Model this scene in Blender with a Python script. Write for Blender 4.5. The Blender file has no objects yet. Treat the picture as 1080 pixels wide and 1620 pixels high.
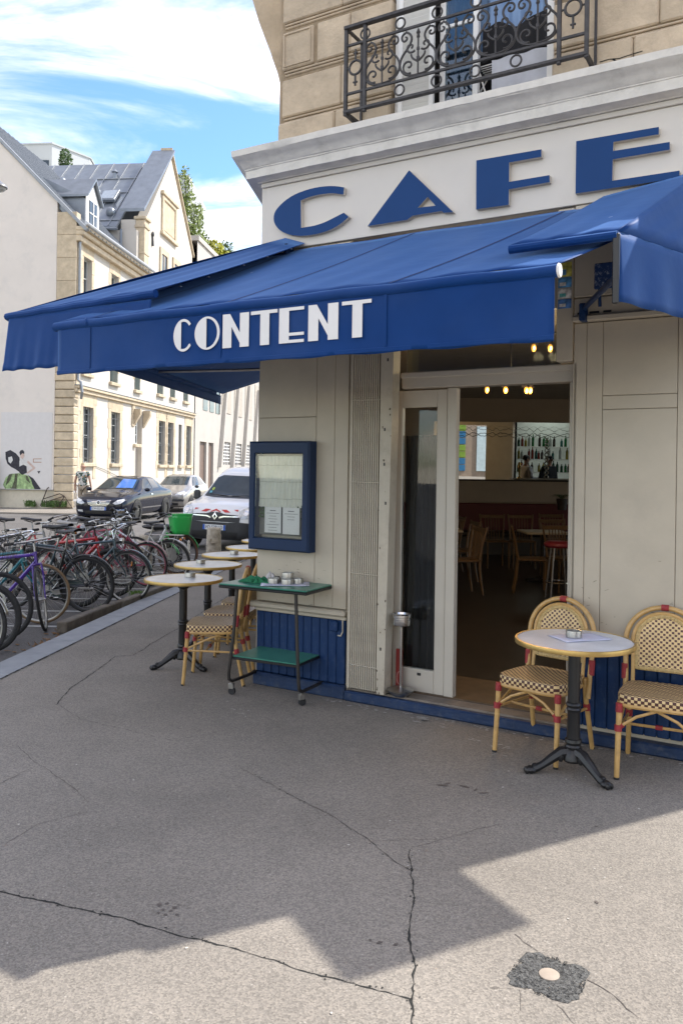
import bpy, bmesh, math, random
from mathutils import Vector, Matrix
random.seed(7)
R = math.radians
C = bpy.context.scene.collection
SC = bpy.context.scene

# ------------------------------------------------------------------ camera, sky, sun, exposure
CAM_H = 1.7
cd = bpy.data.cameras.new('camera'); cam = bpy.data.objects.new('camera', cd); C.objects.link(cam)
cd.sensor_fit = 'VERTICAL'; cd.sensor_height = 36.0; cd.lens = 36.0 * 1280.0 / 1620.0
cd.shift_y = -65.5 / 1620.0
cd.clip_start = 0.05; cd.clip_end = 2000
cam.location = (0, 0, CAM_H)
cam.rotation_euler = (Matrix.Rotation(R(90), 4, 'X') @ Matrix.Rotation(R(0.8), 4, 'Z')).to_euler()
SC.camera = cam

SUN_AZ, SUN_EL = 65.0, 50.0
sd = Vector((math.sin(R(SUN_AZ)) * math.cos(R(SUN_EL)), math.cos(R(SUN_AZ)) * math.cos(R(SUN_EL)), math.sin(R(SUN_EL))))
sl = bpy.data.lights.new('sun', 'SUN'); sl.energy = 2.15; sl.angle = R(0.5); sl.color = (1.0, 0.94, 0.86)
so = bpy.data.objects.new('sun', sl); C.objects.link(so); so.rotation_euler = sd.to_track_quat('Z', 'Y').to_euler(); so.location = (30, 20, 40)

w = bpy.data.worlds.new('World'); SC.world = w; w.use_nodes = True
nt = w.node_tree; nt.nodes.clear()
out = nt.nodes.new('ShaderNodeOutputWorld'); bg = nt.nodes.new('ShaderNodeBackground')
sky = nt.nodes.new('ShaderNodeTexSky'); sky.sky_type = 'NISHITA'; sky.sun_disc = False
sky.sun_elevation = R(SUN_EL); sky.sun_rotation = R(SUN_AZ); sky.altitude = 50; sky.air_density = 1.0; sky.dust_density = 0.4; sky.ozone_density = 2.0
tc = nt.nodes.new('ShaderNodeTexCoord')
sep = nt.nodes.new('ShaderNodeSeparateXYZ'); nt.links.new(tc.outputs['Generated'], sep.inputs[0])
zz = nt.nodes.new('ShaderNodeMath'); zz.operation = 'MAXIMUM'; zz.inputs[1].default_value = 0.0; nt.links.new(sep.outputs[2], zz.inputs[0])
za = nt.nodes.new('ShaderNodeMath'); za.operation = 'ADD'; za.inputs[1].default_value = 0.22; nt.links.new(zz.outputs[0], za.inputs[0])
dv = nt.nodes.new('ShaderNodeVectorMath'); dv.operation = 'DIVIDE'; cmb = nt.nodes.new('ShaderNodeCombineXYZ')
for i in range(3): nt.links.new(za.outputs[0], cmb.inputs[i])
nt.links.new(tc.outputs['Generated'], dv.inputs[0]); nt.links.new(cmb.outputs[0], dv.inputs[1])
mp = nt.nodes.new('ShaderNodeMapping'); mp.inputs['Location'].default_value = (0.25, 2.13, 0.0); mp.inputs['Rotation'].default_value = (0, 0, R(-28)); mp.inputs['Scale'].default_value = (0.75, 1.9, 0.0)
nt.links.new(dv.outputs[0], mp.inputs[0])
n1 = nt.nodes.new('ShaderNodeTexNoise'); n1.inputs['Scale'].default_value = 1.25; n1.inputs['Detail'].default_value = 9; n1.inputs['Roughness'].default_value = 0.60; n1.inputs['Distortion'].default_value = 0.5
nt.links.new(mp.outputs[0], n1.inputs['Vector'])
rp = nt.nodes.new('ShaderNodeValToRGB'); rp.color_ramp.elements[0].position = 0.39; rp.color_ramp.elements[1].position = 0.76
rp.color_ramp.elements[0].color = (0.02, 0.02, 0.02, 1); rp.color_ramp.elements[1].color = (0.95, 0.95, 0.95, 1); rp.color_ramp.interpolation = 'EASE'
nt.links.new(n1.outputs['Fac'], rp.inputs[0])
mx = nt.nodes.new('ShaderNodeMixRGB'); mx.inputs['Color2'].default_value = (9.4, 8.0, 6.5, 1)
nt.links.new(rp.outputs[0], mx.inputs['Fac']); hs = nt.nodes.new('ShaderNodeHueSaturation'); hs.inputs['Saturation'].default_value = 1.25; hs.inputs['Value'].default_value = 0.66; nt.links.new(sky.outputs[0], hs.inputs['Color']); nt.links.new(hs.outputs[0], mx.inputs['Color1'])
nt.links.new(mx.outputs[0], bg.inputs[0]); bg.inputs[1].default_value = 0.15
nt.links.new(bg.outputs[0], out.inputs[0])
SC.view_settings.view_transform = 'Standard'; SC.view_settings.look = 'None'; SC.view_settings.gamma = 1.0
SC.view_settings.use_curve_mapping = False; SC.view_settings.exposure = 1.62
SC.render.engine = 'CYCLES'
SC.cycles.max_bounces = 8; SC.cycles.diffuse_bounces = 4; SC.cycles.glossy_bounces = 4; SC.cycles.transparent_max_bounces = 12
SC.cycles.sample_clamp_indirect = 6.0
try: SC.cycles.use_denoising = True
except Exception: pass

# ------------------------------------------------------------------ mesh helpers
class MB:
    def __init__(s): s.v = []; s.f = []; s.m = []; s.mi = 0
    def add(s, vs, fs):
        o = len(s.v); s.v += [tuple(p) for p in vs]
        for f in fs: s.f.append(tuple(i + o for i in f)); s.m.append(s.mi)
    def box(s, x0, x1, y0, y1, z0, z1, b=0.0, M=None):
        if x0 > x1: x0, x1 = x1, x0
        if y0 > y1: y0, y1 = y1, y0
        if z0 > z1: z0, z1 = z1, z0
        b = min(b, (x1-x0)*.45, (y1-y0)*.45, (z1-z0)*.45)
        if b <= 0:
            vs = [(x, y, z) for z in (z0, z1) for y in (y0, y1) for x in (x0, x1)]
            fs = [(0,2,3,1),(4,5,7,6),(0,1,5,4),(2,6,7,3),(0,4,6,2),(1,3,7,5)]
        else:
            lo = (x0, y0, z0); hi = (x1, y1, z1); vs = []; idx = {}
            for sx in (0, 1):
                for sy in (0, 1):
                    for sz in (0, 1):
                        sg = (sx, sy, sz)
                        for ax in range(3):
                            p = []
                            for k in range(3):
                                q = hi[k] if sg[k] else lo[k]
                                if k != ax: q += -b if sg[k] else b
                                p.append(q)
                            idx[(sg, ax)] = len(vs); vs.append(tuple(p))
            fs = []
            for ax in range(3):
                a, c = [k for k in range(3) if k != ax]
                for sd_ in (0, 1):
                    q = []
                    for (i, j) in ((0,0),(1,0),(1,1),(0,1)):
                        sg = [0,0,0]; sg[ax] = sd_; sg[a] = i; sg[c] = j; q.append(idx[(tuple(sg), ax)])
                    fs.append(tuple(q))
            for ax in range(3):
                a, c = [k for k in range(3) if k != ax]
                for i in (0, 1):
                    for j in (0, 1):
                        s0 = [0,0,0]; s1 = [0,0,0]; s0[a] = s1[a] = i; s0[c] = s1[c] = j; s1[ax] = 1
                        s0 = tuple(s0); s1 = tuple(s1)
                        fs.append((idx[(s0, a)], idx[(s1, a)], idx[(s1, c)], idx[(s0, c)]))
            for sx in (0, 1):
                for sy in (0, 1):
                    for sz in (0, 1):
                        g = (sx, sy, sz); fs.append((idx[(g,0)], idx[(g,1)], idx[(g,2)]))
        if M is not None: vs = [tuple(M @ Vector(p)) for p in vs]
        s.add(vs, fs); return s
    def cbox(s, c, sz, b=0.0, rot=None):
        M = Matrix.Translation(Vector(c)) @ (rot.to_4x4() if rot is not None else Matrix.Identity(4))
        return s.box(-sz[0]/2, sz[0]/2, -sz[1]/2, sz[1]/2, -sz[2]/2, sz[2]/2, b, M)
    def tube(s, pts, r, n=8, closed=False, cap=True, sq=None):
        P = [Vector(p) for p in pts]; m = len(P)
        rr = r if isinstance(r, (list, tuple)) else [r] * m
        T = []
        for i in range(m):
            a = P[(i-1) % m] if (closed or i > 0) else P[i]; c = P[(i+1) % m] if (closed or i < m-1) else P[i]
            t = c - a
            T.append(t.normalized() if t.length > 1e-9 else Vector((0, 0, 1)))
        u = T[0].orthogonal().normalized(); rings = []
        if abs(T[0].z) < .95: 
            u = T[0].cross(Vector((0,0,1))).normalized()
        else:
            u = T[0].cross(Vector((0,1,0))).normalized()
        vs = []
        for i in range(m):
            u = (u - T[i] * u.dot(T[i]))
            u = u.normalized() if u.length > 1e-6 else T[i].orthogonal().normalized()
            w_ = T[i].cross(u)
            for k in range(n):
                a = 2 * math.pi * (k + (.5 if n == 4 else 0)) / n
                ky = 1.0 if sq is None else sq
                vs.append(P[i] + (u * math.cos(a) + w_ * math.sin(a) * ky) * rr[i])
        fs = []
        for i in range(m if closed else m - 1):
            j = (i + 1) % m
            for k in range(n):
                l = (k + 1) % n
                fs.append((i*n+k, i*n+l, j*n+l, j*n+k))
        if cap and not closed:
            fs.append(tuple(range(n-1, -1, -1))); fs.append(tuple((m-1)*n + k for k in range(n)))
        s.add(vs, fs); return s
    def lathe(s, prof, c=(0,0,0), n=24, M=None, cap=True):
        vs = []; fs = []
        for (r, z) in prof:
            for k in range(n):
                a = 2*math.pi*k/n; p = Vector((r*math.cos(a), r*math.sin(a), z))
                if M is not None: p = M @ p
                vs.append((c[0]+p[0], c[1]+p[1], c[2]+p[2]))
        for i in range(len(prof)-1):
            for k in range(n):
                l = (k+1) % n; fs.append((i*n+k, i*n+l, (i+1)*n+l, (i+1)*n+k))
        if cap:
            fs.append(tuple(range(n-1, -1, -1))); fs.append(tuple((len(prof)-1)*n+k for k in range(n)))
        s.add(vs, fs); return s
    def ext(s, poly, d, hole=None):
        """extrude a 3D polygon along vector d (caps via triangulation)"""
        n = len(poly); P = [Vector(p) for p in poly]; D = Vector(d)
        s.add([p for p in P] + [p + D for p in P], [tuple(range(n))[::-1], tuple(range(n, 2*n))] + [(i, (i+1) % n, (i+1) % n + n, i + n) for i in range(n)])
        return s
    def quad(s, a, b, c, d): s.add([a, b, c, d], [(0, 1, 2, 3)]); return s
    def grid(s, fn, nu, nv):
        vs = [fn(i/nu, j/nv) for j in range(nv+1) for i in range(nu+1)]
        fs = [(j*(nu+1)+i, j*(nu+1)+i+1, (j+1)*(nu+1)+i+1, (j+1)*(nu+1)+i) for j in range(nv) for i in range(nu)]
        s.add(vs, fs); return s
    def ball(s, c, r, n=12, m=8):
        rr = r if isinstance(r, (tuple, list)) else (r, r, r); vs = []; fs = []
        for j in range(1, m):
            t = math.pi*j/m
            for k in range(n):
                a = 2*math.pi*k/n
                vs.append((c[0]+rr[0]*math.sin(t)*math.cos(a), c[1]+rr[1]*math.sin(t)*math.sin(a), c[2]+rr[2]*math.cos(t)))
        vs += [(c[0], c[1], c[2]+rr[2]), (c[0], c[1], c[2]-rr[2])]; top = len(vs)-2; bot = top+1
        for j in range(m-2):
            for k in range(n):
                l = (k+1) % n; fs.append((j*n+k, (j+1)*n+k, (j+1)*n+l, j*n+l))
        for k in range(n):
            l = (k+1) % n; fs.append((top, k, l)); fs.append((bot, (m-2)*n+l, (m-2)*n+k))
        s.add(vs, fs); return s
    def mesh(s, name, mats, sm=35):
        me = bpy.data.meshes.new(name); me.from_pydata(s.v, [], s.f)
        if not isinstance(mats, (list, tuple)): mats = [mats]
        for q in mats: me.materials.append(q)
        if len(mats) > 1: me.polygons.foreach_set('material_index', s.m)
        bm = bmesh.new(); bm.from_mesh(me); bmesh.ops.recalc_face_normals(bm, faces=bm.faces)
        big = [f for f in bm.faces if len(f.verts) > 4]
        if big: bmesh.ops.triangulate(bm, faces=big)
        bm.to_mesh(me); bm.free()
        if sm:
            me.polygons.foreach_set('use_smooth', [True]*len(me.polygons)); me.set_sharp_from_angle(angle=R(sm))
        me.update(); return me
    def build(s, name, mats, parent=None, sm=35, label=None, kind=None):
        return put(name, s.mesh(name, mats, sm), parent, label=label, kind=kind)

def put(name, me, parent=None, loc=None, rot=None, label=None, kind=None):
    o = bpy.data.objects.new(name, me); C.objects.link(o)
    if parent is not None: o.parent = parent
    if loc is not None: o.location = loc
    if rot is not None: o.rotation_euler = rot
    if label: o['label'] = label
    if kind: o['kind'] = kind
    return o
def thing(name, label, cat, loc=(0,0,0), rotz=0.0, group=None):
    o = bpy.data.objects.new(name, None); C.objects.link(o); o.location = loc; o.rotation_euler = (0, 0, rotz)
    o['label'] = label; o['category'] = cat
    if group: o['group'] = group
    o.empty_display_size = .1
    return o
def tag(o, label, cat, group=None):
    o['label'] = label; o['category'] = cat
    if group: o['group'] = group
    return o
def struct(o): o['kind'] = 'structure'; return o
def kids(o): return [c for c in bpy.data.objects if c.parent == o]
KID = {}
def copy_tree(o, parent=None, ch=None):
    c = o.copy(); C.objects.link(c)
    if parent is not None: c.parent = parent
    for k in list(o.children): copy_tree(k, c)
    return c
def dup(root, loc, rotz, label=None, group=None):
    c = copy_tree(root); c.location = loc; c.rotation_euler = (0, 0, rotz)
    if label: c['label'] = label
    if group: c['group'] = group
    return c
def text_mesh(s, size, ext, mat, name='lettering', font_w=1.0):
    cu = bpy.data.curves.new(name, 'FONT'); cu.body = s; cu.size = size; cu.extrude = ext; cu.align_x = 'CENTER'; cu.align_y = 'CENTER'
    ob = bpy.data.objects.new(name, cu); C.objects.link(ob)
    dg = bpy.context.evaluated_depsgraph_get(); me = bpy.data.meshes.new_from_object(ob.evaluated_get(dg))
    bpy.data.objects.remove(ob); me.materials.clear(); me.materials.append(mat)
    return me

# ------------------------------------------------------------------ materials
def nodes(m): return m.node_tree.nodes, m.node_tree.links
def M(name, col, rough=.55, metal=0.0, var=.12, scale=6.0, bump=0.0, bscale=60.0, spec=.5, coat=0.0, emit=None, es=0.0,
      dirt=None, dscale=2.0, damt=.5, rnd=0.0, trans=0.0, alpha=1.0, detail=5):
    m = bpy.data.materials.new(name); m.use_nodes = True; N, L = nodes(m); b = N['Principled BSDF']
    t = N.new('ShaderNodeTexCoord'); nz = N.new('ShaderNodeTexNoise'); nz.inputs['Scale'].default_value = scale; nz.inputs['Detail'].default_value = detail; nz.inputs['Roughness'].default_value = .62
    L.new(t.outputs['Object'], nz.inputs['Vector'])
    r = N.new('ShaderNodeValToRGB'); r.color_ramp.elements[0].position = .3; r.color_ramp.elements[1].position = .7
    r.color_ramp.elements[0].color = (*[max(0, c*(1-var)) for c in col], 1); r.color_ramp.elements[1].color = (*[min(1, c*(1+var)) for c in col], 1)
    L.new(nz.outputs['Fac'], r.inputs[0]); last = r.outputs[0]
    if dirt:
        n2 = N.new('ShaderNodeTexNoise'); n2.inputs['Scale'].default_value = dscale; n2.inputs['Detail'].default_value = 8; n2.inputs['Roughness'].default_value = .7; L.new(t.outputs['Object'], n2.inputs['Vector'])
        r2 = N.new('ShaderNodeValToRGB'); r2.color_ramp.elements[0].position = .52; r2.color_ramp.elements[1].position = .72
        r2.color_ramp.elements[0].color = (0,0,0,1); r2.color_ramp.elements[1].color = (damt,)*3 + (1,)
        L.new(n2.outputs['Fac'], r2.inputs[0]); mxx = N.new('ShaderNodeMixRGB'); mxx.inputs['Color2'].default_value = (*dirt, 1)
        L.new(r2.outputs[0], mxx.inputs['Fac']); L.new(last, mxx.inputs['Color1']); last = mxx.outputs[0]
    if rnd:
        oi = N.new('ShaderNodeObjectInfo'); mr = N.new('ShaderNodeMapRange'); mr.inputs[3].default_value = 1-rnd; mr.inputs[4].default_value = 1+rnd
        L.new(oi.outputs['Random'], mr.inputs[0]); mu = N.new('ShaderNodeVectorMath'); mu.operation = 'SCALE'; L.new(last, mu.inputs[0]); L.new(mr.outputs[0], mu.inputs['Scale']); last = mu.outputs[0]
    L.new(last, b.inputs['Base Color'])
    b.inputs['Roughness'].default_value = rough; b.inputs['Metallic'].default_value = metal; b.inputs['Specular IOR Level'].default_value = spec
    b.inputs['Coat Weight'].default_value = coat; b.inputs['Transmission Weight'].default_value = trans; b.inputs['Alpha'].default_value = alpha
    if emit: b.inputs['Emission Color'].default_value = (*emit, 1); b.inputs['Emission Strength'].default_value = es
    if bump:
        nb = N.new('ShaderNodeTexNoise'); nb.inputs['Scale'].default_value = bscale; nb.inputs['Detail'].default_value = 6; L.new(t.outputs['Object'], nb.inputs['Vector'])
        bp = N.new('ShaderNodeBump'); bp.inputs['Strength'].default_value = bump; bp.inputs['Distance'].default_value = .02; L.new(nb.outputs['Fac'], bp.inputs['Height']); L.new(bp.outputs[0], b.inputs['Normal'])
    return m
m = {}
m['cream'] = M('cream_paint_shaded', (.475, .425, .338), .45, var=.07, scale=3, bump=.06, bscale=25, dirt=(.36, .32, .27), dscale=2.3, damt=.35)  # sign board's paint, darkened to put the awnings' shade into the colour
m['cream_gate'] = M('cream_gate_paint', (.48, .435, .35), .5, var=.06, scale=8, bump=.1, bscale=30, dirt=(.30, .25, .19), dscale=7, damt=.55)
m['frame_white'] = M('door_frame_aluminium', (.50, .465, .40), .35, var=.03, scale=4, spec=.5)
m['cornice'] = M('cornice_paint', (.70, .67, .61), .6, var=.07, scale=9, bump=.25, bscale=18, dirt=(.42, .40, .36), dscale=5, damt=.5)
m['board'] = M('sign_board_paint', (.64, .60, .54), .5, var=.04, scale=2, dirt=(.5, .46, .4), dscale=2, damt=.4)
m['blue'] = M('blue_paint', (.004, .028, .10), .45, spec=.3, var=.12, scale=5, bump=.05, bscale=30, dirt=(.10, .14, .22), dscale=9, damt=.35)
m['blue_worn'] = M('worn_blue_paint', (.007, .028, .086), .5, var=.2, scale=9, bump=.25, bscale=40, dirt=(.12, .13, .15), dscale=14, damt=.45)
m['letter_blue'] = M('letter_blue', (.006, .047, .165), .5, var=.05, scale=3, spec=.2)
m['letter_side'] = M('letter_edge', (.55, .5, .43), .6)
m['stone'] = M('limestone', (.50, .405, .29), .85, var=.16, scale=5, bump=.35, bscale=35, dirt=(.24, .19, .14), dscale=3.5, damt=.6, rnd=.08)
m['step'] = M('threshold_stone', (.20, .17, .14), .8, var=.25, scale=9, bump=.3, bscale=50)
m['iron'] = M('dark_iron', (.055, .052, .052), .5, metal=.4, var=.3, scale=20, bump=.1, bscale=80)
m['black'] = M('black_paint', (.012, .012, .013), .38, var=.2, scale=20)
m['chrome'] = M('chrome', (.62, .62, .62), .18, metal=1.0, var=.06, scale=12)
m['steel'] = M('brushed_steel', (.45, .44, .42), .35, metal=1.0, var=.12, scale=14)
m['rubber'] = M('tyre_rubber', (.022, .022, .023), .8, var=.3, scale=20, bump=.15, bscale=150)
m['white_paint'] = M('white_paint', (.78, .77, .74), .45, var=.04)
m['paper'] = M('white_paper', (.74, .74, .73), .7, var=.03)
m['marble'] = M('tabletop_marble', (.64, .66, .70), .25, var=.12, scale=5, spec=.5)
m['brass'] = M('brass_edge', (.48, .33, .12), .38, metal=.85, var=.15, scale=15)
m['rattan'] = M('rattan_cane', (.50, .31, .11), .42, var=.18, scale=22, bump=.1, bscale=90, coat=.2)
m['wrap_red'] = M('red_binding', (.30, .025, .03), .5, var=.25, scale=60, bump=.4, bscale=200)
m['green_top'] = M('green_laminate', (.045, .21, .15), .32, var=.1, scale=7, dirt=(.09, .25, .19), dscale=9, damt=.4)
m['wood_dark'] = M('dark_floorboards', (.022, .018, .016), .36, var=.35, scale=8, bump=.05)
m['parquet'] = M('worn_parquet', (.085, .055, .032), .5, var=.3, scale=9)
m['wood_chair'] = M('beech_chair', (.12, .072, .032), .4, var=.2, scale=12)
m['inner_wall'] = M('interior_wall', (.34, .30, .255), .7, var=.06, scale=2)
m['bench_red'] = M('red_bench', (.09, .012, .018), .55, var=.12)

def glass_mat(name, tint=(.75, .8, .8), opac=.12, rough=.02):
    """thin pane: mostly see-through with a mirror reflection"""
    g = bpy.data.materials.new(name); g.use_nodes = True; N, L = nodes(g); N.clear()
    o_ = N.new('ShaderNodeOutputMaterial'); tr = N.new('ShaderNodeBsdfTransparent'); tr.inputs[0].default_value = (*tint, 1)
    gl = N.new('ShaderNodeBsdfGlossy'); gl.inputs['Roughness'].default_value = rough; gl.inputs[0].default_value = (.9, .95, 1, 1)
    fr = N.new('ShaderNodeFresnel'); fr.inputs[0].default_value = 1.5; ad = N.new('ShaderNodeMath'); ad.operation = 'ADD'; ad.inputs[1].default_value = opac
    L.new(fr.outputs[0], ad.inputs[0]); mi = N.new('ShaderNodeMixShader'); L.new(ad.outputs[0], mi.inputs[0]); L.new(tr.outputs[0], mi.inputs[1]); L.new(gl.outputs[0], mi.inputs[2]); L.new(mi.outputs[0], o_.inputs[0])
    return g
m['glass'] = glass_mat('clear_glass', opac=.03)
m['glass_soft'] = glass_mat('soft_glass', tint=(.96, .97, .96), opac=-.02)
m['glass_dark'] = M('dark_window_glass', (.03, .04, .045), .05, var=.3, scale=1.5, spec=.8)

def fabric(name, col, thick=.18, var=.10, spots=False):
    g = M(name, col, .55, var=var, scale=2.2, bump=.22, bscale=5, spec=.15); N, L = nodes(g); b = N['Principled BSDF']
    b.inputs['Sheen Weight'].default_value = .75; b.inputs['Sheen Roughness'].default_value = .45; b.inputs['Sheen Tint'].default_value = (.25, .48, 1, 1)
    tl = N.new('ShaderNodeBsdfTranslucent'); mi = N.new('ShaderNodeMixShader'); mi.inputs[0].default_value = thick
    srcs = [l.from_socket for l in L if l.to_socket == b.inputs['Base Color']][0]
    t = N['Texture Coordinate']
    vo = N.new('ShaderNodeTexVoronoi'); vo.inputs['Scale'].default_value = 3.2; L.new(t.outputs['Object'], vo.inputs['Vector'])
    rr = N.new('ShaderNodeValToRGB'); rr.color_ramp.elements[0].position = .028; rr.color_ramp.elements[1].position = .042
    rr.color_ramp.elements[0].color = (.75,)*3 + (1,); rr.color_ramp.elements[1].color = (0, 0, 0, 1); L.new(vo.outputs['Distance'], rr.inputs[0])
    nn = N.new('ShaderNodeTexNoise'); nn.inputs['Scale'].default_value = 1.7; nn.inputs['Detail'].default_value = 6; L.new(t.outputs['Object'], nn.inputs['Vector'])
    rn = N.new('ShaderNodeValToRGB'); rn.color_ramp.elements[0].position = .45; rn.color_ramp.elements[1].position = .8; rn.color_ramp.elements[0].color = (0,0,0,1); rn.color_ramp.elements[1].color = (.38,)*3+(1,); L.new(nn.outputs['Fac'], rn.inputs[0])
    mc = N.new('ShaderNodeMixRGB'); mc.inputs['Color2'].default_value = (.05, .11, .30, 1); L.new(rn.outputs[0], mc.inputs['Fac']); L.new(srcs, mc.inputs['Color1'])
    m9 = N.new('ShaderNodeMixRGB'); m9.inputs['Color2'].default_value = (.50, .54, .58, 1); L.new(rr.outputs[0], m9.inputs['Fac']); L.new(mc.outputs[0], m9.inputs['Color1']); mc = m9
    L.new(mc.outputs[0], b.inputs['Base Color']); L.new(mc.outputs[0], tl.inputs[0])
    oo = N['Material Output']; L.new(b.outputs[0], mi.inputs[1]); L.new(tl.outputs[0], mi.inputs[2]); L.new(mi.outputs[0], oo.inputs[0])
    return g
m['awning'] = fabric('awning_canvas', (.0035, .046, .205), .28)

def dots_mat(name, base, dot, pitch, wdt=.27):
    """woven cane: staggered dark squares on every face, laid out by the face's own direction"""
    g = M(name, base, .45, var=.16, scale=30, bump=.15, bscale=120); N, L = nodes(g); b = N['Principled BSDF']
    src = [l.from_socket for l in L if l.to_socket == b.inputs['Base Color']][0]
    t = N['Texture Coordinate']; so_ = N.new('ShaderNodeSeparateXYZ'); L.new(t.outputs['Object'], so_.inputs[0])
    sn = N.new('ShaderNodeSeparateXYZ'); L.new(t.outputs['Normal'], sn.inputs[0])
    def mth(op, a, b_=None, v=None):
        q = N.new('ShaderNodeMath'); q.operation = op; L.new(a, q.inputs[0])
        if b_ is not None: L.new(b_, q.inputs[1])
        if v is not None: q.inputs[1].default_value = v
        return q.outputs[0]
    nxa = mth('GREATER_THAN', mth('ABSOLUTE', sn.outputs[0]), v=.7); nza = mth('GREATER_THAN', mth('ABSOLUTE', sn.outputs[2]), v=.7)
    X, Y, Z = [so_.outputs[i] for i in range(3)]
    def mixv(f, a, c):
        q = N.new('ShaderNodeMix'); q.data_type = 'FLOAT'; L.new(f, q.inputs[0]); L.new(a, q.inputs[2]); L.new(c, q.inputs[3]); return q.outputs[0]
    p = mth('DIVIDE', mixv(nxa, X, Y), v=pitch); q_ = mth('DIVIDE', mixv(nza, Z, Y), v=pitch)
    def sq(off):
        r = []
        for a in (p, q_):
            fr = mth('FRACT', mth('ADD', a, v=off)); r.append(mth('LESS_THAN', mth('ABSOLUTE', mth('SUBTRACT', fr, v=.5)), v=wdt))
        return mth('MULTIPLY', r[0], r[1])
    mk = mth('MAXIMUM', sq(0), sq(.5))
    mc = N.new('ShaderNodeMixRGB'); mc.inputs['Color2'].default_value = (*dot, 1); L.new(mk, mc.inputs['Fac']); L.new(src, mc.inputs['Color1']); L.new(mc.outputs[0], b.inputs['Base Color'])
    return g
m['weave_seat'] = dots_mat('woven_cane_seat', (.68, .50, .25), (.070, .022, .018), .034, .265)
m['weave'] = dots_mat('woven_cane', (.68, .50, .25), (.085, .028, .022), .030, .215)
# ------------------------------------------------------------------ frames of reference
O = Vector((-0.660, 6.439, 0)); EA = math.atan2(-.50629, .86236)     # chamfered cafe front: origin at its far corner, angle of its length
ev = Vector((math.cos(EA), math.sin(EA), 0)); iv = Vector((-ev.y, ev.x, 0))   # along the front, into the building
def W(u, v, z): return O + ev*u + iv*v + Vector((0, 0, z))
LD = (-.407, .914)      # direction of the street side wall in (u, v)
RD = (.524, .852)       # direction of the other side wall
ST = R(6.4); sv = Vector((math.sin(ST), math.cos(ST), 0)); sx = Vector((math.cos(ST), -math.sin(ST), 0))   # along / across the street
FW = 3.70

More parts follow.
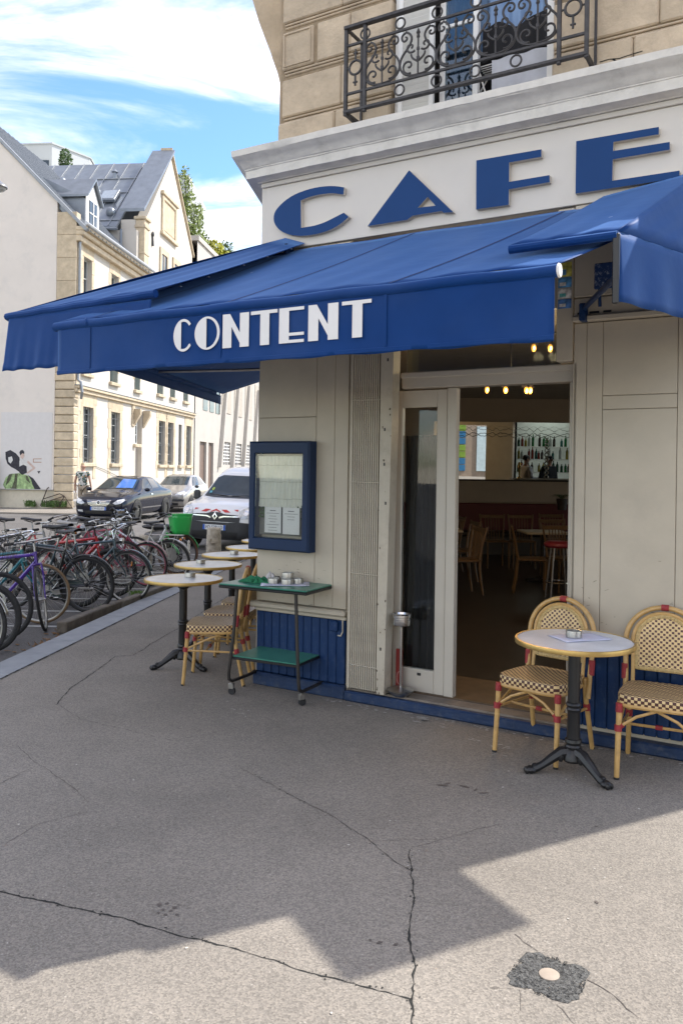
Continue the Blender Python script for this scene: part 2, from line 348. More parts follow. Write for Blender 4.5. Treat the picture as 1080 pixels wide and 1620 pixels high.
# ------------------------------------------------------------------ ground
def asphalt(name, col, speck, sc=1.0, blotch=.25, rough=.88):
    g = bpy.data.materials.new(name); g.use_nodes = True; N, L = nodes(g); b = N['Principled BSDF']; t = N.new('ShaderNodeTexCoord')
    def nz(s, d, r=.6):
        n_ = N.new('ShaderNodeTexNoise'); n_.inputs['Scale'].default_value = s; n_.inputs['Detail'].default_value = d; n_.inputs['Roughness'].default_value = r; L.new(t.outputs['Object'], n_.inputs['Vector']); return n_
    a = nz(.55*sc, 7, .65); r1 = N.new('ShaderNodeValToRGB'); r1.color_ramp.elements[0].position = .3; r1.color_ramp.elements[1].position = .72
    r1.color_ramp.elements[0].color = (*[c*(1-blotch) for c in col], 1); r1.color_ramp.elements[1].color = (*[c*(1+blotch*.7) for c in col], 1); L.new(a.outputs['Fac'], r1.inputs[0])
    f = nz(120, 4, .85); r2 = N.new('ShaderNodeValToRGB'); r2.color_ramp.elements[0].position = .3; r2.color_ramp.elements[1].position = .7
    r2.color_ramp.elements[0].color = (.80,)*3+(1,); r2.color_ramp.elements[1].color = (1.2,)*3+(1,); L.new(f.outputs['Fac'], r2.inputs[0])
    vg = N.new('ShaderNodeTexVoronoi'); vg.inputs['Scale'].default_value = 150; L.new(t.outputs['Object'], vg.inputs['Vector']); sg_ = N.new('ShaderNodeSeparateColor'); L.new(vg.outputs['Color'], sg_.inputs[0])
    rg2 = N.new('ShaderNodeValToRGB'); e_ = rg2.color_ramp.elements; e_[0].color = (.72, .72, .72, 1); e_[1].color = (1.26, 1.245, 1.22, 1); e2 = e_.new(.5); e2.color = (1, 1, 1, 1); L.new(sg_.outputs[0], rg2.inputs[0])
    mu = N.new('ShaderNodeMixRGB'); mu.blend_type = 'MULTIPLY'; mu.inputs[0].default_value = 1; L.new(r1.outputs[0], mu.inputs[1]); L.new(r2.outputs[0], mu.inputs[2])
    vo = N.new('ShaderNodeTexVoronoi'); vo.inputs['Scale'].default_value = 42; L.new(t.outputs['Object'], vo.inputs['Vector'])
    r3 = N.new('ShaderNodeValToRGB'); r3.color_ramp.elements[0].position = .13; r3.color_ramp.elements[1].position = .2; r3.color_ramp.elements[0].color = (.6,)*3+(1,); r3.color_ramp.elements[1].color = (0,0,0,1); L.new(vo.outputs['Distance'], r3.inputs[0])
    gate = nz(9, 2); r4 = N.new('ShaderNodeValToRGB'); r4.color_ramp.elements[0].position = .5; r4.color_ramp.elements[1].position = .62; L.new(gate.outputs['Fac'], r4.inputs[0])
    mm = N.new('ShaderNodeMath'); mm.operation = 'MULTIPLY'; L.new(r3.outputs[0], mm.inputs[0]); L.new(r4.outputs[0], mm.inputs[1])
    mu2 = N.new('ShaderNodeMixRGB'); mu2.blend_type = 'MULTIPLY'; mu2.inputs[0].default_value = 1; L.new(mu.outputs[0], mu2.inputs[1]); L.new(rg2.outputs[0], mu2.inputs[2]); mu = mu2
    m2 = N.new('ShaderNodeMixRGB'); m2.inputs['Color2'].default_value = (*speck, 1); L.new(mm.outputs[0], m2.inputs['Fac']); L.new(mu.outputs[0], m2.inputs['Color1'])
    st = nz(1.6, 9, .75); r5 = N.new('ShaderNodeValToRGB'); r5.color_ramp.elements[0].position = .60; r5.color_ramp.elements[1].position = .78; r5.color_ramp.elements[0].color = (0,0,0,1); r5.color_ramp.elements[1].color = (.55,)*3+(1,); L.new(st.outputs['Fac'], r5.inputs[0])
    m3 = N.new('ShaderNodeMixRGB'); m3.inputs['Color2'].default_value = (*[c*.45 for c in col], 1); L.new(r5.outputs[0], m3.inputs['Fac']); L.new(m2.outputs[0], m3.inputs['Color1'])
    L.new(m3.outputs[0], b.inputs['Base Color']); b.inputs['Roughness'].default_value = rough; b.inputs['Specular IOR Level'].default_value = .3
    bp = N.new('ShaderNodeBump'); bp.inputs['Strength'].default_value = .25; bp.inputs['Distance'].default_value = .004; L.new(vg.outputs['Distance'], bp.inputs['Height']); L.new(bp.outputs[0], b.inputs['Normal'])
    return g
m['pave'] = asphalt('pavement_asphalt', (.240, .219, .190), (.42, .39, .35))
m['road'] = asphalt('road_asphalt', (.125, .12, .115), (.25, .25, .25), .8)
m['crack'] = M('crack_soil', (.018, .019, .017), .95, var=.5, scale=30)  # dark colour of the strips laid along cracks and joints
m['crack_fine'] = M('hairline_crack', (.085, .073, .065), .95, var=.3, scale=30)
m['granite'] = M('granite_kerb', (.27, .285, .30), .75, var=.12, scale=6, bump=.15, bscale=70)
m['timber'] = M('concrete_bumper', (.15, .13, .105), .85, var=.3, scale=8, bump=.4, bscale=40)
m['line_white'] = M('road_paint', (.42, .42, .40), .7, var=.35, scale=6)

ROADZ = -.06
def kx(y): return -2.692 + (y - 6.44) * .1056          # pavement side of the kerb stone, as x(y)
struct(MB().quad((-700, -60, ROADZ), (700, -60, ROADZ), (700, 900, ROADZ), (-700, 900, ROADZ)).build('road', m['road'], sm=0))
pv = MB(); pv.grid(lambda a, c: ((kx(-12 + 92*c))*(1-a) + 40*a, -12 + 92*c, 0), 8, 24)
pave = struct(pv.build('pavement', m['pave'], sm=0))
# kerb stones: individual granite lengths along the edge
kbm = MB().box(-.30, 0, 0, 1.32, -.14, .004, .012).mesh('kerb_stone', m['granite'])
ka = math.atan(.1056)
y = -4.0
while y < 46:
    put('kerb_stone', kbm, pave, (kx(y), y, 0), (0, 0, -ka)); y += 1.33*math.cos(ka)

def blob(mb, c, r, z, n=12, seed=0, sy=1.0, ang=0.0):
    rg = random.Random(seed); vs = [(c[0], c[1], z)]
    for k in range(n):
        a = 2*math.pi*k/n; q = r*rg.uniform(.6, 1.25); x, y_ = math.cos(a)*q, math.sin(a)*q*sy
        vs.append((c[0] + x*math.cos(ang) - y_*math.sin(ang), c[1] + x*math.sin(ang) + y_*math.cos(ang), z))
    mb.add(vs, [(0, 1+k, 1+(k+1) % n) for k in range(n)])
def ribbon(mb, pts, w0, w1=None, z=.0015, jag=.012, seed=1, step=.022):
    rg = random.Random(seed); P = [Vector((p[0], p[1], 0)) for p in pts]; out_ = []
    for a, b in zip(P[:-1], P[1:]):
        n_ = max(1, int((b-a).length/step))
        for i in range(n_): out_.append(a.lerp(b, i/n_))
    out_.append(P[-1]); n_ = len(out_); lv = []; off = 0
    for i, p in enumerate(out_):
        t = (out_[min(i+1, n_-1)] - out_[max(i-1, 0)]).normalized(); nn = Vector((-t.y, t.x, 0))
        off = off*.86 + rg.uniform(-jag, jag)*.45
        f = i/(n_-1); wd = (w0 + ((w1 if w1 is not None else w0) - w0)*f) * rg.choice((rg.uniform(.3, .8), rg.uniform(.7, 1.5), rg.uniform(.9, 1.9)))
        c = p + nn*off; lv.append((c + nn*wd/2, c - nn*wd/2))
    for (a, b), (c, d) in zip(lv[:-1], lv[1:]):
        mb.quad((a.x, a.y, z), (b.x, b.y, z), (d.x, d.y, z), (c.x, c.y, z))
CRK = [   # cracks and joints across the pavement: points on the ground, widths
 ([(-1.34, 3.233), (-0.946, 3.104), (-0.527, 2.937), (-0.287, 2.843), (-0.105, 2.75), (0.066, 2.686), (0.252, 2.61)], 0.008, 0.006),
 ([(0.337, 3.645), (0.311, 3.406), (0.309, 3.229), (0.282, 3.006), (0.273, 2.776), (0.247, 2.548), (0.225, 2.281)], 0.007, 0.008),
 ([(-0.552, 4.603), (-0.353, 4.378), (-0.205, 4.173), (-0.039, 3.987), (0.126, 3.752), (0.246, 3.554), (0.32, 3.444)], 0.0035, 0.006),
 ([(-2.007, 5.776), (-2.042, 6.192), (-2.016, 7.291), (-1.865, 7.325), (-1.716, 8.563), (-1.612, 9.737), (-1.373, 11.918)], 0.008, 0.01),
 ([(-1.985, 5.777), (-1.722, 5.451), (-1.368, 5.241), (-1.041, 5.046)], 0.004, 0.003),
 ([(-1.935, 4.917), (-1.741, 4.657), (-1.483, 4.382), (-1.257, 4.098)], 0.004, 0.003),
 ([(-1.802, 4.326), (-1.715, 4.589)], 0.004, 0.003),
 ([(-1.483, 3.64), (-1.415, 3.837), (-1.222, 3.985)], 0.003, 0.003),
 ([(0.848, 2.72), (0.915, 2.624), (0.952, 2.528)], 0.0045, 0.004),
 ([(0.711, 2.588), (0.745, 2.495)], 0.003, 0.003),
 ([(0.61, 2.662), (0.599, 2.556)], 0.003, 0.002),
 ([(0.514, 2.673), (0.589, 2.661)], 0.003, 0.002),
 ([(0.353, 3.664), (0.556, 3.785), (0.825, 3.943)], 0.003, 0.002),
 ([(-1.041, 5.046), (-0.826, 5.176), (-0.568, 5.407)], 0.004, 0.003),
 ([(0.721, 2.878), (0.665, 2.983)], 0.003, 0.003),
 ([(0.169, 3.721), (0.462, 3.743)], 0.0025, 0.002),
]
for i, (p, a, b) in enumerate(CRK):
    cm = MB(); ribbon(cm, p, a*.72, b*.72, seed=i+3, jag=.011); cm.build('crack', m['crack'] if a > .0045 else m['crack_fine'], pave, sm=0)
cr_ = MB(); rg = random.Random(31)
for p, a, b in CRK[:4]:   # crumbled edges along the long cracks
    for q0, q1 in zip(p[:-1], p[1:]):
        for k in range(int(math.dist(q0, q1)/.035)):
            f_ = rg.random(); blob(cr_, (q0[0]+(q1[0]-q0[0])*f_ + rg.gauss(0, .009), q0[1]+(q1[1]-q0[1])*f_ + rg.gauss(0, .009)), rg.uniform(.002, .006), .0022, n=6, seed=k, sy=rg.uniform(.5, 1), ang=rg.uniform(0, 3))
cr_.build('crack_crumbs', m['crack'], pave, sm=0, kind='stuff')
kj = MB(); ribbon(kj, [(kx(yy)+.006, yy) for yy in (-2, 6, 12, 20, 40)], .012, z=.0055, jag=.003, seed=50); kj.build('joint', m['crack'], pave, sm=0)

# stains, spilt paint and gum on the pavement
m['stain'] = M('dark_stain', (.105, .088, .077), .8, var=.3, scale=20)
m['spilt'] = M('spilt_white_paint', (.45, .43, .39), .8, var=.3, scale=40)
m['leafdry'] = M('dry_leaf', (.20, .11, .045), .8, var=.4, scale=20, rnd=.3)
sb = MB()
for i, (x, y_, r, s_) in enumerate([(-.684,3.147,.012,1.4),(-.662,3.111,.012,.7),(-.657,3.157,.010,1),(-.631,3.103,.013,.6),(-.622,3.13,.012,1.2),(-.601,3.078,.011,.7),(-.644,3.076,.010,1),(-.61,3.15,.009,.7),(-.675,3.09,.009,1),
        (.16,2.915,.018,.6),(.217,2.904,.014,.7),(.127,2.929,.010,.7),(1.035,3.21,.014,.7),(1.249,3.901,.013,.9),(.69,4.372,.045,.25),(.572,4.385,.05,.2),(.778,4.289,.04,.25),(.60,4.41,.03,.3),(.74,4.33,.03,.3)]):
    blob(sb, (x, y_), r*.75, .0028, seed=i, sy=s_, ang=.4*i)
sb.build('stain', m['stain'], pave, sm=0, kind='stuff')
sp = MB(); rg = random.Random(5)
for (x, y_, s_) in [(.55,5.55,.12),(.63,5.48,.1),(.72,5.38,.06),(.9,5.13,.06),(1.0,5.02,.08),(1.05,4.98,.05),(-.72,5.72,.035),(-.66,5.62,.03),(.98,4.86,.05),(-.1,6.02,.04),(.12,5.86,.05),(.2,5.80,.04)]:
    for k in range(4): blob(sp, (x + rg.uniform(-1, 1)*s_, y_ + rg.uniform(-.5, .5)*s_), s_*rg.uniform(.15, .4), .003, n=9, seed=rg.randint(0, 999), sy=.3, ang=-.5 + rg.uniform(-.4, .4))
for k in range(60): blob(sp, (rg.uniform(-2, 2.2), rg.uniform(2.4, 6)), rg.uniform(.003, .008), .003, n=7, seed=k)
# flakes of paint along the foot of the cafe front
for k in range(90):
    u = rg.uniform(.7, 3.4); p = W(u, -.06 - abs(rg.gauss(0, .035)), 0); blob(sp, (p.x, p.y), rg.uniform(.004, .02), .003, n=7, seed=k+100, sy=.6)
sp.build('paint_spot', m['spilt'], pave, sm=0, kind='stuff')

# round survey marker set in a patch of dark bitumen
mk = thing('survey_marker', 'pale round survey marker set in a patch of dark gravelly bitumen', 'marker', (.725, 2.735, 0))
m['bitumen'] = M('bitumen_patch', (.10, .10, .095), .95, var=.95, scale=100, bump=.8, bscale=140)
b_ = MB(); rg = random.Random(3); vs = []; nn = 40
prof = [(1.0, .0012), (.94, .003), (.5, .0045), (.0, .0045)]
rad = [(.125 + .02*math.sin(4*2*math.pi*k/nn + .6) + rg.uniform(-.012, .012)) for k in range(nn)]
for (q, z) in prof[:-1]:
    for k in range(nn): a = 2*math.pi*k/nn; vs.append((rad[k]*q*math.cos(a)*1.02, rad[k]*q*math.sin(a)*.92, z + rg.uniform(0, .0012)))
vs.append((0, 0, .0045)); fs = []
for j in range(2):
    for k in range(nn): l = (k+1) % nn; fs.append((j*nn+k, j*nn+l, (j+1)*nn+l, (j+1)*nn+k))
fs += [(2*nn+k, 2*nn+(k+1) % nn, 3*nn) for k in range(nn)]
b_.add(vs, fs); b_.build('bitumen_patch', m['bitumen'], mk)
gv = MB()
for k in range(330):
    a = rg.uniform(0, 6.28); q = math.sqrt(rg.random())*.125; gv.cbox((q*math.cos(a), q*math.sin(a)*.9, .0042), (.0045, .004, .003), 0, Matrix.Rotation(rg.uniform(0, 3), 3, (rg.random(), rg.random(), .3)))
gv.build('gravel', m['bitumen'], mk, kind='stuff', sm=0)
MB().lathe([(.034, .003), (.034, .0085), (.030, .010), (.0, .0103)], n=28, cap=False).build('marker_disc', M('marker_stone', (.36, .30, .24), .8, var=.1, scale=30), mk)

# ------------------------------------------------------------------ cafe building
cafe = thing('cafe_building', 'corner cafe with cream painted front, blue base and limestone floor above', 'building', O, EA)
cw = m['cream']
# left pier: framed panels, dado rail, tongue-and-groove planks
MB().box(0, .82, .03, .36, .03, 3.42).build('pier', cw, cafe)
for (u0, u1, z0, z1) in [(.0, .5365, .665, 2.1065), (.0, .5365, 2.109, 3.41), (.539, .70, .665, 3.41), (.7025, .82, .665, 3.41)]:
    MB().box(u0, u1, 0.0, .028, z0, z1, .003).build('wall_panel', cw, cafe)
MB().box(-.035, .835, -.055, .029, .615, .66, .012).build('dado_rail', cw, cafe)
MB().box(.0, .83, -.02, .029, .585, .613, .006).build('rail_moulding', cw, cafe)
plk = MB().box(.002, .0735, -.005, .028, .105, .583, .006).mesh('plank', m['blue'])
for k in range(11): put('plank', plk, cafe, (.005 + k*.0738, 0, 0))
MB().box(-.01, .83, -.03, .027, .0, .103, .008).build('plinth', m['blue_worn'], cafe)
MB().box(.70, .765, -.035, -.007, .50, .575, .006).build('socket_cover', m['blue'], cafe)
MB().tube([(.80, -.012, .66), (.803, -.014, .5), (.79, -.02, .47), (.765, -.02, .47)], .006, 6).build('cable', m['cream_gate'], cafe)
MB().box(.822, .852, .01, .2, .05, 3.4, .004).build('corner_strip', cw, cafe)
# blue kerb strip under the door and along the front, stone step on top
MB().box(.832, FW, -.045, .06, 0, .075, .012).build('plinth', m['blue_worn'], cafe)
MB().box(.84, 2.47, .0, .40, .0, .088, .006).build('step', m['step'], cafe)
# accordion grille, folded: fins and a leading board leaning outward at the top
fin = MB().box(0, .0105, -.045, .05, .105, 3.3, .002).mesh('fin', m['cream_gate'])
for k in range(13): put('fin', fin, cafe, (.872 + k*.0178, .0, 0))
g = MB(); g.ext([(.857, .03, .10), (1.135, .03, .10), (1.15, .03, 3.3), (.857, .03, 3.3)], (0, .02, 0)); g.build('grille_back', m['cream_gate'], cafe)
g = MB(); g.ext([(.857, -.04, .10), (.871, -.04, .10), (.871, -.04, 3.3), (.857, -.04, 3.3)], (0, .08, 0)); g.build('grille_edge', m['cream_gate'], cafe)
g = MB(); g.ext([(1.108, -.05, .095), (1.172, -.05, .095), (1.225, -.05, 3.3), (1.112, -.05, 3.3)], (0, .11, 0)); g.build('grille_board', m['cream_gate'], cafe)
for z in (.28, .95, 1.62, 2.22): 
    MB().tube([(.87, -.047, z), (1.108, -.047, z-.004)], .0035, 6).build('grille_bar', m['cream_gate'], cafe)
ht = MB()
for (u, z) in [(1.15, 1.75), (1.165, 1.47), (1.14, .42), (1.15, 2.0), (1.168, 2.5)]: ht.cbox((u, -.051, z), (.012, .004, .022), .001)
ht.build('lock_hole', m['iron'], cafe, kind='stuff')
chp = MB(); rg = random.Random(77)
for k in range(22):
    z = .1 + 3.0*rg.random()**2; u = 1.112 + rg.random()*(.056+.016*z) if rg.random() < .5 else rg.choice((1.111, 1.166+.0165*z)) + rg.uniform(-.004, .002); r_ = rg.uniform(.002, .008)
    n_ = 7; chp.add([(u+r_*rg.uniform(.5, 1.2)*math.cos(6.283*i/n_), -.0505, z+r_*rg.uniform(.6, 1.8)*math.sin(6.283*i/n_)) for i in range(n_)], [tuple(range(n_))])
chp.build('paint_chip', M('bare_wood_chip', (.12, .095, .07), .85, var=.4, scale=50), cafe, sm=0, kind='stuff')
# door: frame, transom, sliding leaf
DV = .13
fm = m['frame_white']
MB().box(1.20, 2.50, DV-.02, DV+.10, 2.305, 2.405, .006).build('transom_bar', fm, cafe)
MB().box(1.20, 2.478, DV-.045, DV-.02, 2.375, 2.42, .008).build('drip_moulding', fm, cafe)
MB().box(2.425, 2.47, DV-.02, DV+.10, .09, 2.303, .006).build('door_jamb', fm, cafe)
MB().box(2.472, 2.50, .0, DV+.10, .09, 2.41, .004).build('door_reveal', cw, cafe)
leaf = thing('sliding_door', 'sliding aluminium framed glass door leaf standing behind the folded grille', 'door', W(1.128, DV+.03, .09), EA)
MB().box(0, .06, 0, .045, .0, 2.205, .004).build('stile', fm, leaf)
MB().box(.335, .415, 0, .045, 0, 2.205, .004).build('stile', fm, leaf)
MB().box(.419, .49, -.012, .05, -.005, 2.212, .004).build('stile', fm, leaf)
MB().box(.0605, .3345, 0, .045, 2.08, 2.205, .004).build('top_rail', fm, leaf)
MB().box(.0605, .3345, 0, .045, 0, .17, .004).build('bottom_rail', fm, leaf)
MB().box(.205, .235, -.004, .001, .125, .145, .002).build('lock', m['black'], leaf)
MB().box(.061, .334, .018, .026, .17, 2.08).build('pane', m['glass_soft'], leaf)
cu = MB(); cu.grid(lambda a, c: (.03 + a*.30, .12 + .018*math.sin(a*34) + .01*math.sin(a*11+1), .1 + 1.78*c), 48, 4)
cur = tag(cu.build('curtain', M('black_curtain', (.012, .012, .013), .9), None), 'black curtain hanging behind the sliding glass door', 'curtain'); cur.location = W(1.128, DV+.03, .09); cur.rotation_euler = (0, 0, EA)
# transom light over the door
MB().box(1.22, 2.36, DV+.03, DV+.036, 2.41, 2.80).build('transom_pane', m['glass'], cafe)
MB().box(2.362, 2.47, .0, DV+.05, 2.425, 3.41, .005).build('door_post', cw, cafe)
MB().box(1.22, 2.362, DV, DV+.06, 2.80, 3.41, .004).build('lintel', cw, cafe)
# wall to the far side of the door
MB().box(2.505, FW, .03, .36, .02, 3.42).build('pier', cw, cafe)
for (u0, u1, z0, z1) in [(2.478, 2.5565, .665, 2.66), (2.559, 2.658, .665, 2.66), (2.6605, 3.098, .665, 2.106), (2.6605, 3.098, 2.1085, 2.193), (2.6605, 3.098, 2.1955, 2.66), (3.1005, 3.163, .665, 2.66), (3.1655, 3.42, .665, 2.66), (3.4225, FW, .665, 2.66)]:
    MB().box(u0, u1, .0, .028, z0, z1, .003).build('wall_panel', cw, cafe)
MB().box(2.505, FW, -.055, .029, .615, .66, .012).build('dado_rail', cw, cafe)
for k in range(16): put('plank', plk, cafe, (2.49 + k*.0738, 0, 0))
MB().box(2.478, FW, -.05, .028, 2.665, 2.70, .006).build('shelf_rail', cw, cafe)
MB().box(2.478, FW, -.012, .028, 2.70, 2.82, .006).build('housing_board', cw, cafe)
MB().box(2.478, FW, -.02, .028, 2.825, 3.41, .006).build('housing_board', cw, cafe)
sl_ = MB()
for (a, b) in [(2.50, 2.56), (2.575, 2.635), (2.66, 2.71), (2.93, 2.985), (3.10, 3.15)]: sl_.box(a, b, -.016, -.011, 2.715, 2.728)
sl_.build('vent_slot', m['black'], cafe, sm=0)
sc_m = MB(); rg = random.Random(8)
for k in range(60):   # scuffs and chips low on the painted panels
    u = rg.choice((rg.uniform(.02, .8), rg.uniform(2.49, 3.2))); z = .66 + abs(rg.gauss(0, .22)); 
    if z > 2.0: continue
    l_, h_, a_ = rg.uniform(.003, .018), rg.uniform(.0008, .003), rg.uniform(-.5, .5)
    sc_m.add([(u-l_*math.cos(a_), -.0006, z-l_*math.sin(a_)-h_), (u+l_*math.cos(a_), -.0006, z+l_*math.sin(a_)-h_), (u+l_*.7*math.cos(a_), -.0006, z+l_*.7*math.sin(a_)+h_), (u-l_*.6*math.cos(a_), -.0006, z-l_*.6*math.sin(a_)+h_)], [(0, 1, 2, 3)])
sc_m.build('scuff', M('scuffed_paint', (.30, .265, .21), .8, var=.3, scale=30), cafe, sm=0, kind='stuff')
# sign board with raised letters
MB().box(0, FW, .0, .20, 3.42, 3.965).build('fascia', m['board'], cafe)
MB().box(.052, FW-.05, -.012, -.001, 3.42, 3.925, .003).build('sign_board', m['board'], cafe)
MB().box(.0, FW, -.02, -.001, 3.932, 3.966, .004).build('board_moulding', m['board'], cafe)
LET = {
 'C': [(0.784, 3.8), (0.703, 3.823), (0.603, 3.837), (0.479, 3.838), (0.344, 3.818), (0.239, 3.776), (0.168, 3.721), (0.149, 3.665), (0.166, 3.61), (0.219, 3.556), (0.303, 3.515), (0.408, 3.491), (0.523, 3.486), (0.635, 3.496), (0.734, 3.523), (0.827, 3.575), (0.783, 3.613), (0.707, 3.59), (0.615, 3.565), (0.521, 3.553), (0.407, 3.553), (0.400, 3.764), (0.48, 3.777), (0.574, 3.781), (0.686, 3.772), (0.777, 3.748)],
 'A': [(1.314, 3.834), (1.655, 3.486), (1.585, 3.492), (1.568, 3.507), (1.346, 3.507), (1.304, 3.484), (0.986, 3.484)],
 'F': [(1.817, 3.812), (2.262, 3.803), (2.264, 3.754), (2.048, 3.756), (2.048, 3.628), (2.318, 3.626), (2.320, 3.580), (2.048, 3.578), (2.048, 3.476), (1.820, 3.480)],
 'E': [(2.486, 3.812), (2.98, 3.803), (2.981, 3.758), (2.716, 3.763), (2.714, 3.707), (3.043, 3.700), (3.044, 3.653), (2.713, 3.655), (2.712, 3.523), (3.1, 3.518), (3.101, 3.474), (2.486, 3.479)]}
AH = [(1.386, 3.557), (1.461, 3.622), (1.522, 3.551)]
def refine(p, n=1):
    for _ in range(n):
        q = []
        for i in range(len(p)):
            a, b = Vector(p[i]), Vector(p[(i+1) % len(p)]); q.append(tuple(a)); q.append(tuple((a+b)/2))
        p = q
    return p
from mathutils.geometry import tessellate_polygon
def flat_letter(name, outer, hole, v0, v1, parent, mf, ms, fn=None):
    """a cut-out letter with thickness; front face at v0 (nearest the viewer)"""
    loops = [outer] + ([hole] if hole else [])
    pts = [p for l in loops for p in l]
    tri = tessellate_polygon([[Vector((p[0], p[1], 0)) for p in l] for l in loops])
    fn = fn or (lambda u, v, z: (u, v, z))
    mb = MB(); mb.add([fn(p[0], v0, p[1]) for p in pts], tri)
    mb.mi = 1; o_ = 0
    for l in loops:
        n_ = len(l); mb.add([fn(p[0], v0, p[1]) for p in l] + [fn(p[0], v1, p[1]) for p in l], [(i, (i+1) % n_, (i+1) % n_ + n_, i + n_) for i in range(n_)])
    me = bpy.data.meshes.new(name); me.from_pydata(mb.v, [], mb.f); me.materials.append(mf); me.materials.append(ms); me.polygons.foreach_set('material_index', mb.m); me.update()
    return put(name, me, parent)
def smooth_curve(p, keep):
    """Catmull-Rom through the points, corners in 'keep' stay sharp"""
    n = len(p); q = []
    for i in range(n):
        p0, p1, p2, p3 = [Vector(p[(i+k) % n]) for k in (-1, 0, 1, 2)]
        q.append(tuple(p1))
        if i in keep and (i+1) % n in keep: continue
        if i in keep: p0 = p1 - (p2-p1)*.6
        if (i+1) % n in keep: p3 = p2 + (p2-p1)*.6
        for t in (.33, .66):
            q.append(tuple(.5*((2*p1) + (p2-p0)*t + (2*p0-5*p1+4*p2-p3)*t*t + (3*p1-p0-3*p2+p3)*t**3)))
    return q
flat_letter('letter', smooth_curve(LET['C'], {0, 15, 16, 20, 21, 25}), None, -.05, -.014, cafe, m['letter_blue'], m['letter_side'])
flat_letter('letter', LET['A'], AH, -.05, -.014, cafe, m['letter_blue'], m['letter_side'])
flat_letter('letter', LET['F'], None, -.05, -.014, cafe, m['letter_blue'], m['letter_side'])
flat_letter('letter', LET['E'], None, -.05, -.014, cafe, m['letter_blue'], m['letter_side'])

# cornice: one moulded profile mitred round both corners
def off2(d):   # corner points of the plan offset outward by d, in (u, v)
    def isect(p, a, q, b):
        den = a[0]*b[1]-a[1]*b[0]; t = ((q[0]-p[0])*b[1]-(q[1]-p[1])*b[0])/den; return (p[0]+a[0]*t, p[1]+a[1]*t)
    nl = (-LD[1], LD[0]); nr = (RD[1], -RD[0])
    c0 = isect((0, -d), (1, 0), (nl[0]*d, nl[1]*d), LD); c1 = isect((0, -d), (1, 0), (FW+nr[0]*d, nr[1]*d), RD)
    return [(c0[0]+LD[0]*15, c0[1]+LD[1]*15), c0, c1, (c1[0]+RD[0]*15, c1[1]+RD[1]*15)]
PROF = [(-.02, 3.968), (.03, 3.968), (.035, 3.974), (.115, 3.984), (.12, 4.045), (.127, 4.048), (.127, 4.056), (.135, 4.06), (.15, 4.085), (.178, 4.112), (.205, 4.125), (.21, 4.132), (.216, 4.135), (.222, 4.180), (.212, 4.184), (-.04, 4.20)]
cb = MB(); vs = []; 
for (d, z) in PROF:
    o4 = off2(d); a, b_, c_, e_ = o4
    line = [a, b_] + [(b_[0]+(c_[0]-b_[0])*k/40, b_[1]+(c_[1]-b_[1])*k/40) for k in range(1, 40)] + [c_, e_]
    rgc = random.Random(int(z*1000))
    vs += [(p[0], p[1] + rgc.uniform(-.002, .002), z + rgc.uniform(-.0018, .0018)) for p in line]
nl_ = 43
cb.add(vs, [(j*nl_+i, j*nl_+i+1, (j+1)*nl_+i+1, (j+1)*nl_+i) for j in range(len(PROF)-1) for i in range(nl_-1)])
cb.build('cornice', m['cornice'], cafe, sm=30)

# limestone floor above: blocks with sunk joints
bk = MB(); bd = .10
def plan(d, far=14): 
    o4 = off2(d); return o4
back = plan(-.17); body = MB()
def prism(mb, pl, z0, z1): mb.ext([(p[0], p[1], z0) for p in pl], (0, 0, z1-z0))
WU0, WU1, WZ0 = 1.10, 2.285, 4.205
for z0, z1 in [(4.29, WZ0)]: pass
st = m['stone']
def stone(u0, u1, z0, z1, v0=-.0, v1=.22, b=.014): 
    o = MB().box(u0, u1, v0, v1, z0, z1, b).build('stone_block', st, cafe); return o
SO = .125                                            # set-back of the stone floor from the painted front
for (a, b) in [(.095, .62), (.624, 1.094), (2.29, 2.80), (2.804, FW)]: stone(a, b, 4.19, 4.452, .06)
joint = MB().box(.135, 1.09, .104, .3, 4.452, 6.6); joint.box(2.295, FW-.1, .104, .3, 4.452, 6.6); joint.build('joint_bed', M('stone_joint', (.30, .23, .15), .9, var=.2, scale=20), cafe, sm=0)
def moulding(u0, u1, z):
    mm_ = MB().box(u0, u1, .092, .13, z-.030, z-.012, .006); mm_.box(u0, u1, .085, .13, z-.008, z+.006, .004); mm_.build('stone_moulding', st, cafe)
rows = [(4.505, 4.80, [(.115, .66), (.664, 1.094)]), (4.88, 5.18, [(.115, .405), (.44, .735), (.738, 1.094)]), (5.255, 5.555, [(.115, .66), (.664, 1.094)])]
for z0, z1, bl in rows:
    for a, b in bl: stone(a, b, z0, z1, .085, .22, .010)
    for a, b in [(2.29, 2.95), (2.954, FW)] if z0 != 4.88 else [(2.29, 2.62), (2.624, FW)]: stone(a, b, z0, z1, .085, .22, .010)
    for (a, b) in ((.135, 1.09), (2.295, FW-.06)): moulding(a, b, z0-.02); 
MB().box(.115, 1.094, .085, .13, 5.6, 6.5, .01).build('stone_block', st, cafe)
# recessed frames on the corner blocks
fr_ = MB()
for (u0, u1, z0, z1) in [(.135, .385, 4.90, 5.16)]:
    for (a, b, c, d) in [(u0, u1, z0, z0+.008), (u0, u1, z1-.008, z1), (u0, u0+.008, z0, z1), (u1-.008, u1, z0, z1)]: fr_.box(a, b, .074, .082, c, d, .002)
fr_.build('stone_moulding', st, cafe)
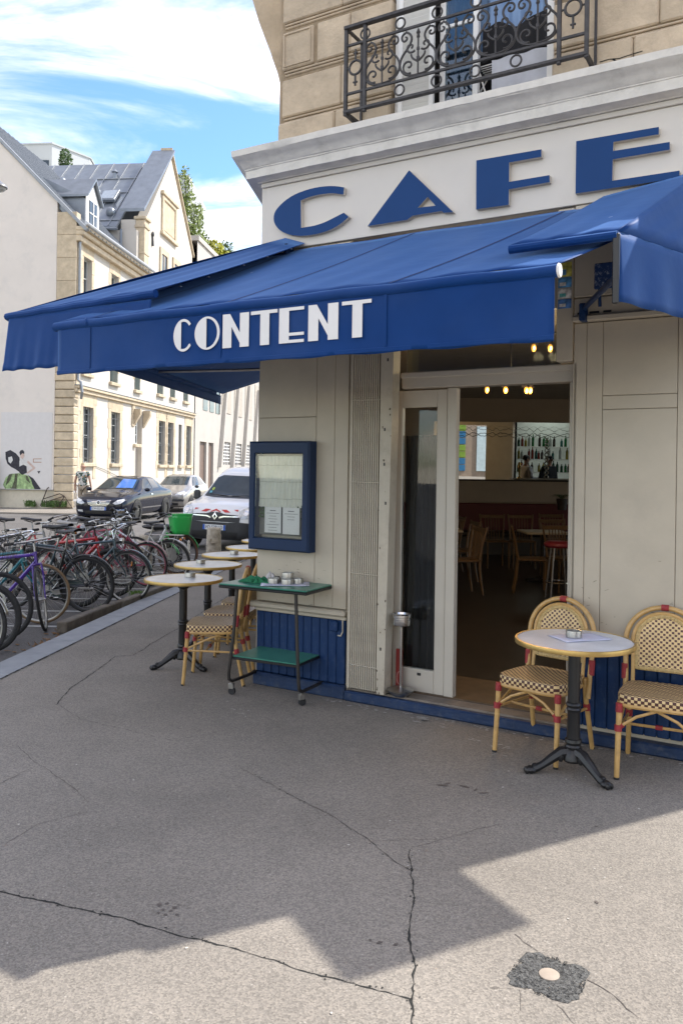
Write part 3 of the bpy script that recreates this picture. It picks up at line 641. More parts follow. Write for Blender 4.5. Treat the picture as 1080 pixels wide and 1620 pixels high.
# side and rear mass of the upper floors (its roofline throws the shade over the pavement)
up = MB(); pl = off2(-.12); pl2 = [pl[1], (pl[1][0]+.0, pl[1][1]+.0)]
up.ext([(pl[0][0], pl[0][1], 4.19), (pl[1][0]+.02, pl[1][1]+.22, 4.19), (pl[2][0]-.02, pl[2][1]+.22, 4.19), (pl[3][0], pl[3][1], 4.19)], (0, 0, .02)); up.build('string_course', st, cafe, sm=0)
a, b, c, d = off2(-.115)
side = MB().ext([(a[0], a[1], 4.3), (b[0], b[1]+.0, 4.3), (b[0]+.2, b[1]+.2, 4.3), (a[0]+2.5, a[1], 4.3)], (0, 0, 11.7)); side.build('side_wall', st, cafe, sm=0)
side = MB().ext([(c[0], c[1], 4.3), (d[0], d[1], 4.3), (d[0]-2.5, d[1], 4.3), (c[0]-.25, c[1]+.2, 4.3)], (0, 0, 11.7)); side.build('side_wall', st, cafe, sm=0)
MB().box(.135, FW-.1, .10, .4, 6.62, 16.0).build('front_wall', st, cafe)
MB().ext([(a[0], a[1], 16.0), (b[0], b[1], 16.0), (c[0], c[1], 16.0), (d[0], d[1], 16.0)], (0, 0, .25)).build('roof', M('zinc_roof', (.25, .27, .29), .45, metal=.6), cafe, sm=0)
# carved corbel under the bay on the street side
kb = MB()
for s0, s1 in [(0.5, 4.2)]:
    P_ = lambda s_, d_, z: (LD[0]*s_ - LD[1]*d_, LD[1]*s_ + LD[0]*d_, z)
    pf = [(-.10, 4.98), (-.03, 5.02), (-.01, 5.1), (.035, 5.22), (.05, 5.27), (.11, 5.42), (.16, 5.55), (.30, 6.0), (.32, 6.6), (-.10, 6.6)]
    kb.ext([P_(s0, d_, z) for d_, z in pf], (LD[0]*(s1-s0), LD[1]*(s1-s0), 0))
kb.build('corbel', st, cafe)

# first-floor window: frame, sashes, louvred shutter folded in the reveal
wn = put('window', MB().box(WU0+.0, WU0+.05, .13, .22, WZ0, 6.6, .004).box(WU1-.05, WU1, .13, .22, WZ0, 6.6, .004).box(WU0+.05, WU1-.05, .13, .22, WZ0, WZ0+.05, .004).mesh('window', m['white_paint']), cafe)
MB().box(1.70, 1.74, .15, .2, WZ0+.05, 6.6, .004).box(1.44, 1.48, .17, .22, WZ0+.05, 6.6, .004).build('frame', m['white_paint'], wn)
MB().box(1.48, 1.70, .185, .19, WZ0+.05, 6.6).build('pane', m['glass'], wn)
for z in (4.9, 5.5): MB().box(1.48, 1.70, .175, .20, z, z+.025, .003).build('glazing_bar', m['white_paint'], wn)
shut = MB().box(1.155, 1.19, .07, .10, WZ0+.01, 6.5, .003).box(1.40, 1.435, .07, .10, WZ0+.01, 6.5, .003); shut.build('shutter_frame', m['white_paint'], wn)
lou = MB().cbox((0, 0, 0), (.21, .006, .042), .001, Matrix.Rotation(R(35), 3, 'X')).mesh('slat', m['white_paint'])
for k in range(40): put('slat', lou, wn, (1.295, .085, WZ0+.06+.035*k))
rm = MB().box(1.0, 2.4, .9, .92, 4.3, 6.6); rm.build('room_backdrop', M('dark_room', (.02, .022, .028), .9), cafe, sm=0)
cl = MB(); cl.grid(lambda a, c: (1.66+.56*a, .30+.03*math.sin(a*19)+.01*math.sin(a*47+c*5), 4.72+1.7*c), 60, 6)
o = tag(cl.build('curtain', M('blue_linen', (.22, .33, .52), .85, var=.1), None), 'pale blue curtain hung inside the open window above the cafe sign', 'curtain'); o.location = O; o.rotation_euler = (0, 0, EA)
c2 = MB(); c2.grid(lambda a, c: (1.48+.20*a, .27+.02*math.sin(a*22), 4.36+2.1*c), 24, 4)
o = tag(c2.build('curtain', M('navy_linen', (.045, .09, .17), .85, var=.1), None), 'dark blue curtain behind the half open sash of the upper window', 'curtain'); o.location = O; o.rotation_euler = (0, 0, EA)
dr = thing('drying_rack', 'white wire drying rack in the window with laundry over it', 'drying rack', O, EA)
w_ = MB()
for k in range(6): w_.tube([(1.72, .22+.03*k, 4.58), (2.22, .22+.03*k, 4.60)], .004, 5)
w_.tube([(1.72, .2, 4.58), (1.80, .22, 4.30)], .006, 5); w_.tube([(1.74, .38, 4.58), (1.66, .22, 4.30)], .006, 5); w_.build('wire_frame', m['white_paint'], dr)
tw = MB(); tw.grid(lambda a, c: (1.83+.40*a, .185 + .01*math.sin(a*14)+.02*c*(1-c), 4.59-.27*c), 24, 4)
tow = tag(tw.build('towel', M('grey_white_cloth', (.55, .56, .60), .9), None), 'greyish white towel drying on the rack in the upper window', 'towel'); tow.location = O; tow.rotation_euler = (0, 0, EA)
bb = MB(); bb.grid(lambda a, c: (1.74+.5*a, .24 + .015*math.sin(a*17), 4.85-.24*c + .03*math.sin(a*9)), 24, 4)
bj = tag(bb.build('garment', M('black_cloth', (.012, .012, .014), .9), None), 'black garment hanging behind the railing in the upper window', 'garment'); bj.location = O; bj.rotation_euler = (0, 0, EA)

# wrought iron guard rail
RV = -.18; RZ = .055   # stands .30 clear of the wall
U0, U1 = .862, 2.575
gr = put('balcony_railing', MB().box(U0-.012, U1+.012, RV-.018, RV+.018, 4.222, 4.244, .003).mesh('balcony_railing', m['iron']), cafe)
ir = m['iron']
MB().box(U0-.012, U1+.012, RV-.022, RV+.022, 4.825, 4.85, .003).build('handrail', ir, gr)
rl = MB()
for z in (4.352, 4.70): rl.box(U0, U1, RV-.008, RV+.008, z, z+.018, .002)
rl.build('rail', ir, gr)
post = MB().box(-.013, .013, -.013, .013, 4.205, 4.85, .003).mesh('post', ir)
for u in (U0, U0+.155, U1-.17, U1): put('post', post, gr, (u, RV, 0))
for u in (U0, U1):
    rt = MB(); rt.box(u-.01, u+.01, RV+.013, .12, 4.225, 4.243, .002); rt.box(u-.01, u+.01, RV+.013, .12, 4.827, 4.848, .002)
    rt.box(u-.008, u+.008, .04, .058, 4.243, 4.827, .002)
    rt.tube([(u, RV+.018, 4.222), (u, .03, 4.21), (u, .1, 4.15)], .016, 6)
    rt.build('return_bar', ir, gr)
def spiral(cx_, cz_, r0, r1, a0, a1, n=22):
    return [(cx_ + (r0+(r1-r0)*k/n)*math.cos(a0+(a1-a0)*k/n), RV, cz_ + (r0+(r1-r0)*k/n)*math.sin(a0+(a1-a0)*k/n)) for k in range(n+1)]
def scroll_unit(w_, h_):
    s = MB(); r_ = .0082
    for sg in (-1, 1):
        def P(x, z): return (sg*x*w_, 0, z*h_)
        def bez(p0, p1, p2, p3, n=14): 
            q = []
            for k in range(n+1):
                t = k/n; q.append(tuple((1-t)**3*a+3*(1-t)**2*t*b+3*(1-t)*t*t*c+t**3*d for a, b, c, d in zip(p0, p1, p2, p3)))
            return [P(*x) for x in q]
        def spi(cx_, cz_, r0, a0, a1, n=26, shrink=.12): 
            return [P(cx_ + (r0*(1-(1-shrink)*k/n))*math.cos(a0+(a1-a0)*k/n), cz_ + (r0*(1-(1-shrink)*k/n))*math.sin(a0+(a1-a0)*k/n)*w_/h_) for k in range(n+1)]
        # lyre outline, lower scrolls turning in, upper scrolls turning out
        s.tube(bez((.0, .02), (.55, .0), (.62, .35), (.36, .55)) + bez((.36, .55), (.16, .72), (.10, .86), (.34, .97))[1:], r_, 5)
        s.tube(spi(.26, .24, .20, -1.9, 5.0), r_*.9, 5)
        s.tube(spi(.20, .62, .15, -2.4, 4.2), r_*.9, 5)
        s.tube(spi(.36, .84, .13, 1.6, -4.6), r_*.9, 5)
        s.tube(bez((.02, .30), (.12, .36), (.2, .4), (.19, .47)), r_*.9, 5)
    s.tube([(0, 0, .0), (0, 0, h_*.80)], r_*.8, 5); s.cbox((0, 0, h_*.36), (.022, .016, .03), .004); s.cbox((0, 0, h_*.56), (.02, .016, .025), .004)
    s.lathe([(.0, -.03), (.013, -.01), (.009, .01), (.016, .02), (.0, .055)], (0, 0, h_*.83), 6, cap=False)
    return s
n_u = 5; uw = (U1-.17 - (U0+.155))/n_u
sm_ = scroll_unit(uw*.98, .33).mesh('scroll', ir)
for k in range(n_u): put('scroll', sm_, gr, (U0+.155+uw*(k+.5), RV, 4.369))
def ring(cx_, cz_, r_): return [(cx_ + r_*math.cos(2*math.pi*k/18), 0, cz_ + r_*math.sin(2*math.pi*k/18)) for k in range(18)]
rg_ = MB().tube(ring(0, 0, .036), .007, 5, closed=True).mesh('ring', ir)
for k in range(n_u+1): 
    put('ring', rg_, gr, (U0+.155+uw*k, RV, 4.762)); 
    if 0 < k < n_u: put('ring', rg_, gr, (U0+.155+uw*k, RV, 4.298))
for u in (U0+.078, U1-.085):
    pn = MB(); pn.tube(ring(u, 4.54, .05), .009, 6, closed=True)
    for sg in (-1, 1):
        pn.tube([(u, 0, 4.54+sg*.05), (u, 0, 4.54+sg*.13)], .008, 5); pn.cbox((u, 0, 4.54+sg*.105), (.036, .014, .012), .003)
    for sg in (-1, 1): pn.tube([(u+sg*.05, 0, 4.54), (u+sg*.075, 0, 4.54)], .007, 5)
    o = pn.build('spear_ring', ir, gr); o.location = (0, RV, 0)
gr.location.z += RZ
# crack in the stone beside the rail
ck = MB()
def crk(P, wd):
    for (a, b) in zip(P[:-1], P[1:]): 
        t = Vector((b[0]-a[0], b[1]-a[1])).normalized(); nn = Vector((-t.y, t.x))*wd
        ck.quad((a[0]-nn.x, .0575, a[1]-nn.y), (b[0]-nn.x, .0575, b[1]-nn.y), (b[0]+nn.x, .0575, b[1]+nn.y), (a[0]+nn.x, .0575, a[1]+nn.y))
crk([(2.60, 4.335), (2.66, 4.338), (2.72, 4.328), (2.79, 4.335), (2.86, 4.34)], .003); crk([(2.68, 4.335), (2.705, 4.312), (2.73, 4.295)], .005)
ck.build('crack', m['crack'], cafe, sm=0)

# side walls of the ground floor; the room inside
a, b, c, d = off2(0)
iw = m['inner_wall']
def wallseg(p, q, z0, z1, th, name, mat):
    dx, dy = q[0]-p[0], q[1]-p[1]; l = math.hypot(dx, dy); nx_, ny_ = -dy/l*th, dx/l*th
    return MB().ext([(p[0], p[1], z0), (q[0], q[1], z0), (q[0]+nx_, q[1]+ny_, z0), (p[0]+nx_, p[1]+ny_, z0)], (0, 0, z1-z0)).build(name, mat, cafe, sm=0)
def along(p, D, s): return (p[0]+D[0]*s, p[1]+D[1]*s)
MB().ext([along(c, RD, .567) + (4.205,), along(c, RD, 1.236) + (4.205,), (along(c, RD, 1.236)[0]+RD[1]*.68, along(c, RD, 1.236)[1]-RD[0]*.68, 4.205), (along(c, RD, .567)[0]+RD[1]*.68, along(c, RD, .567)[1]-RD[0]*.68, 4.205)], (0, 0, .16)).build('balcony_shadow_caster', st, cafe, sm=0)  # unseen slab, sized and placed to cast the notch in the pavement shade
wallseg(along(b, LD, 13), along(b, LD, .4), .0, 3.96, .25, 'side_wall', cw)
wallseg(along(b, LD, .4), along(b, LD, .003), .0, 3.96, .02, 'side_wall', cw)
for (s0, s1, z0, z1) in [(.003, 1.2, .05, 3.96), (1.2, 2.6, .05, .8), (1.2, 2.6, 2.7, 3.96), (2.6, 15, .05, 3.96)]: wallseg(along(c, RD, s0), along(c, RD, s1), z0, z1, .2, 'side_wall', cw)
# ------------------------------------------------------------------ awnings
aw = m['awning']; L3 = Vector((LD[0], LD[1], 0)); R3 = Vector((.35, .937, 0))
def sheet(p00, p10, p11, p01, nu, nv, fn=None):
    a, b, c, d = [Vector(p) for p in (p00, p10, p11, p01)]; n_ = (b-a).cross(d-a).normalized(); mb = MB()
    def f(s, t):
        p = (a*(1-s)+b*s)*(1-t) + (d*(1-s)+c*s)*t
        if fn: p = p + n_*fn(s, t)
        return tuple(p)
    mb.grid(f, nu, nv); return mb
def solid(o, th=.003):
    md = o.modifiers.new('thickness', 'SOLIDIFY'); md.thickness = th; md.offset = 0; return o
# middle awning over the chamfered front
AC = thing('awning', 'long blue canvas awning over the door, CONTENT lettered in white on its valance', 'awning', O, EA, 'blue awnings round the cafe corner')
CU0, CU1, CV, CZ = -.47, 2.81, -1.6, 2.612
solid(sheet((CU0, CV, CZ+.028), (CU1, CV, CZ+.028), (3.28, -.01, 3.385), (-.02, -.01, 3.40), 60, 16, lambda s, t: -.022*math.sin(math.pi*t)*(.7+.3*math.sin(s*9)) + .0035*math.sin(s*70)*(1-t) + .004*math.sin(s*23+t*4)).build('canopy', aw, AC, sm=60))
br = MB().tube([(CU0-.01 + (CU1-CU0+.02)*k/24, CV, CZ + .003*math.sin(k*1.3)) for k in range(25)], .030, 14); br.build('front_bar', aw, AC)
MB().lathe([(.0, 0), (.03, 0), (.034, .004), (.03, .012), (.0, .014)], (CU1+.006, CV, CZ), 16, Matrix.Rotation(R(90), 4, 'Y'), cap=False).build('end_cap', m['white_paint'], AC)
def on_canopy(s, t):
    a, b, c, d = [Vector(p) for p in ((CU0, CV, CZ+.028), (CU1, CV, CZ+.028), (3.28, -.01, 3.385), (-.02, -.01, 3.40))]; n_ = (b-a).cross(d-a).normalized()
    return (a*(1-s)+b*s)*(1-t) + (d*(1-s)+c*s)*t + n_*(-.022*math.sin(math.pi*t)*(.7+.3*math.sin(s*9)) + .0035*math.sin(s*70)*(1-t) + .004*math.sin(s*23+t*4) + .0035)
for s0 in (.10, .42, .74):
    sq_ = MB(); sq_.grid(lambda s, t: tuple(on_canopy(s0 + .007*(s-.5), .01+.97*t)), 1, 24); sq_.build('canopy_seam', M('seam_canvas', (.003, .030, .135), .7, var=.1), AC, sm=60)
def val(u0, u1, v, zt, zb, parent, wav=.006, name='valance', tilt=0.0, ud=(1, 0)):
    def f(a, c):
        s_ = u0+(u1-u0)*a
        wv = wav*(math.sin(a*38)+.6*math.sin(a*83+1))*(1-c)*(.4+.6*(1-c)) 
        return (s_, v+wv + tilt*(1-c) - (.004 if c < .09 else 0), zb+(zt-zb)*c + .004*math.sin(a*50)*(1-c))
    return solid(MB().grid(f, 90, 12).build(name, aw, parent, sm=60), .0025)
val(CU0+.03, CU1-.005, CV-.012, CZ-.015, 2.295, AC, .004)
hem = MB(); hem.box(CU0+.03, CU1-.005, CV-.021, CV-.014, 2.300, 2.322, .002); hem.build('hem', aw, AC)
for u0_ in (CU0 + .10*(CU1-CU0), CU0 + .42*(CU1-CU0), CU0 + .74*(CU1-CU0)): MB().box(u0_-.008, u0_+.008, CV-.0205, CV-.0185, 2.325, 2.585, .0005).build('valance_seam', m['awning'], AC)
sm0 = MB().tube([(CU0+.27, CV, CZ+.0)] + [(CU0+.27+.04*math.sin(k*.5), CV+.034*math.cos(k*.5+1.57), CZ+.034*math.sin(k*.5+1.57)) for k in range(5)], .006, 6); sm0.build('seam', aw, AC)
# white lettering on the valance
wl = M('white_lettering', (.72, .71, .70), .6, var=.03)
def arc(cx_, cz_, rx, rz, a0, a1, n=16): return [(cx_ + rx*math.cos(R(a0+(a1-a0)*k/n)), cz_ + rz*math.sin(R(a0+(a1-a0)*k/n))) for k in range(n+1)]
GL = {
 'C': (arc(.52, .5, .52, .5, 42, 318, 26) + [(.86, .23)] + arc(.52, .5, .40, .42, 318, 248, 8) + [(.40, .12), (.40, .88)] + arc(.52, .5, .40, .42, 112, 42, 8), None),
 'O': (arc(.5, .5, .5, .5, 0, 359, 36)[:-1], [(.47, .06), (.47, .94)] + arc(.47, .5, .43, .44, 88, -88, 18)),
 'N': ([(0, 0), (.36, 0), (.36, .70), (.64, .26), (.64, 1), (1, 1), (1, 0), (.80, 0), (.64, .10), (.30, .72), (.13, 1), (0, 1)], None),
 'T': ([(0, .90), (0, 1), (1, 1), (1, .90), (.70, .90), (.70, 0), (.36, 0), (.36, .90)], None),
 'E': ([(0, 0), (1, 0), (1, .085), (.40, .085), (.40, .20), (1, .20), (1, .285), (.40, .285), (.40, .91), (1, .91), (1, 1), (0, 1)], None)}
GL['N'] = ([(0, 0), (.34, 0), (.34, .62), (.66, .12), (.66, 0), (1, 0), (1, 1), (.66, 1), (.66, .42), (.28, 1), (0, 1)], None)
for ch, u0, u1 in [('C', .561, .706), ('O', .722, .906), ('N', .927, 1.111), ('T', 1.124, 1.302), ('E', 1.314, 1.474), ('N', 1.501, 1.685), ('T', 1.706, 1.879)]:
    p, h = GL[ch]; sc = lambda q: [(u0+(u1-u0)*x, 2.381+(2.571-2.381)*z) for x, z in q]
    flat_letter('letter', sc(p), sc(h) if h else None, CV-.0215, CV-.0195, AC, wl, wl)
ar = MB()
for u in (.1, 2.2): ar.tube([(u, -.02, 2.95), (u+.35, -.75, 2.80), (u+.05, CV+.02, CZ-.01)], .018, 6)
ar.build('arm', m['blue'], AC)
# street-side awning, its end wrapped over the middle one
AL = thing('awning', 'blue canvas awning over the pavement tables along the street side', 'awning', O, EA, 'blue awnings round the cafe corner')
LC = Vector((-1.209, -1.42, 2.772)); LE = Vector((.225, -1.42, 2.800)); LH = Vector((.25, -.03, 3.50)); LT = Vector((.43, -.03, 3.437))
solid(sheet(LC+Vector((0, 0, .02)), LE+Vector((0, 0, .02)), LT, LH, 30, 12, lambda s, t: .006*math.sin(s*20)*(1-t) - .012*math.sin(math.pi*t)).build('canopy', aw, AL, sm=60), .004)
solid(sheet(LC+Vector((0, 0, .02)), LH, LH+L3*6, LC+L3*6+Vector((0, 0, .02)), 10, 30, lambda s, t: .008*math.sin(math.pi*s)).build('canopy', aw, AL, sm=60))
MB().tube([LC.lerp(LE, k/14)+Vector((0, 0, .003*math.sin(k*2))) for k in range(15)], .026, 10).build('front_bar', aw, AL)
MB().tube([LC + L3*(.02+.4*k) for k in range(15)], .026, 10).build('front_bar', aw, AL)
val(-1.17, .2, -1.43, 2.765, 2.372, AL, .005, tilt=-.05)
fv = MB(); fv.grid(lambda a, c: tuple(LC + L3*(.03+5.9*a) + Vector((0, 0, -.01-.13*c))), 40, 3); solid(fv.build('valance', aw, AL, sm=60))
fl = MB()
for t in (.15, .32, .55, .72, .9):
    p = LE.lerp(LT, t); fl.cbox((p.x-.01, p.y-.005, p.z-.012), (.02, .015, .006), .001)
fl.build('eyelet', m['steel'], AL)
MB().tube([(.05, -.05, 3.0), tuple(Vector((.05, -.05, 3.0))*.5 + (LC+L3*1.0)*.5 + Vector((.1, .3, .04))), tuple(LC+L3*1.3)], .017, 6).build('arm', m['steel'], AL)
MB().tube([tuple(L3*2.6+Vector((-.02, 0, 2.85))), tuple(L3*2.2+Vector((-.7, -.2, 2.78))), tuple(LC+L3*3.2)], .017, 6).build('arm', m['steel'], AL)
MB().box(.30, .325, -.12, -.02, 3.30, 3.43, .004).build('bracket', m['blue'], AL)
# awning on the other street, wrapped over the near corner
AR = thing('awning', 'bright blue canvas awning wrapping the corner beyond the door, lit by the sun', 'awning', O, EA, 'blue awnings round the cafe corner')
RC = Vector((3.008, -1.30, 2.822)); RE = Vector((2.486, -1.30, 2.820)); RH = Vector((3.235, -.03, 3.51)); RT = Vector((2.657, -.03, 3.440))
solid(sheet(RE+Vector((0, 0, .02)), RC+Vector((0, 0, .02)), RH, RT, 24, 12, lambda s, t: .004*math.sin(s*18)*(1-t) - .008*math.sin(math.pi*t)).build('canopy', aw, AR, sm=60), .004)
MB().tube([RE.lerp(RC, k/10) for k in range(11)], .022, 10).build('front_bar', aw, AR)
solid(sheet(RC+Vector((0, 0, .02)), RC+R3*1.9+Vector((0, 0, .02)), RH+R3*1.9+Vector((.12, 0, 0)), RH, 40, 8, lambda s, t: .004*math.sin(s*60)).build('canopy', aw, AR, sm=60))
fv = MB(); fv.grid(lambda a, c: tuple(RC + R3*(1.9*a) + Vector((.010*math.sin(a*40)*c+.012*c, -.004*c, .022-.335*c))), 60, 8); solid(fv.build('valance', aw, AR, sm=60))
MB().box(2.99, 3.02, -1.315, -1.285, 2.50, 2.83, .004).build('corner_strut', m['black'], AR)
MB().tube([(2.545, -.03, 2.735), (2.60, -.18, 2.735), (2.99, -1.24, 2.64)], .016, 8).build('arm', m['blue'], AR)
MB().box(2.53, 2.57, -.10, -.02, 2.66, 2.77, .006).build('bracket', m['blue'], AR)
pm = M('speckled_plate', (.014, .045, .15), .5, var=.1, scale=4, dirt=(.5, .55, .6), dscale=60, damt=.9)
MB().box(2.67, 2.80, -.31, -.295, 2.80, 2.955, .01).build('gear_plate', pm, AR); MB().tube([(2.70, -.30, 2.81), (2.70, -.28, 2.70)], .01, 6).tube([(2.78, -.30, 2.81), (2.79, -.25, 2.72)], .014, 6).build('gear_rod', m['blue'], AR)
# small posters beside the door post
pc = [(.55, .50, .10), (.10, .30, .55), (.65, .64, .60), (.5, .12, .12), (.12, .45, .42), (.62, .60, .55), (.08, .2, .45)]
for k, (z0, z1) in enumerate([(2.97, 3.06), (2.90, 2.965), (2.83, 2.893), (2.765, 2.825)]):
    u0 = 2.372; pt_ = thing('poster', ['yellow and blue poster, topmost on the door post under the awning', 'pale blue poster second from the top on the door post', 'whitish poster third from the top on the door post', 'blue photo poster lowest on the door post'][k], 'poster', W(u0, -.004, z0), EA, 'small posters on the door post')
    MB().box(0, .085, -.002, .002, 0, z1-z0).build('sheet', M('poster_paper', pc[[0, 1, 2, 6][k]], .6, var=.5, scale=26, detail=1), pt_, sm=0)
    q = MB().box(.01, .05, -.004, -.0025, .01, (z1-z0)*.5); q.build('print', M('poster_print', pc[[1, 5, 4, 2][k]], .6, var=.5, scale=40), pt_, sm=0)
# ------------------------------------------------------------------ bistro table
def bistro_table(label, loc, rz, group):
    t = thing('bistro_table', label, 'table', loc, rz, group)
    MB().lathe([(.0, .742), (.30, .742), (.318, .741), (.3185, .722), (.0, .720)], n=56, cap=False).build('tabletop', m['marble'], t)
    MB().lathe([(.3195, .716), (.331, .719), (.333, .731), (.330, .7435), (.3185, .7445), (.3185, .716)], n=56, cap=False).build('rim', m['brass'], t)
    ci = m['black']
    MB().lathe([(.0, .719), (.06, .719), (.06, .71), (.044, .70), (.038, .69), (.048, .68), (.048, .67), (.034, .655), (.034, .40), (.041, .395), (.045, .385), (.041, .375), (.037, .37), (.042, .36), (.038, .35), (.035, .34), (.037, .20), (.045, .195), (.048, .18), (.041, .165), (.046, .155), (.042, .14), (.058, .12), (.064, .085), (.05, .07), (.0, .07)], n=18, cap=False).build('column', ci, t)
    lg = MB()
    pts = [(.02, 0, .125), (.07, 0, .118), (.12, 0, .085), (.17, 0, .05), (.205, 0, .032), (.235, 0, .022)]
    lg.tube(pts, [.034, .034, .028, .022, .024, .02], 8)
    lg.ball((.238, 0, .022), (.034, .03, .022), 10, 6); lg.ball((.262, .012, .018), (.016, .014, .018), 8, 5); lg.ball((.262, -.012, .018), (.016, .014, .018), 8, 5)
    lg.tube([(.05, 0, .145), (.10, 0, .118), (.15, 0, .078), (.19, 0, .055)], [.012, .012, .01, .006], 6)
    lg.ball((.215, 0, .045), (.02, .018, .014), 8, 5); lg.ball((.075, .02, .10), (.018, .014, .03), 8, 5); lg.ball((.075, -.02, .10), (.018, .014, .03), 8, 5)
    me = lg.mesh('leg', ci)
    for k in range(3): put('leg', me, t, (0, 0, 0), (0, 0, R(120*k)))
    return t
TBG = 'round marble bistro tables'
tr = bistro_table('round bistro table standing between the two woven chairs by the door', (1.333, 4.585, 0), R(180), TBG)
tr.scale = (1, 1, 1.025)
tl = ['near end table of the pavement row, its whole iron foot in view', 'second table of the pavement row from the near end, ashtray on it', 'third table of the pavement row from the near end, ashtray on it', 'fourth table of the pavement row, partly behind the cafe wall', 'far end table of the pavement row, only its edge showing past the wall']
TP = [(-1.335, 6.92), (-1.30, 7.98), (-1.19, 8.93), (-1.05, 9.80), (-.98, 10.75)]
for i, (x, y) in enumerate(TP): dup(tr, (x, y, 0), R(205 + 37*i), tl[i], TBG)

def ashtray(label, loc, group='round steel ashtrays'):
    o = MB().lathe([(.0, .003), (.040, .003), (.041, .036), (.045, .037), (.046, .03), (.046, .0), (.0, .0)], n=24, cap=False).build('ashtray', m['steel'], None)
    o.location = loc; return tag(o, label, 'ashtray', group)
ashtray('steel ashtray on a sheet of paper on the table by the door', (1.342, 4.635, .7665))
for (x, y), dx, lb in [(TP[0], (.04, .08), 'steel ashtray on the near end table of the pavement row'), (TP[1], (-.08, .03), 'steel ashtray on the second table of the pavement row'), (TP[2], (.02, .0), 'steel ashtray on the third table of the pavement row')]:
    ashtray(lb, (x+dx[0], y+dx[1], .7625))
def sheet_paper(name, label, loc, rz, a, b, cat='paper'):
    mb = MB(); rg = random.Random(len(label)); mb.grid(lambda s, t: (a*(s-.5), b*(t-.5), .0012 + .004*abs(math.sin(s*4+t*3))*(abs(s-.5)+abs(t-.5))), 8, 8)
    o = mb.build(name, M('bluish_paper', (.60, .61, .74), .7, var=.05), None); solid(o, .0008); o.location = loc; o.rotation_euler = (0, 0, rz); return tag(o, label, cat)
sheet_paper('paper_sheet', 'thin bluish sheet of paper under the ashtray on the table by the door', (1.375, 4.635, .7615), .3, .30, .20)

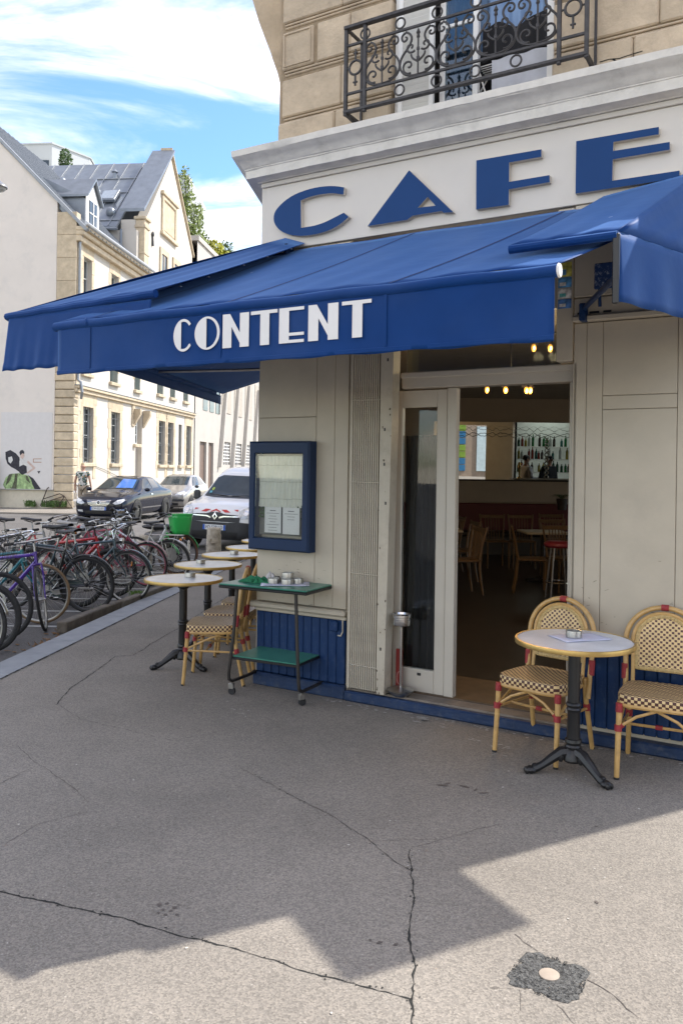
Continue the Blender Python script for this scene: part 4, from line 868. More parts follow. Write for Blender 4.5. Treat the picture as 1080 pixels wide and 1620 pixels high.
# ------------------------------------------------------------------ woven bistro chair (front towards -y)
def bistro_chair(label, loc, rz, group):
    t = thing('bistro_chair', label, 'chair', loc, rz, group); ra = m['rattan']
    s = MB(); n = 40; pts = []
    def outl(k):
        a = 2*math.pi*k/n; c, s_ = math.cos(a), math.sin(a); e = .42
        x = math.copysign(abs(c)**e, c); y = math.copysign(abs(s_)**e, s_); wd = .208 - .022*(y+1)/2
        return x*wd, y*.20
    ring_ = [outl(k) for k in range(n)]; vs = []; 
    for (q, z) in [(.985, .418), (1.0, .425), (1.0, .462), (.985, .472), (.8, .474), (.45, .469)]:
        for (x, y) in ring_: vs.append((x*q, y*q, z))
    vs.append((0, 0, .467)); fs = [(j*n+k, j*n+(k+1) % n, (j+1)*n+(k+1) % n, (j+1)*n+k) for j in range(5) for k in range(n)] + [(5*n+k, 5*n+(k+1) % n, 6*n) for k in range(n)] + [tuple(range(n))[::-1]]
    s.add(vs, fs); s.build('seat', m['weave_seat'], t, sm=50)
    MB().tube([(x*.97, y*.97, .412) for x, y in ring_], .012, 6, closed=True).build('seat_rail', ra, t)
    for sg in (-1, 1):
        MB().tube([(sg*.185, -.175, .418), (sg*.188, -.185, .25), (sg*.192, -.205, .0)], [.0155, .015, .0135], 10).build('leg', ra, t)
        MB().tube([(sg*.192, -.2055, .012), (sg*.192, -.206, -.001)], .0145, 8).build('foot', m['rubber'], t)
        MB().tube([(sg*.172, .19, .45), (sg*.178, .205, .30), (sg*.19, .27, .0)], [.015, .015, .0135], 10).build('leg', ra, t)
        MB().tube([(sg*.19, .2705, .012), (sg*.19, .271, -.001)], .0145, 8).build('foot', m['rubber'], t)
    def hoop(w_, z0, z1, y0, lean, n_=28):
        P = []
        for k in range(n_+1):
            a = math.pi*k/n_; x = -w_*math.cos(a); zc = z1 - w_*1.02; z = zc + w_*1.02*math.sin(a)
            P.append((x, y0 + (z-.45)*lean, z))
        lo = [(-w_*.97, y0 + (z-.45)*lean, z) for z in (z0, z0*.6+(z1-w_)*.4)]; hi = [(w_*.97, y0 + (z-.45)*lean, z) for z in (z0*.6+(z1-w_)*.4, z0)]
        return lo + P + hi
    H = hoop(.202, .455, .905, .185, .16)
    H = [(-.205, .10, .40), (-.205, .15, .43)] + H[0:] + [(.205, .15, .43), (.205, .10, .40)]
    MB().tube(hoop(.205, .33, .905, .2, .15), .0145, 10).build('back_hoop', ra, t)
    MB().tube([p for p in hoop(.165, .44, .872, .187, .15)], .011, 8).build('inner_hoop', ra, t)
    # woven back panel with a plaited border
    wpn = .148; zt = .855; zb = .545; bp = MB(); nn = 26; P = [(-wpn, zb), (wpn, zb)] + [(wpn*math.cos(math.pi*k/nn), zt - wpn + wpn*math.sin(math.pi*k/nn)) for k in range(nn+1)]
    bp.ext([(x, .185 + (z-.45)*.15, z) for x, z in P], (0, .012, -.001)); bp.build('backrest', m['weave'], t)
    bd = [(x*.97, .19 + (z-.45)*.15, z) for x, z in P[0:1] + P[1:]]
    dense = []
    for a, b in zip(bd, bd[1:] + bd[:1]):
        k = max(1, int((Vector(b)-Vector(a)).length/.02)); dense += [tuple(Vector(a).lerp(Vector(b), i/k)) for i in range(k)]
    MB().tube(dense, .0135, 8, closed=True).build('border', M_plait, t)
    st_ = MB()
    for sg in (-1, 1):
        st_.tube([(sg*.188, -.185, .285), (sg*.10, -.180, .355), (0, -.178, .40)], .0085, 6)
        st_.tube([(sg*.188, -.185, .285), (sg*.18, 0, .37), (sg*.176, .10, .405)], .0085, 6)
        st_.tube([(sg*.188, -.19, .275), (sg*.182, .215, .262)], .0085, 6)
    st_.tube([(-.185, -.03, .27), (.185, -.03, .27)], .0085, 6)
    st_.build('stretcher', ra, t)
    wr = MB()
    for sg in (-1, 1):
        wr.tube([(sg*.186, -.179, .37), (sg*.1852, -.1755, .42)], .0185, 10); wr.tube([(sg*.1885, -.187, .30), (sg*.189, -.1895, .265)], .0195, 10)
        wr.tube([(sg*.1785, .207, .29), (sg*.180, .214, .25)], .0195, 10); wr.tube([(sg*.204, .207, .47), (sg*.205, .217, .56)], .0185, 10); wr.tube([(sg*.180, -.185, .288), (sg*.165, -.184, .302)], .013, 8)
    wr.tube([(-.02, .2685, .905), (.02, .2685, .905)], .019, 10); wr.tube([(-.018, -.03, .27), (.018, -.03, .27)], .014, 8)
    wr.build('binding', m['wrap_red'], t, kind='stuff')
    return t
M_plait = M('plaited_border', (.54, .39, .17), .5, var=.35, scale=90, bump=.6, bscale=130)
CHG = 'woven cane bistro chairs'
ch0 = bistro_chair('woven cane chair behind the round table, its back against the doorway', (1.213, 4.945, 0), EA + R(-12), CHG)
ch0.scale = (1.06, 1.0, 1.0); ch0.location.x += .03
dup(ch0, (1.828, 4.605, 0), EA + R(4), 'woven cane chair beside the round table, back to the wall past the door', CHG)
chl = ['near end woven chair of the pavement row, seen behind the green trolley', 'second woven chair of the pavement row, partly behind the first one', 'third woven chair of the pavement row', 'fourth woven chair of the pavement row', 'fifth woven chair of the pavement row', 'far end woven chair of the pavement row']
for i, s in enumerate((.06, .60, 1.14, 1.90, 2.45)):
    p = O + sv*s - sx*.36
    dup(ch0, (p.x, p.y, 0), R(-96.4 + (6, -3, 2, 0, 3)[i]), chl[i] if i < 4 else 'far end woven chair of the pavement row, almost hidden by the wall', CHG)

# ------------------------------------------------------------------ green serving trolley
tc_ = Vector((-.455, 6.14, 0)); TA = EA + R(4)
KT = 1.12
tv = thing('serving_trolley', 'green topped serving trolley on castors standing against the blue base of the front', 'trolley', tc_, TA)
bt = m['black']
tv.scale = (KT, KT, KT)
MB().box(-.335, .335, -.235, .235, .742, .752, .004).build('tabletop', m['green_top'], tv)
MB().box(-.338, .338, -.238, .238, .722, .741, .006).build('edge_band', bt, tv)
MB().box(-.245, .245, -.19, .19, .262, .270, .003).build('shelf', m['green_top'], tv)
MB().box(-.248, .248, -.193, .193, .244, .261, .004).build('edge_band', bt, tv)
tub = M('trolley_tube', (.035, .031, .028), .45, metal=.3, var=.3, scale=15)
for sg in (-1, 1):
    xs = [sg*(.215 + .055*(1-z/.72)) for z in (.72, .40, .16, .11, .095)]
    P = [(sg*.225, -.175, .722), (sg*.245, -.185, .40), (sg*.268, -.20, .15), (sg*.27, -.195, .11), (sg*.27, -.165, .088), (sg*.27, 0, .085), (sg*.27, .165, .088), (sg*.27, .195, .11), (sg*.268, .20, .15), (sg*.245, .185, .40), (sg*.225, .175, .722)]
    MB().tube(P, .0115, 8).build('side_frame', tub, tv)
    for sy in (-1, 1):
        cs = put('castor', MB().box(-.012, .012, -.02, .02, .038, .075, .003).tube([(0, 0, .07), (0, 0, .09)], .008, 8).mesh('castor', m['steel']), tv, (sg*.27, sy*.165, 0), (0, 0, .5*sg+sy))
        MB().tube([(-.010, .006, .024), (.010, .006, .024)], .024, 14).build('wheel', m['rubber'], cs)
MB().tube([(-.255, -.18, .255), (.255, -.18, .255)], .008, 6).build('cross_bar', tub, tv); MB().tube([(-.255, .18, .255), (.255, .18, .255)], .008, 6).build('cross_bar', tub, tv)
def on_tv(x, y, z): 
    c, s = math.cos(TA), math.sin(TA); x *= KT; y *= KT; z += .7525*(KT-1); return (tc_.x + x*c - y*s, tc_.y + x*s + y*c, z)
sheet_paper('paper_sheet', 'white sheet of paper under the cluster of ashtrays on the green trolley', on_tv(.06, -.03, .7525), TA + .5, .36, .25)
for k, (x, y, z) in enumerate([(-.02, -.05, 0), (.08, -.04, 0), (.03, .04, 0), (-.06, .03, 0), (.04, .035, .038), (.12, .03, 0)]):
    ashtray(['front ashtray of the cluster on the green trolley', 'ashtray at the near edge of the trolley cluster beside the front one', 'ashtray under another one in the trolley cluster', 'ashtray next to the crumpled cloth on the trolley', 'topmost ashtray stacked on another on the trolley', 'ashtray of the trolley cluster nearest the door'][k], on_tv(x, y, .7545+z), 'steel ashtrays clustered on the green trolley')
def crumple(name, label, loc, rz, r, mat, seed, h=.05):
    rg = random.Random(seed); ph = [rg.uniform(0, 6.28) for _ in range(8)]
    def f(s, t):
        a = 2*math.pi*s; q = r*t*(1 + .28*math.sin(2*a+ph[0]) + .16*math.sin(5*a+ph[1])); e = (1-t)
        z = h*(e**.8)*(.55+.45*math.sin(a*3+ph[2]+t*6)) + .018*math.sin(a*7+ph[3])*t*(1-t)*4 + .006*math.sin(a*4+t*9)
        return (q*math.cos(a)*1.25, q*math.sin(a)*.75, max(.0015, z))
    o = MB().grid(f, 48, 12).build(name, mat, None, sm=180); o.location = loc; o.rotation_euler = (0, 0, rz); return tag(o, label, 'cloth')
crumple('cloth', 'crumpled dark green cloth lying on the trolley', on_tv(-.145, -.07, .7525), TA + .1, .085, M('green_cloth', (.02, .17, .08), .9, var=.2), 3)
crumple('cloth', 'crumpled white cloth lying beyond the green one on the trolley', on_tv(-.09, .03, .7525), TA - .5, .08, M('white_cloth', (.62, .60, .60), .9, var=.08), 5, .07)

# ------------------------------------------------------------------ menu case on the wall
mc_ = thing('menu_case', 'navy blue framed glass menu case fixed to the cream pier', 'menu case', W(-.02, -.002, 1.075), EA)
nb = M('navy_frame', (.006, .024, .075), .45, var=.08, spec=.3)
mw, mh, md_ = .565, .845, .095
def fr4(mb, x0, x1, z0, z1, t, y0, y1, b):
    mb.box(x0, x1, y0, y1, z0, z0+t, b); mb.box(x0, x1, y0, y1, z1-t, z1, b); mb.box(x0, x0+t, y0, y1, z0+t+.0015, z1-t-.0015, b); mb.box(x1-t, x1, y0, y1, z0+t+.0015, z1-t-.0015, b)
def mitre(nm, p, q, r, s_):
    P = [Vector((a, 0, b)) for a, b in (p, q, r, s_)]; cc = sum(P, Vector())/4; mb = MB(); f = [(x.x, -md_-.012, x.z) for x in P]; f2 = [(x.x, -md_+.006, x.z) for x in P]
    def ins(x, o0, d): return (x[0] + (d if x[0] < mw/2 else -d)*(1 if o0 else -1), -md_-.012, x[2] + (d if x[2] < mh/2 else -d)*(1 if o0 else -1))
    top = [ins(f[0], True, .013), ins(f[1], True, .013), ins(f[2], False, .006), ins(f[3], False, .006)]; low = f2; bk = [(x.x, 0, x.z) for x in P]
    mb.add(top+low+bk, [(0, 1, 2, 3)] + [(i, (i+1) % 4, (i+1) % 4+4, i+4) for i in range(4)] + [(i+4, (i+1) % 4+4, (i+1) % 4+8, i+8) for i in range(4)]); mb.build(nm, nb, mc_, sm=0)
A_, B_ = .062, .095
mitre('frame_rail', (0, 0), (mw, 0), (mw-A_, B_), (A_, B_)); mitre('frame_rail', (0, mh), (mw, mh), (mw-A_, mh-B_), (A_, mh-B_)); mitre('frame_stile', (0, 0), (0, mh), (A_, mh-B_), (A_, B_)); mitre('frame_stile', (mw, 0), (mw, mh), (mw-A_, mh-B_), (mw-A_, B_))
MB().box(.062, mw-.062, -.03, -.0, .115, mh-.115).build('back_panel', M('case_back', (.17, .17, .155), .7, var=.1), mc_, sm=0)
MB().box(.0625, mw-.0625, -md_+.004, -md_+.008, .098, mh-.098).build('pane', m['glass_soft'], mc_, sm=0)
lace = M('lace_curtain', (.74, .74, .66), .8, var=.08, scale=4)
lc = MB(); lc.grid(lambda s, t: (.07+.43*s, -.055 + .008*math.sin(s*75+2*math.sin(t*5)), .335 + .395*t), 90, 6); lc.build('lace_curtain', lace, mc_, sm=180)
st4 = MB(); 
rg = random.Random(4)
for k in range(3): z = .40 + k*.13; st4.tube([(.075+.43*i/20, -.066 + .004*math.sin(i*1.9), z + rg.uniform(-.004, .004)) for i in range(21)], .0016, 4)
st4.build('lace_seam', M('lace_thread', (.35, .37, .28), .8), mc_, kind='stuff')
mv = M('menu_greenery', (.05, .10, .03), .8, var=.4, scale=30); gb = MB()
for k in range(70):
    x = rg.choice((rg.uniform(.072, .13), rg.uniform(.42, .49))); z = rg.uniform(.25, .345); gb.cbox((x, -.045+rg.uniform(-.01, .01), z), (.018, .002, .011), 0, Matrix.Rotation(rg.uniform(0, 3), 3, (rg.random(), 1, rg.random())))
gb.build('greenery', mv, mc_, kind='stuff', sm=0)
for nm, x0, x1, z0, z1 in [('menu_sheet', .135, .29, .135, .335), ('menu_sheet', .305, .46, .13, .335)]:
    sh = put(nm, MB().box(x0, x1, -.064, -.062, z0, z1).mesh(nm, m['paper'], 0), mc_)
    tx = MB(); z = z1-.025
    tx.box(x0+.05, x1-.05, -.0655, -.0642, z-.006, z)
    for k in range(7 if x0 < .2 else 3):
        z -= .022; a = rg.uniform(.015, .05)
        tx.box(x0+a, x1-a, -.0655, -.0642, z-.003, z)
    tx.build('print', M('grey_print', (.16, .16, .17), .8), sh, sm=0, kind='stuff')

# ------------------------------------------------------------------ standing ashtray on the step
sa = thing('standing_ashtray', 'chrome standing ashtray with domed foot on the stone step', 'ashtray stand', W(1.27, .02, .089), EA)
MB().lathe([(.0, .0), (.05, .0), (.095, .035), (.1, .045), (.085, .052), (.03, .058), (.012, .065), (.0, .065)], n=32, cap=False).build('foot', m['steel'], sa)
MB().lathe([(.0095, .06), (.0095, .50)], n=12).build('pole', m['chrome'], sa)
MB().lathe([(.0, .50), (.05, .502), (.066, .51), (.068, .516), (.068, .548), (.064, .55), (.064, .565), (.070, .568), (.070, .585), (.058, .59), (.052, .575), (.0, .57)], n=32, cap=False).build('bowl', m['chrome'], sa)
rsn = thing('red_sign', 'slim dark red sign board leaning behind the folded grille beside the door', 'sign', W(1.222, .10, .105), EA)
fr = M('red_enamel', (.20, .018, .016), .35, var=.08)
MB().box(-.03, .022, -.008, .008, 0, .30, .004).build('board', fr, rsn); MB().tube([(.0+.018*math.cos(k*.35), -.0085, .09+.045*math.sin(k*.35)) for k in range(18)], .0025, 4, closed=True).build('ring_mark', M('sign_mark', (.5, .3, .27), .6), rsn)
# ------------------------------------------------------------------ inside the cafe
BY = 16.35    # back wall
FZ = .095
a, b, c, d = off2(0); 
def w2(p): q = O + ev*p[0] + iv*p[1]; return (q.x, q.y)
A0 = w2((.05, .42)); A1 = w2((FW+.05, .40)); B0 = w2(along(b, LD, 12)); 
RW = [w2(along(c, RD, s)) for s in (0, 15)]
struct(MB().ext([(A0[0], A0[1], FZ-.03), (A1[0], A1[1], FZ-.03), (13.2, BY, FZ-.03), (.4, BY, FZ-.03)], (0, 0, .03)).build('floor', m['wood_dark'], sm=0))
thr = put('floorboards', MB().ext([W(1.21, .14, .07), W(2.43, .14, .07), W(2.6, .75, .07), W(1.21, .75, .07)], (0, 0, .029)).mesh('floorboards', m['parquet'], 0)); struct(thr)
struct(MB().ext([(A0[0], A0[1], 3.2), (A1[0], A1[1], 3.2), (13.2, BY, 3.2), (.4, BY, 3.2)], (0, 0, .06)).build('ceiling', M('ceiling_paint', (.36, .33, .28), .8), sm=0))
bw = thing('back_wall', 'plain beige back wall of the cafe room with a long red bench panel', 'wall', (3.5, BY, 0))
MB().box(-3.6, 9.7, 0, .15, 0, 3.2).build('wall_surface', m['inner_wall'], bw, sm=0)
MB().box(-3.3, 2.0, -.05, -.005, 1.10, 1.125, .004).build('rail', m['inner_wall'], bw)
bench = thing('wall_bench', 'long bench with a dark red back panel along the back wall of the cafe', 'bench', (2.5, BY-.06, FZ))
MB().box(-2, 2.2, -.06, .0, .42, .99, .02).build('backrest', m['bench_red'], bench)
MB().box(-2, 2.2, -.52, -.065, .36, .46, .03).build('seat', m['black'], bench)
MB().box(-2, 2.2, -.47, -.065, .0, .355, .005).build('base', M('bench_base', (.05, .05, .05), .6), bench)
mir = thing('wall_mirror', 'wide mirror with a scrolled silver border on the back wall above the red bench', 'mirror', (3.1, BY-.03, 1.565))
mm_ = M('mirror_silver', (.78, .80, .79), .0, metal=1.0, var=.0)
o = MB().box(-1.25, 1.6, -.006, .0, 0, 1.155).build('mirror_glass', mm_, mir, sm=0); o.rotation_euler = (R(1.55), 0, 0)
MB().box(-1.27, 1.62, -.02, .02, -.03, -.004, .004).build('frame', m['black'], mir)
M_etch = M('etched_glass', (.34, .36, .34), .35, metal=.5, var=.5, scale=12)
for zc, amp in ((1.03, .055), (.90, .05)):
    bdr = MB()
    for sg in (-1, 1): bdr.tube([(-1.2 + 2.75*k/140, -.03, zc + sg*amp*math.sin(k*.30+.5*math.sin(k*.13))*(.75+.25*math.sin(k*.9))) for k in range(141)], .006, 5)
    bdr.build('scroll_border', M_etch, mir)
for zc in (.2, .5, .8): pass
bdr = MB().tube([(1.02+.035*math.sin(k*.6), -.03, .02+.85*k/50) for k in range(51)], .012, 5); bdr.tube([(1.02-.035*math.sin(k*.6), -.03, .02+.85*k/50) for k in range(51)], .009, 5); bdr.build('scroll_border', M_etch, mir)

def spindle_chair(label, loc, rz, group):
    t = thing('spindle_chair', label, 'chair', (loc[0], loc[1], FZ), rz, group); wd = m['wood_chair']
    MB().box(-.20, .20, -.20, .20, .435, .462, .01).build('seat', wd, t)
    for sg in (-1, 1):
        MB().tube([(sg*.18, -.18, .435), (sg*.18, -.185, .2), (sg*.185, -.19, 0)], [.018, .016, .013], 6).build('leg', wd, t)
        MB().tube([(sg*.175, .18, .44), (sg*.18, .20, .2), (sg*.185, .235, 0)], [.018, .016, .013], 6).build('leg', wd, t)
        MB().tube([(sg*.175, .18, .45), (sg*.19, .21, .65), (sg*.215, .265, .89)], [.018, .016, .014], 6).build('back_post', wd, t)
    MB().box(-.215, .215, .245, .268, .82, .875, .006).build('top_rail', wd, t)
    sp_ = MB().tube([(0, .185, .46), (0, .255, .83)], .008, 5).mesh('spindle', wd)
    for k in range(6): put('spindle', sp_, t, (-.12+.048*k, 0, 0))
    return t
SG = 'wooden spindle back chairs inside the cafe'
c1 = spindle_chair('spindle back chair facing the red bench, more to the middle of the doorway', (2.63, 13.75), R(4), SG)
dup(c1, (3.10, 13.8, FZ), R(-3), 'spindle back chair facing the red bench, beside the profile chair', SG)
dup(c1, (2.58, 10.95, FZ), R(80), 'spindle back chair seen side on in the middle of the doorway view', SG)
dup(c1, (3.38, 12.6, FZ), R(8), 'spindle back chair behind the pale square table near the door jamb', SG)
dup(c1, (3.08, 11.1, FZ), R(12), 'spindle back chair just behind the red stool', SG)
dup(c1, (3.75, 14.2, FZ), R(0), 'far spindle back chair half hidden by the door jamb', SG)
dup(c1, (1.60, 10.7, FZ), R(-76), 'nearest spindle back chair beside the edge of the open door leaf', SG)
dup(c1, (1.75, 12.0, FZ), R(-80), 'second spindle back chair in from the open door leaf', SG)
dup(c1, (1.72, 13.2, FZ), R(-85), 'farthest spindle back chair in line behind the door leaf', SG)
def cafe_table(label, loc):
    t = thing('cafe_table', label, 'table', (loc[0], loc[1], FZ), 0, 'square tables inside the cafe')
    MB().box(-.32, .32, -.32, .32, .72, .75, .006).build('tabletop', M('table_laminate', (.40, .35, .27), .4), t); MB().lathe([(.03, .05), (.03, .72)], n=10).build('column', m['black'], t); MB().box(-.25, .25, -.04, .04, 0, .05, .01).box(-.04, .04, -.25, .25, 0, .049, .01).build('foot', m['black'], t)
cafe_table('square pale table inside beside the edge of the open door leaf', (1.48, 12.2)); cafe_table('square pale table inside between the chairs near the door jamb', (3.0, 12.0))
sto = thing('bar_stool', 'bar stool with a round red seat by the door jamb inside', 'stool', (2.79, 10.35, FZ))
MB().lathe([(.0, .66), (.17, .665), (.19, .69), (.185, .72), (.15, .74), (.0, .745)], n=24, cap=False).build('seat', M('red_vinyl', (.20, .02, .035), .35, var=.1), sto)
for k in range(4):
    a_ = R(45+90*k); MB().tube([(.11*math.cos(a_), .11*math.sin(a_), .665), (.19*math.cos(a_), .19*math.sin(a_), 0)], .011, 6).build('leg', m['steel'], sto)
MB().tube([(.168*math.cos(2*math.pi*k/20), .168*math.sin(2*math.pi*k/20), .22) for k in range(20)], .008, 5, closed=True).build('foot_ring', m['chrome'], sto)
pl_ = thing('potted_plant', 'small potted plant on the bench end by the door jamb inside', 'plant', (4.28, 15.7, FZ+.9))
MB().lathe([(.0, 0), (.08, 0), (.11, .22), (.0, .22)], n=16, cap=False).build('pot', m['iron'], pl_)
lf = MB(); rg = random.Random(2)
for k in range(14):
    a_ = rg.uniform(0, 6.28); l = rg.uniform(.12, .3); lf.tube([(0, 0, .2), (l*.5*math.cos(a_), l*.5*math.sin(a_), .3), (l*math.cos(a_), l*math.sin(a_), .25)], [.004, .018, .003], 4, sq=.2)
lf.build('leaves', M('houseplant', (.05, .10, .03), .5, var=.3), pl_, kind='stuff')

# spot lamps with warm filament bulbs
bm_ = M('warm_bulb', (.9, .5, .15), .3, emit=(1.0, .50, .14), es=6.0); bgl = M('amber_glass', (.35, .16, .03), .15, emit=(1, .4, .06), es=.45)
def spot_bar(label, x0, x1, y, z, xs):
    t = thing('spot_lamp_bar', label, 'lamp', (0, y, z), 0, 'bars of warm spot lamps inside the cafe')
    MB().tube([(x0, 0, .16), (x1, 0, .16)], .012, 6).build('rail', m['black'], t); MB().tube([((x0+x1)/2, 0, .16), ((x0+x1)/2, 0, 3.2-z)], .009, 6).build('rod', m['black'], t)
    for k, x in enumerate(xs):
        t_ = (-.05, .03, .05, -.02)[k % 4]
        sh_ = put('lamp_shade', MB().lathe([(.018, .15), (.022, .10), (.034, .06)], n=14, cap=False).mesh('lamp_shade', m['black']), t, (x, 0, 0))
        MB().ball((t_*.3, 0, .03), (.022, .022, .036), 12, 8).build('bulb', bgl, sh_); MB().ball((t_*.3, -.022, .028), (.009, .006, .016), 8, 6).build('filament', bm_, sh_)
        l_ = bpy.data.lights.new('bulb_light', 'POINT'); l_.energy = 3.6; l_.color = (1, .66, .34); l_.shadow_soft_size = .04; lo = bpy.data.objects.new('bulb_light', l_); C.objects.link(lo); lo.parent = t; lo.location = (x, -.1, -.06)
spot_bar('bar of warm spot lamps seen just under the top of the door opening', 1.40, 1.92, 8.0, 2.49, [1.44, 1.60, 1.80, 1.86])
spot_bar('pair of warm spot lamps seen through the glass above the door', 1.55, 1.95, 7.0, 2.755, [1.66, 1.78])

# bar across the room: only its reflection shows in the mirror
bar = thing('back_bar', 'lit back bar with bottle shelves, seen reflected in the mirror', 'shelf', (5.0, 9.3, FZ))
wp = M('lit_bar_panel', (.6, .62, .58), .6, emit=(.80, .90, .80), es=.05)
MB().box(.0, 1.75, -.06, -.02, .9, 2.9).build('light_panel', wp, bar, sm=0)
for z in (1.25, 1.62, 1.98): MB().box(.0, 1.75, -.02, .16, z, z+.02, .003).build('shelf_board', m['white_paint'], bar)
MB().box(-.08, -.02, -.06, .2, .0, 2.9).box(1.77, 1.83, -.06, .2, 0, 2.9).build('side_panel', m['black'], bar)
bcols = [(.01, .06, .03), (.03, .02, .015), (.25, .12, .02), (.02, .10, .09), (.3, .25, .05), (.22, .03, .02), (.35, .38, .36), (.01, .12, .03)]
bme = []
for q in bcols:
    b0 = MB().lathe([(.0, 0), (.038, 0), (.04, .02), (.04, .18), (.03, .215), (.014, .24), (.014, .29), (.0, .292)], n=10, cap=False)
    bme.append(b0.mesh('bottle', M('bottle_glass', q, .12, var=.1)))
rg = random.Random(9); ORD = 'first second third fourth fifth sixth seventh eighth ninth tenth eleventh twelfth thirteenth fourteenth fifteenth sixteenth seventeenth eighteenth'.split()
for z in (1.27, 1.64, 2.0):
    x = .07
    k_ = 0
    while x < 1.7:
        o = put('bottle', rg.choice(bme), None, (5.0+x, 9.3+.07+rg.uniform(-.02, .03), FZ+z)); o.scale = (1, 1, rg.uniform(.75, 1.25)); k_ += 1; tag(o, ORD[k_-1] + ' bottle from the serving end of the ' + {1.27: 'lowest', 1.64: 'middle', 2.0: 'top'}[z] + ' back bar shelf', 'bottle', 'bottles on the back bar'); x += rg.uniform(.085, .12) + (rg.random() < .15)*.1
ctr = thing('bar_counter', 'dark bar counter in front of the lit bottle shelves', 'counter', (4.6, 10.7, FZ)); MB().box(0, 2.6, 0, .5, 0, 1.12, .01).build('counter_front', m['black'], ctr); MB().box(-.04, 2.64, -.04, .54, 1.125, 1.165, .008).build('counter_top', m['wood_chair'], ctr)
tap = MB().lathe([(.0, 0), (.06, 0), (.05, .03), (.025, .06), (.03, .25), (.05, .30), (.03, .36), (.04, .42), (.0, .45)], n=14, cap=False).build('beer_tap', m['brass'], None); tap.location = (4.78, 10.85, FZ+1.166); tag(tap, 'brass beer tap on the dark bar counter reflected in the mirror', 'beer tap')
bl_ = bpy.data.lights.new('bar_light', 'AREA'); bl_.energy = 2.2; bl_.size = 1.2; bl_.color = (.9, 1, .92); lo = bpy.data.objects.new('bar_light', bl_); C.objects.link(lo); lo.parent = bar; lo.location = (.9, .3, 2.95)
# coloured shopfront across the other street, caught by the mirror
mw_ = thing('painted_shopfront', 'shopfront of blue and lime green boards across the other street', 'shopfront', (7.0, -11.0, 0), R(188))
MB().box(-4, 4, 0, .3, 0, 9).build('wall', M('tan_shop_wall', (.26, .20, .15), .8), mw_, sm=0)
MB().box(-1.1, -.25, -.08, -.001, .3, 2.7, .01).build('shop_window', M('pale_shop_window', (.45, .55, .58), .2), mw_); MB().box(-1.25, -1.105, -.1, -.001, .0, 3.0, .01).build('shop_post', m['black'], mw_)
bc = [M('board_blue', (.02, .13, .27), .5), M('board_lime', (.15, .25, .03), .5)]
for k in range(9): MB().box(.35, 1.9, -.06, -.001, .3+.36*k, .62+.36*k, .01).build('board', bc[(k//2) % 2], mw_)
# ------------------------------------------------------------------ bicycles
def wheel_meshes(r, tw, tyre, rim, gum=None, nsp=28):
    n = 40; ty = MB(); ty.tube([((r-tw)*math.cos(2*math.pi*k/n), 0, (r-tw)*math.sin(2*math.pi*k/n)) for k in range(n)], tw, 8, closed=True)
    ri = MB(); rr = r - 2*tw + .004
    prof = [(rr, -.011), (rr+.004, -.011), (rr+.004, .011), (rr, .011), (rr-.014, .006), (rr-.014, -.006)]
    vs = []
    for k in range(n):
        a = 2*math.pi*k/n
        for (q, y) in prof: vs.append((q*math.cos(a), y, q*math.sin(a)))
    p = len(prof); fs = [(k*p+i, k*p+(i+1) % p, ((k+1) % n)*p+(i+1) % p, ((k+1) % n)*p+i) for k in range(n) for i in range(p)]
    ri.add(vs, fs); ri.tube([(0, -.05, 0), (0, .05, 0)], .014, 8); ri.tube([(0, -.028, 0), (0, -.022, 0)], .026, 10); ri.tube([(0, .022, 0), (0, .028, 0)], .026, 10)
    sp = MB()
    for k in range(nsp):
        a = 2*math.pi*k/nsp; a2 = a + (.45 if k % 4 < 2 else -.45); y = .025 if k % 2 else -.025
        sp.tube([(.025*math.cos(a2), y, .025*math.sin(a2)), ((rr-.012)*math.cos(a), 0, (rr-.012)*math.sin(a))], .0014, 3, cap=False)
    return ri.mesh('wheel', rim), ty.mesh('tyre', tyre), sp.mesh('spokes', m['steel'], 0)
rim_al = m['steel']; rim_bk = M('dark_rim', (.06, .06, .065), .35, metal=.7); gum = M('gumwall_tyre', (.20, .13, .07), .7, var=.2); brn = M('brown_tyre', (.13, .065, .04), .75, var=.2); pinkrim = M('crimson_rim', (.30, .05, .08), .4, metal=.2)
WH = {'road': wheel_meshes(.34, .016, m['rubber'], rim_al), 'city': wheel_meshes(.345, .021, m['rubber'], rim_al), 'mtb': wheel_meshes(.335, .027, m['rubber'], rim_bk), 'gum': wheel_meshes(.34, .016, gum, rim_al),
      'brown': wheel_meshes(.345, .021, brn, rim_bk), 'pink': wheel_meshes(.33, .016, m['rubber'], pinkrim), 'dark': wheel_meshes(.345, .02, m['rubber'], rim_bk)}
WR = {'road': .34, 'city': .345, 'mtb': .335, 'gum': .34, 'brown': .345, 'pink': .33, 'dark': .345}
def V3(*a): return Vector(a)
SADDLE = None
def saddle_mesh(mat):
    mb = MB()
    def f(s, t):
        x = -.13 + .28*t; wd = .085*(1-t)**1.3 + .02; a = math.pi*(s*1.3-.15)
        return (x, -wd*math.cos(a), .028*math.sin(a) + .012*math.cos(t*4) + .004)
    mb.grid(f, 10, 12); mb.tube([(-.10, .03, -.01), (.0, .03, -.035), (.10, .012, -.008)], .005, 5); mb.tube([(-.10, -.03, -.01), (.0, -.03, -.035), (.10, -.012, -.008)], .005, 5)
    return mb.mesh('saddle', mat, 60)
sad_bk = saddle_mesh(m['black']); sad_wh = saddle_mesh(M('pale_saddle', (.40, .39, .36), .5)); 
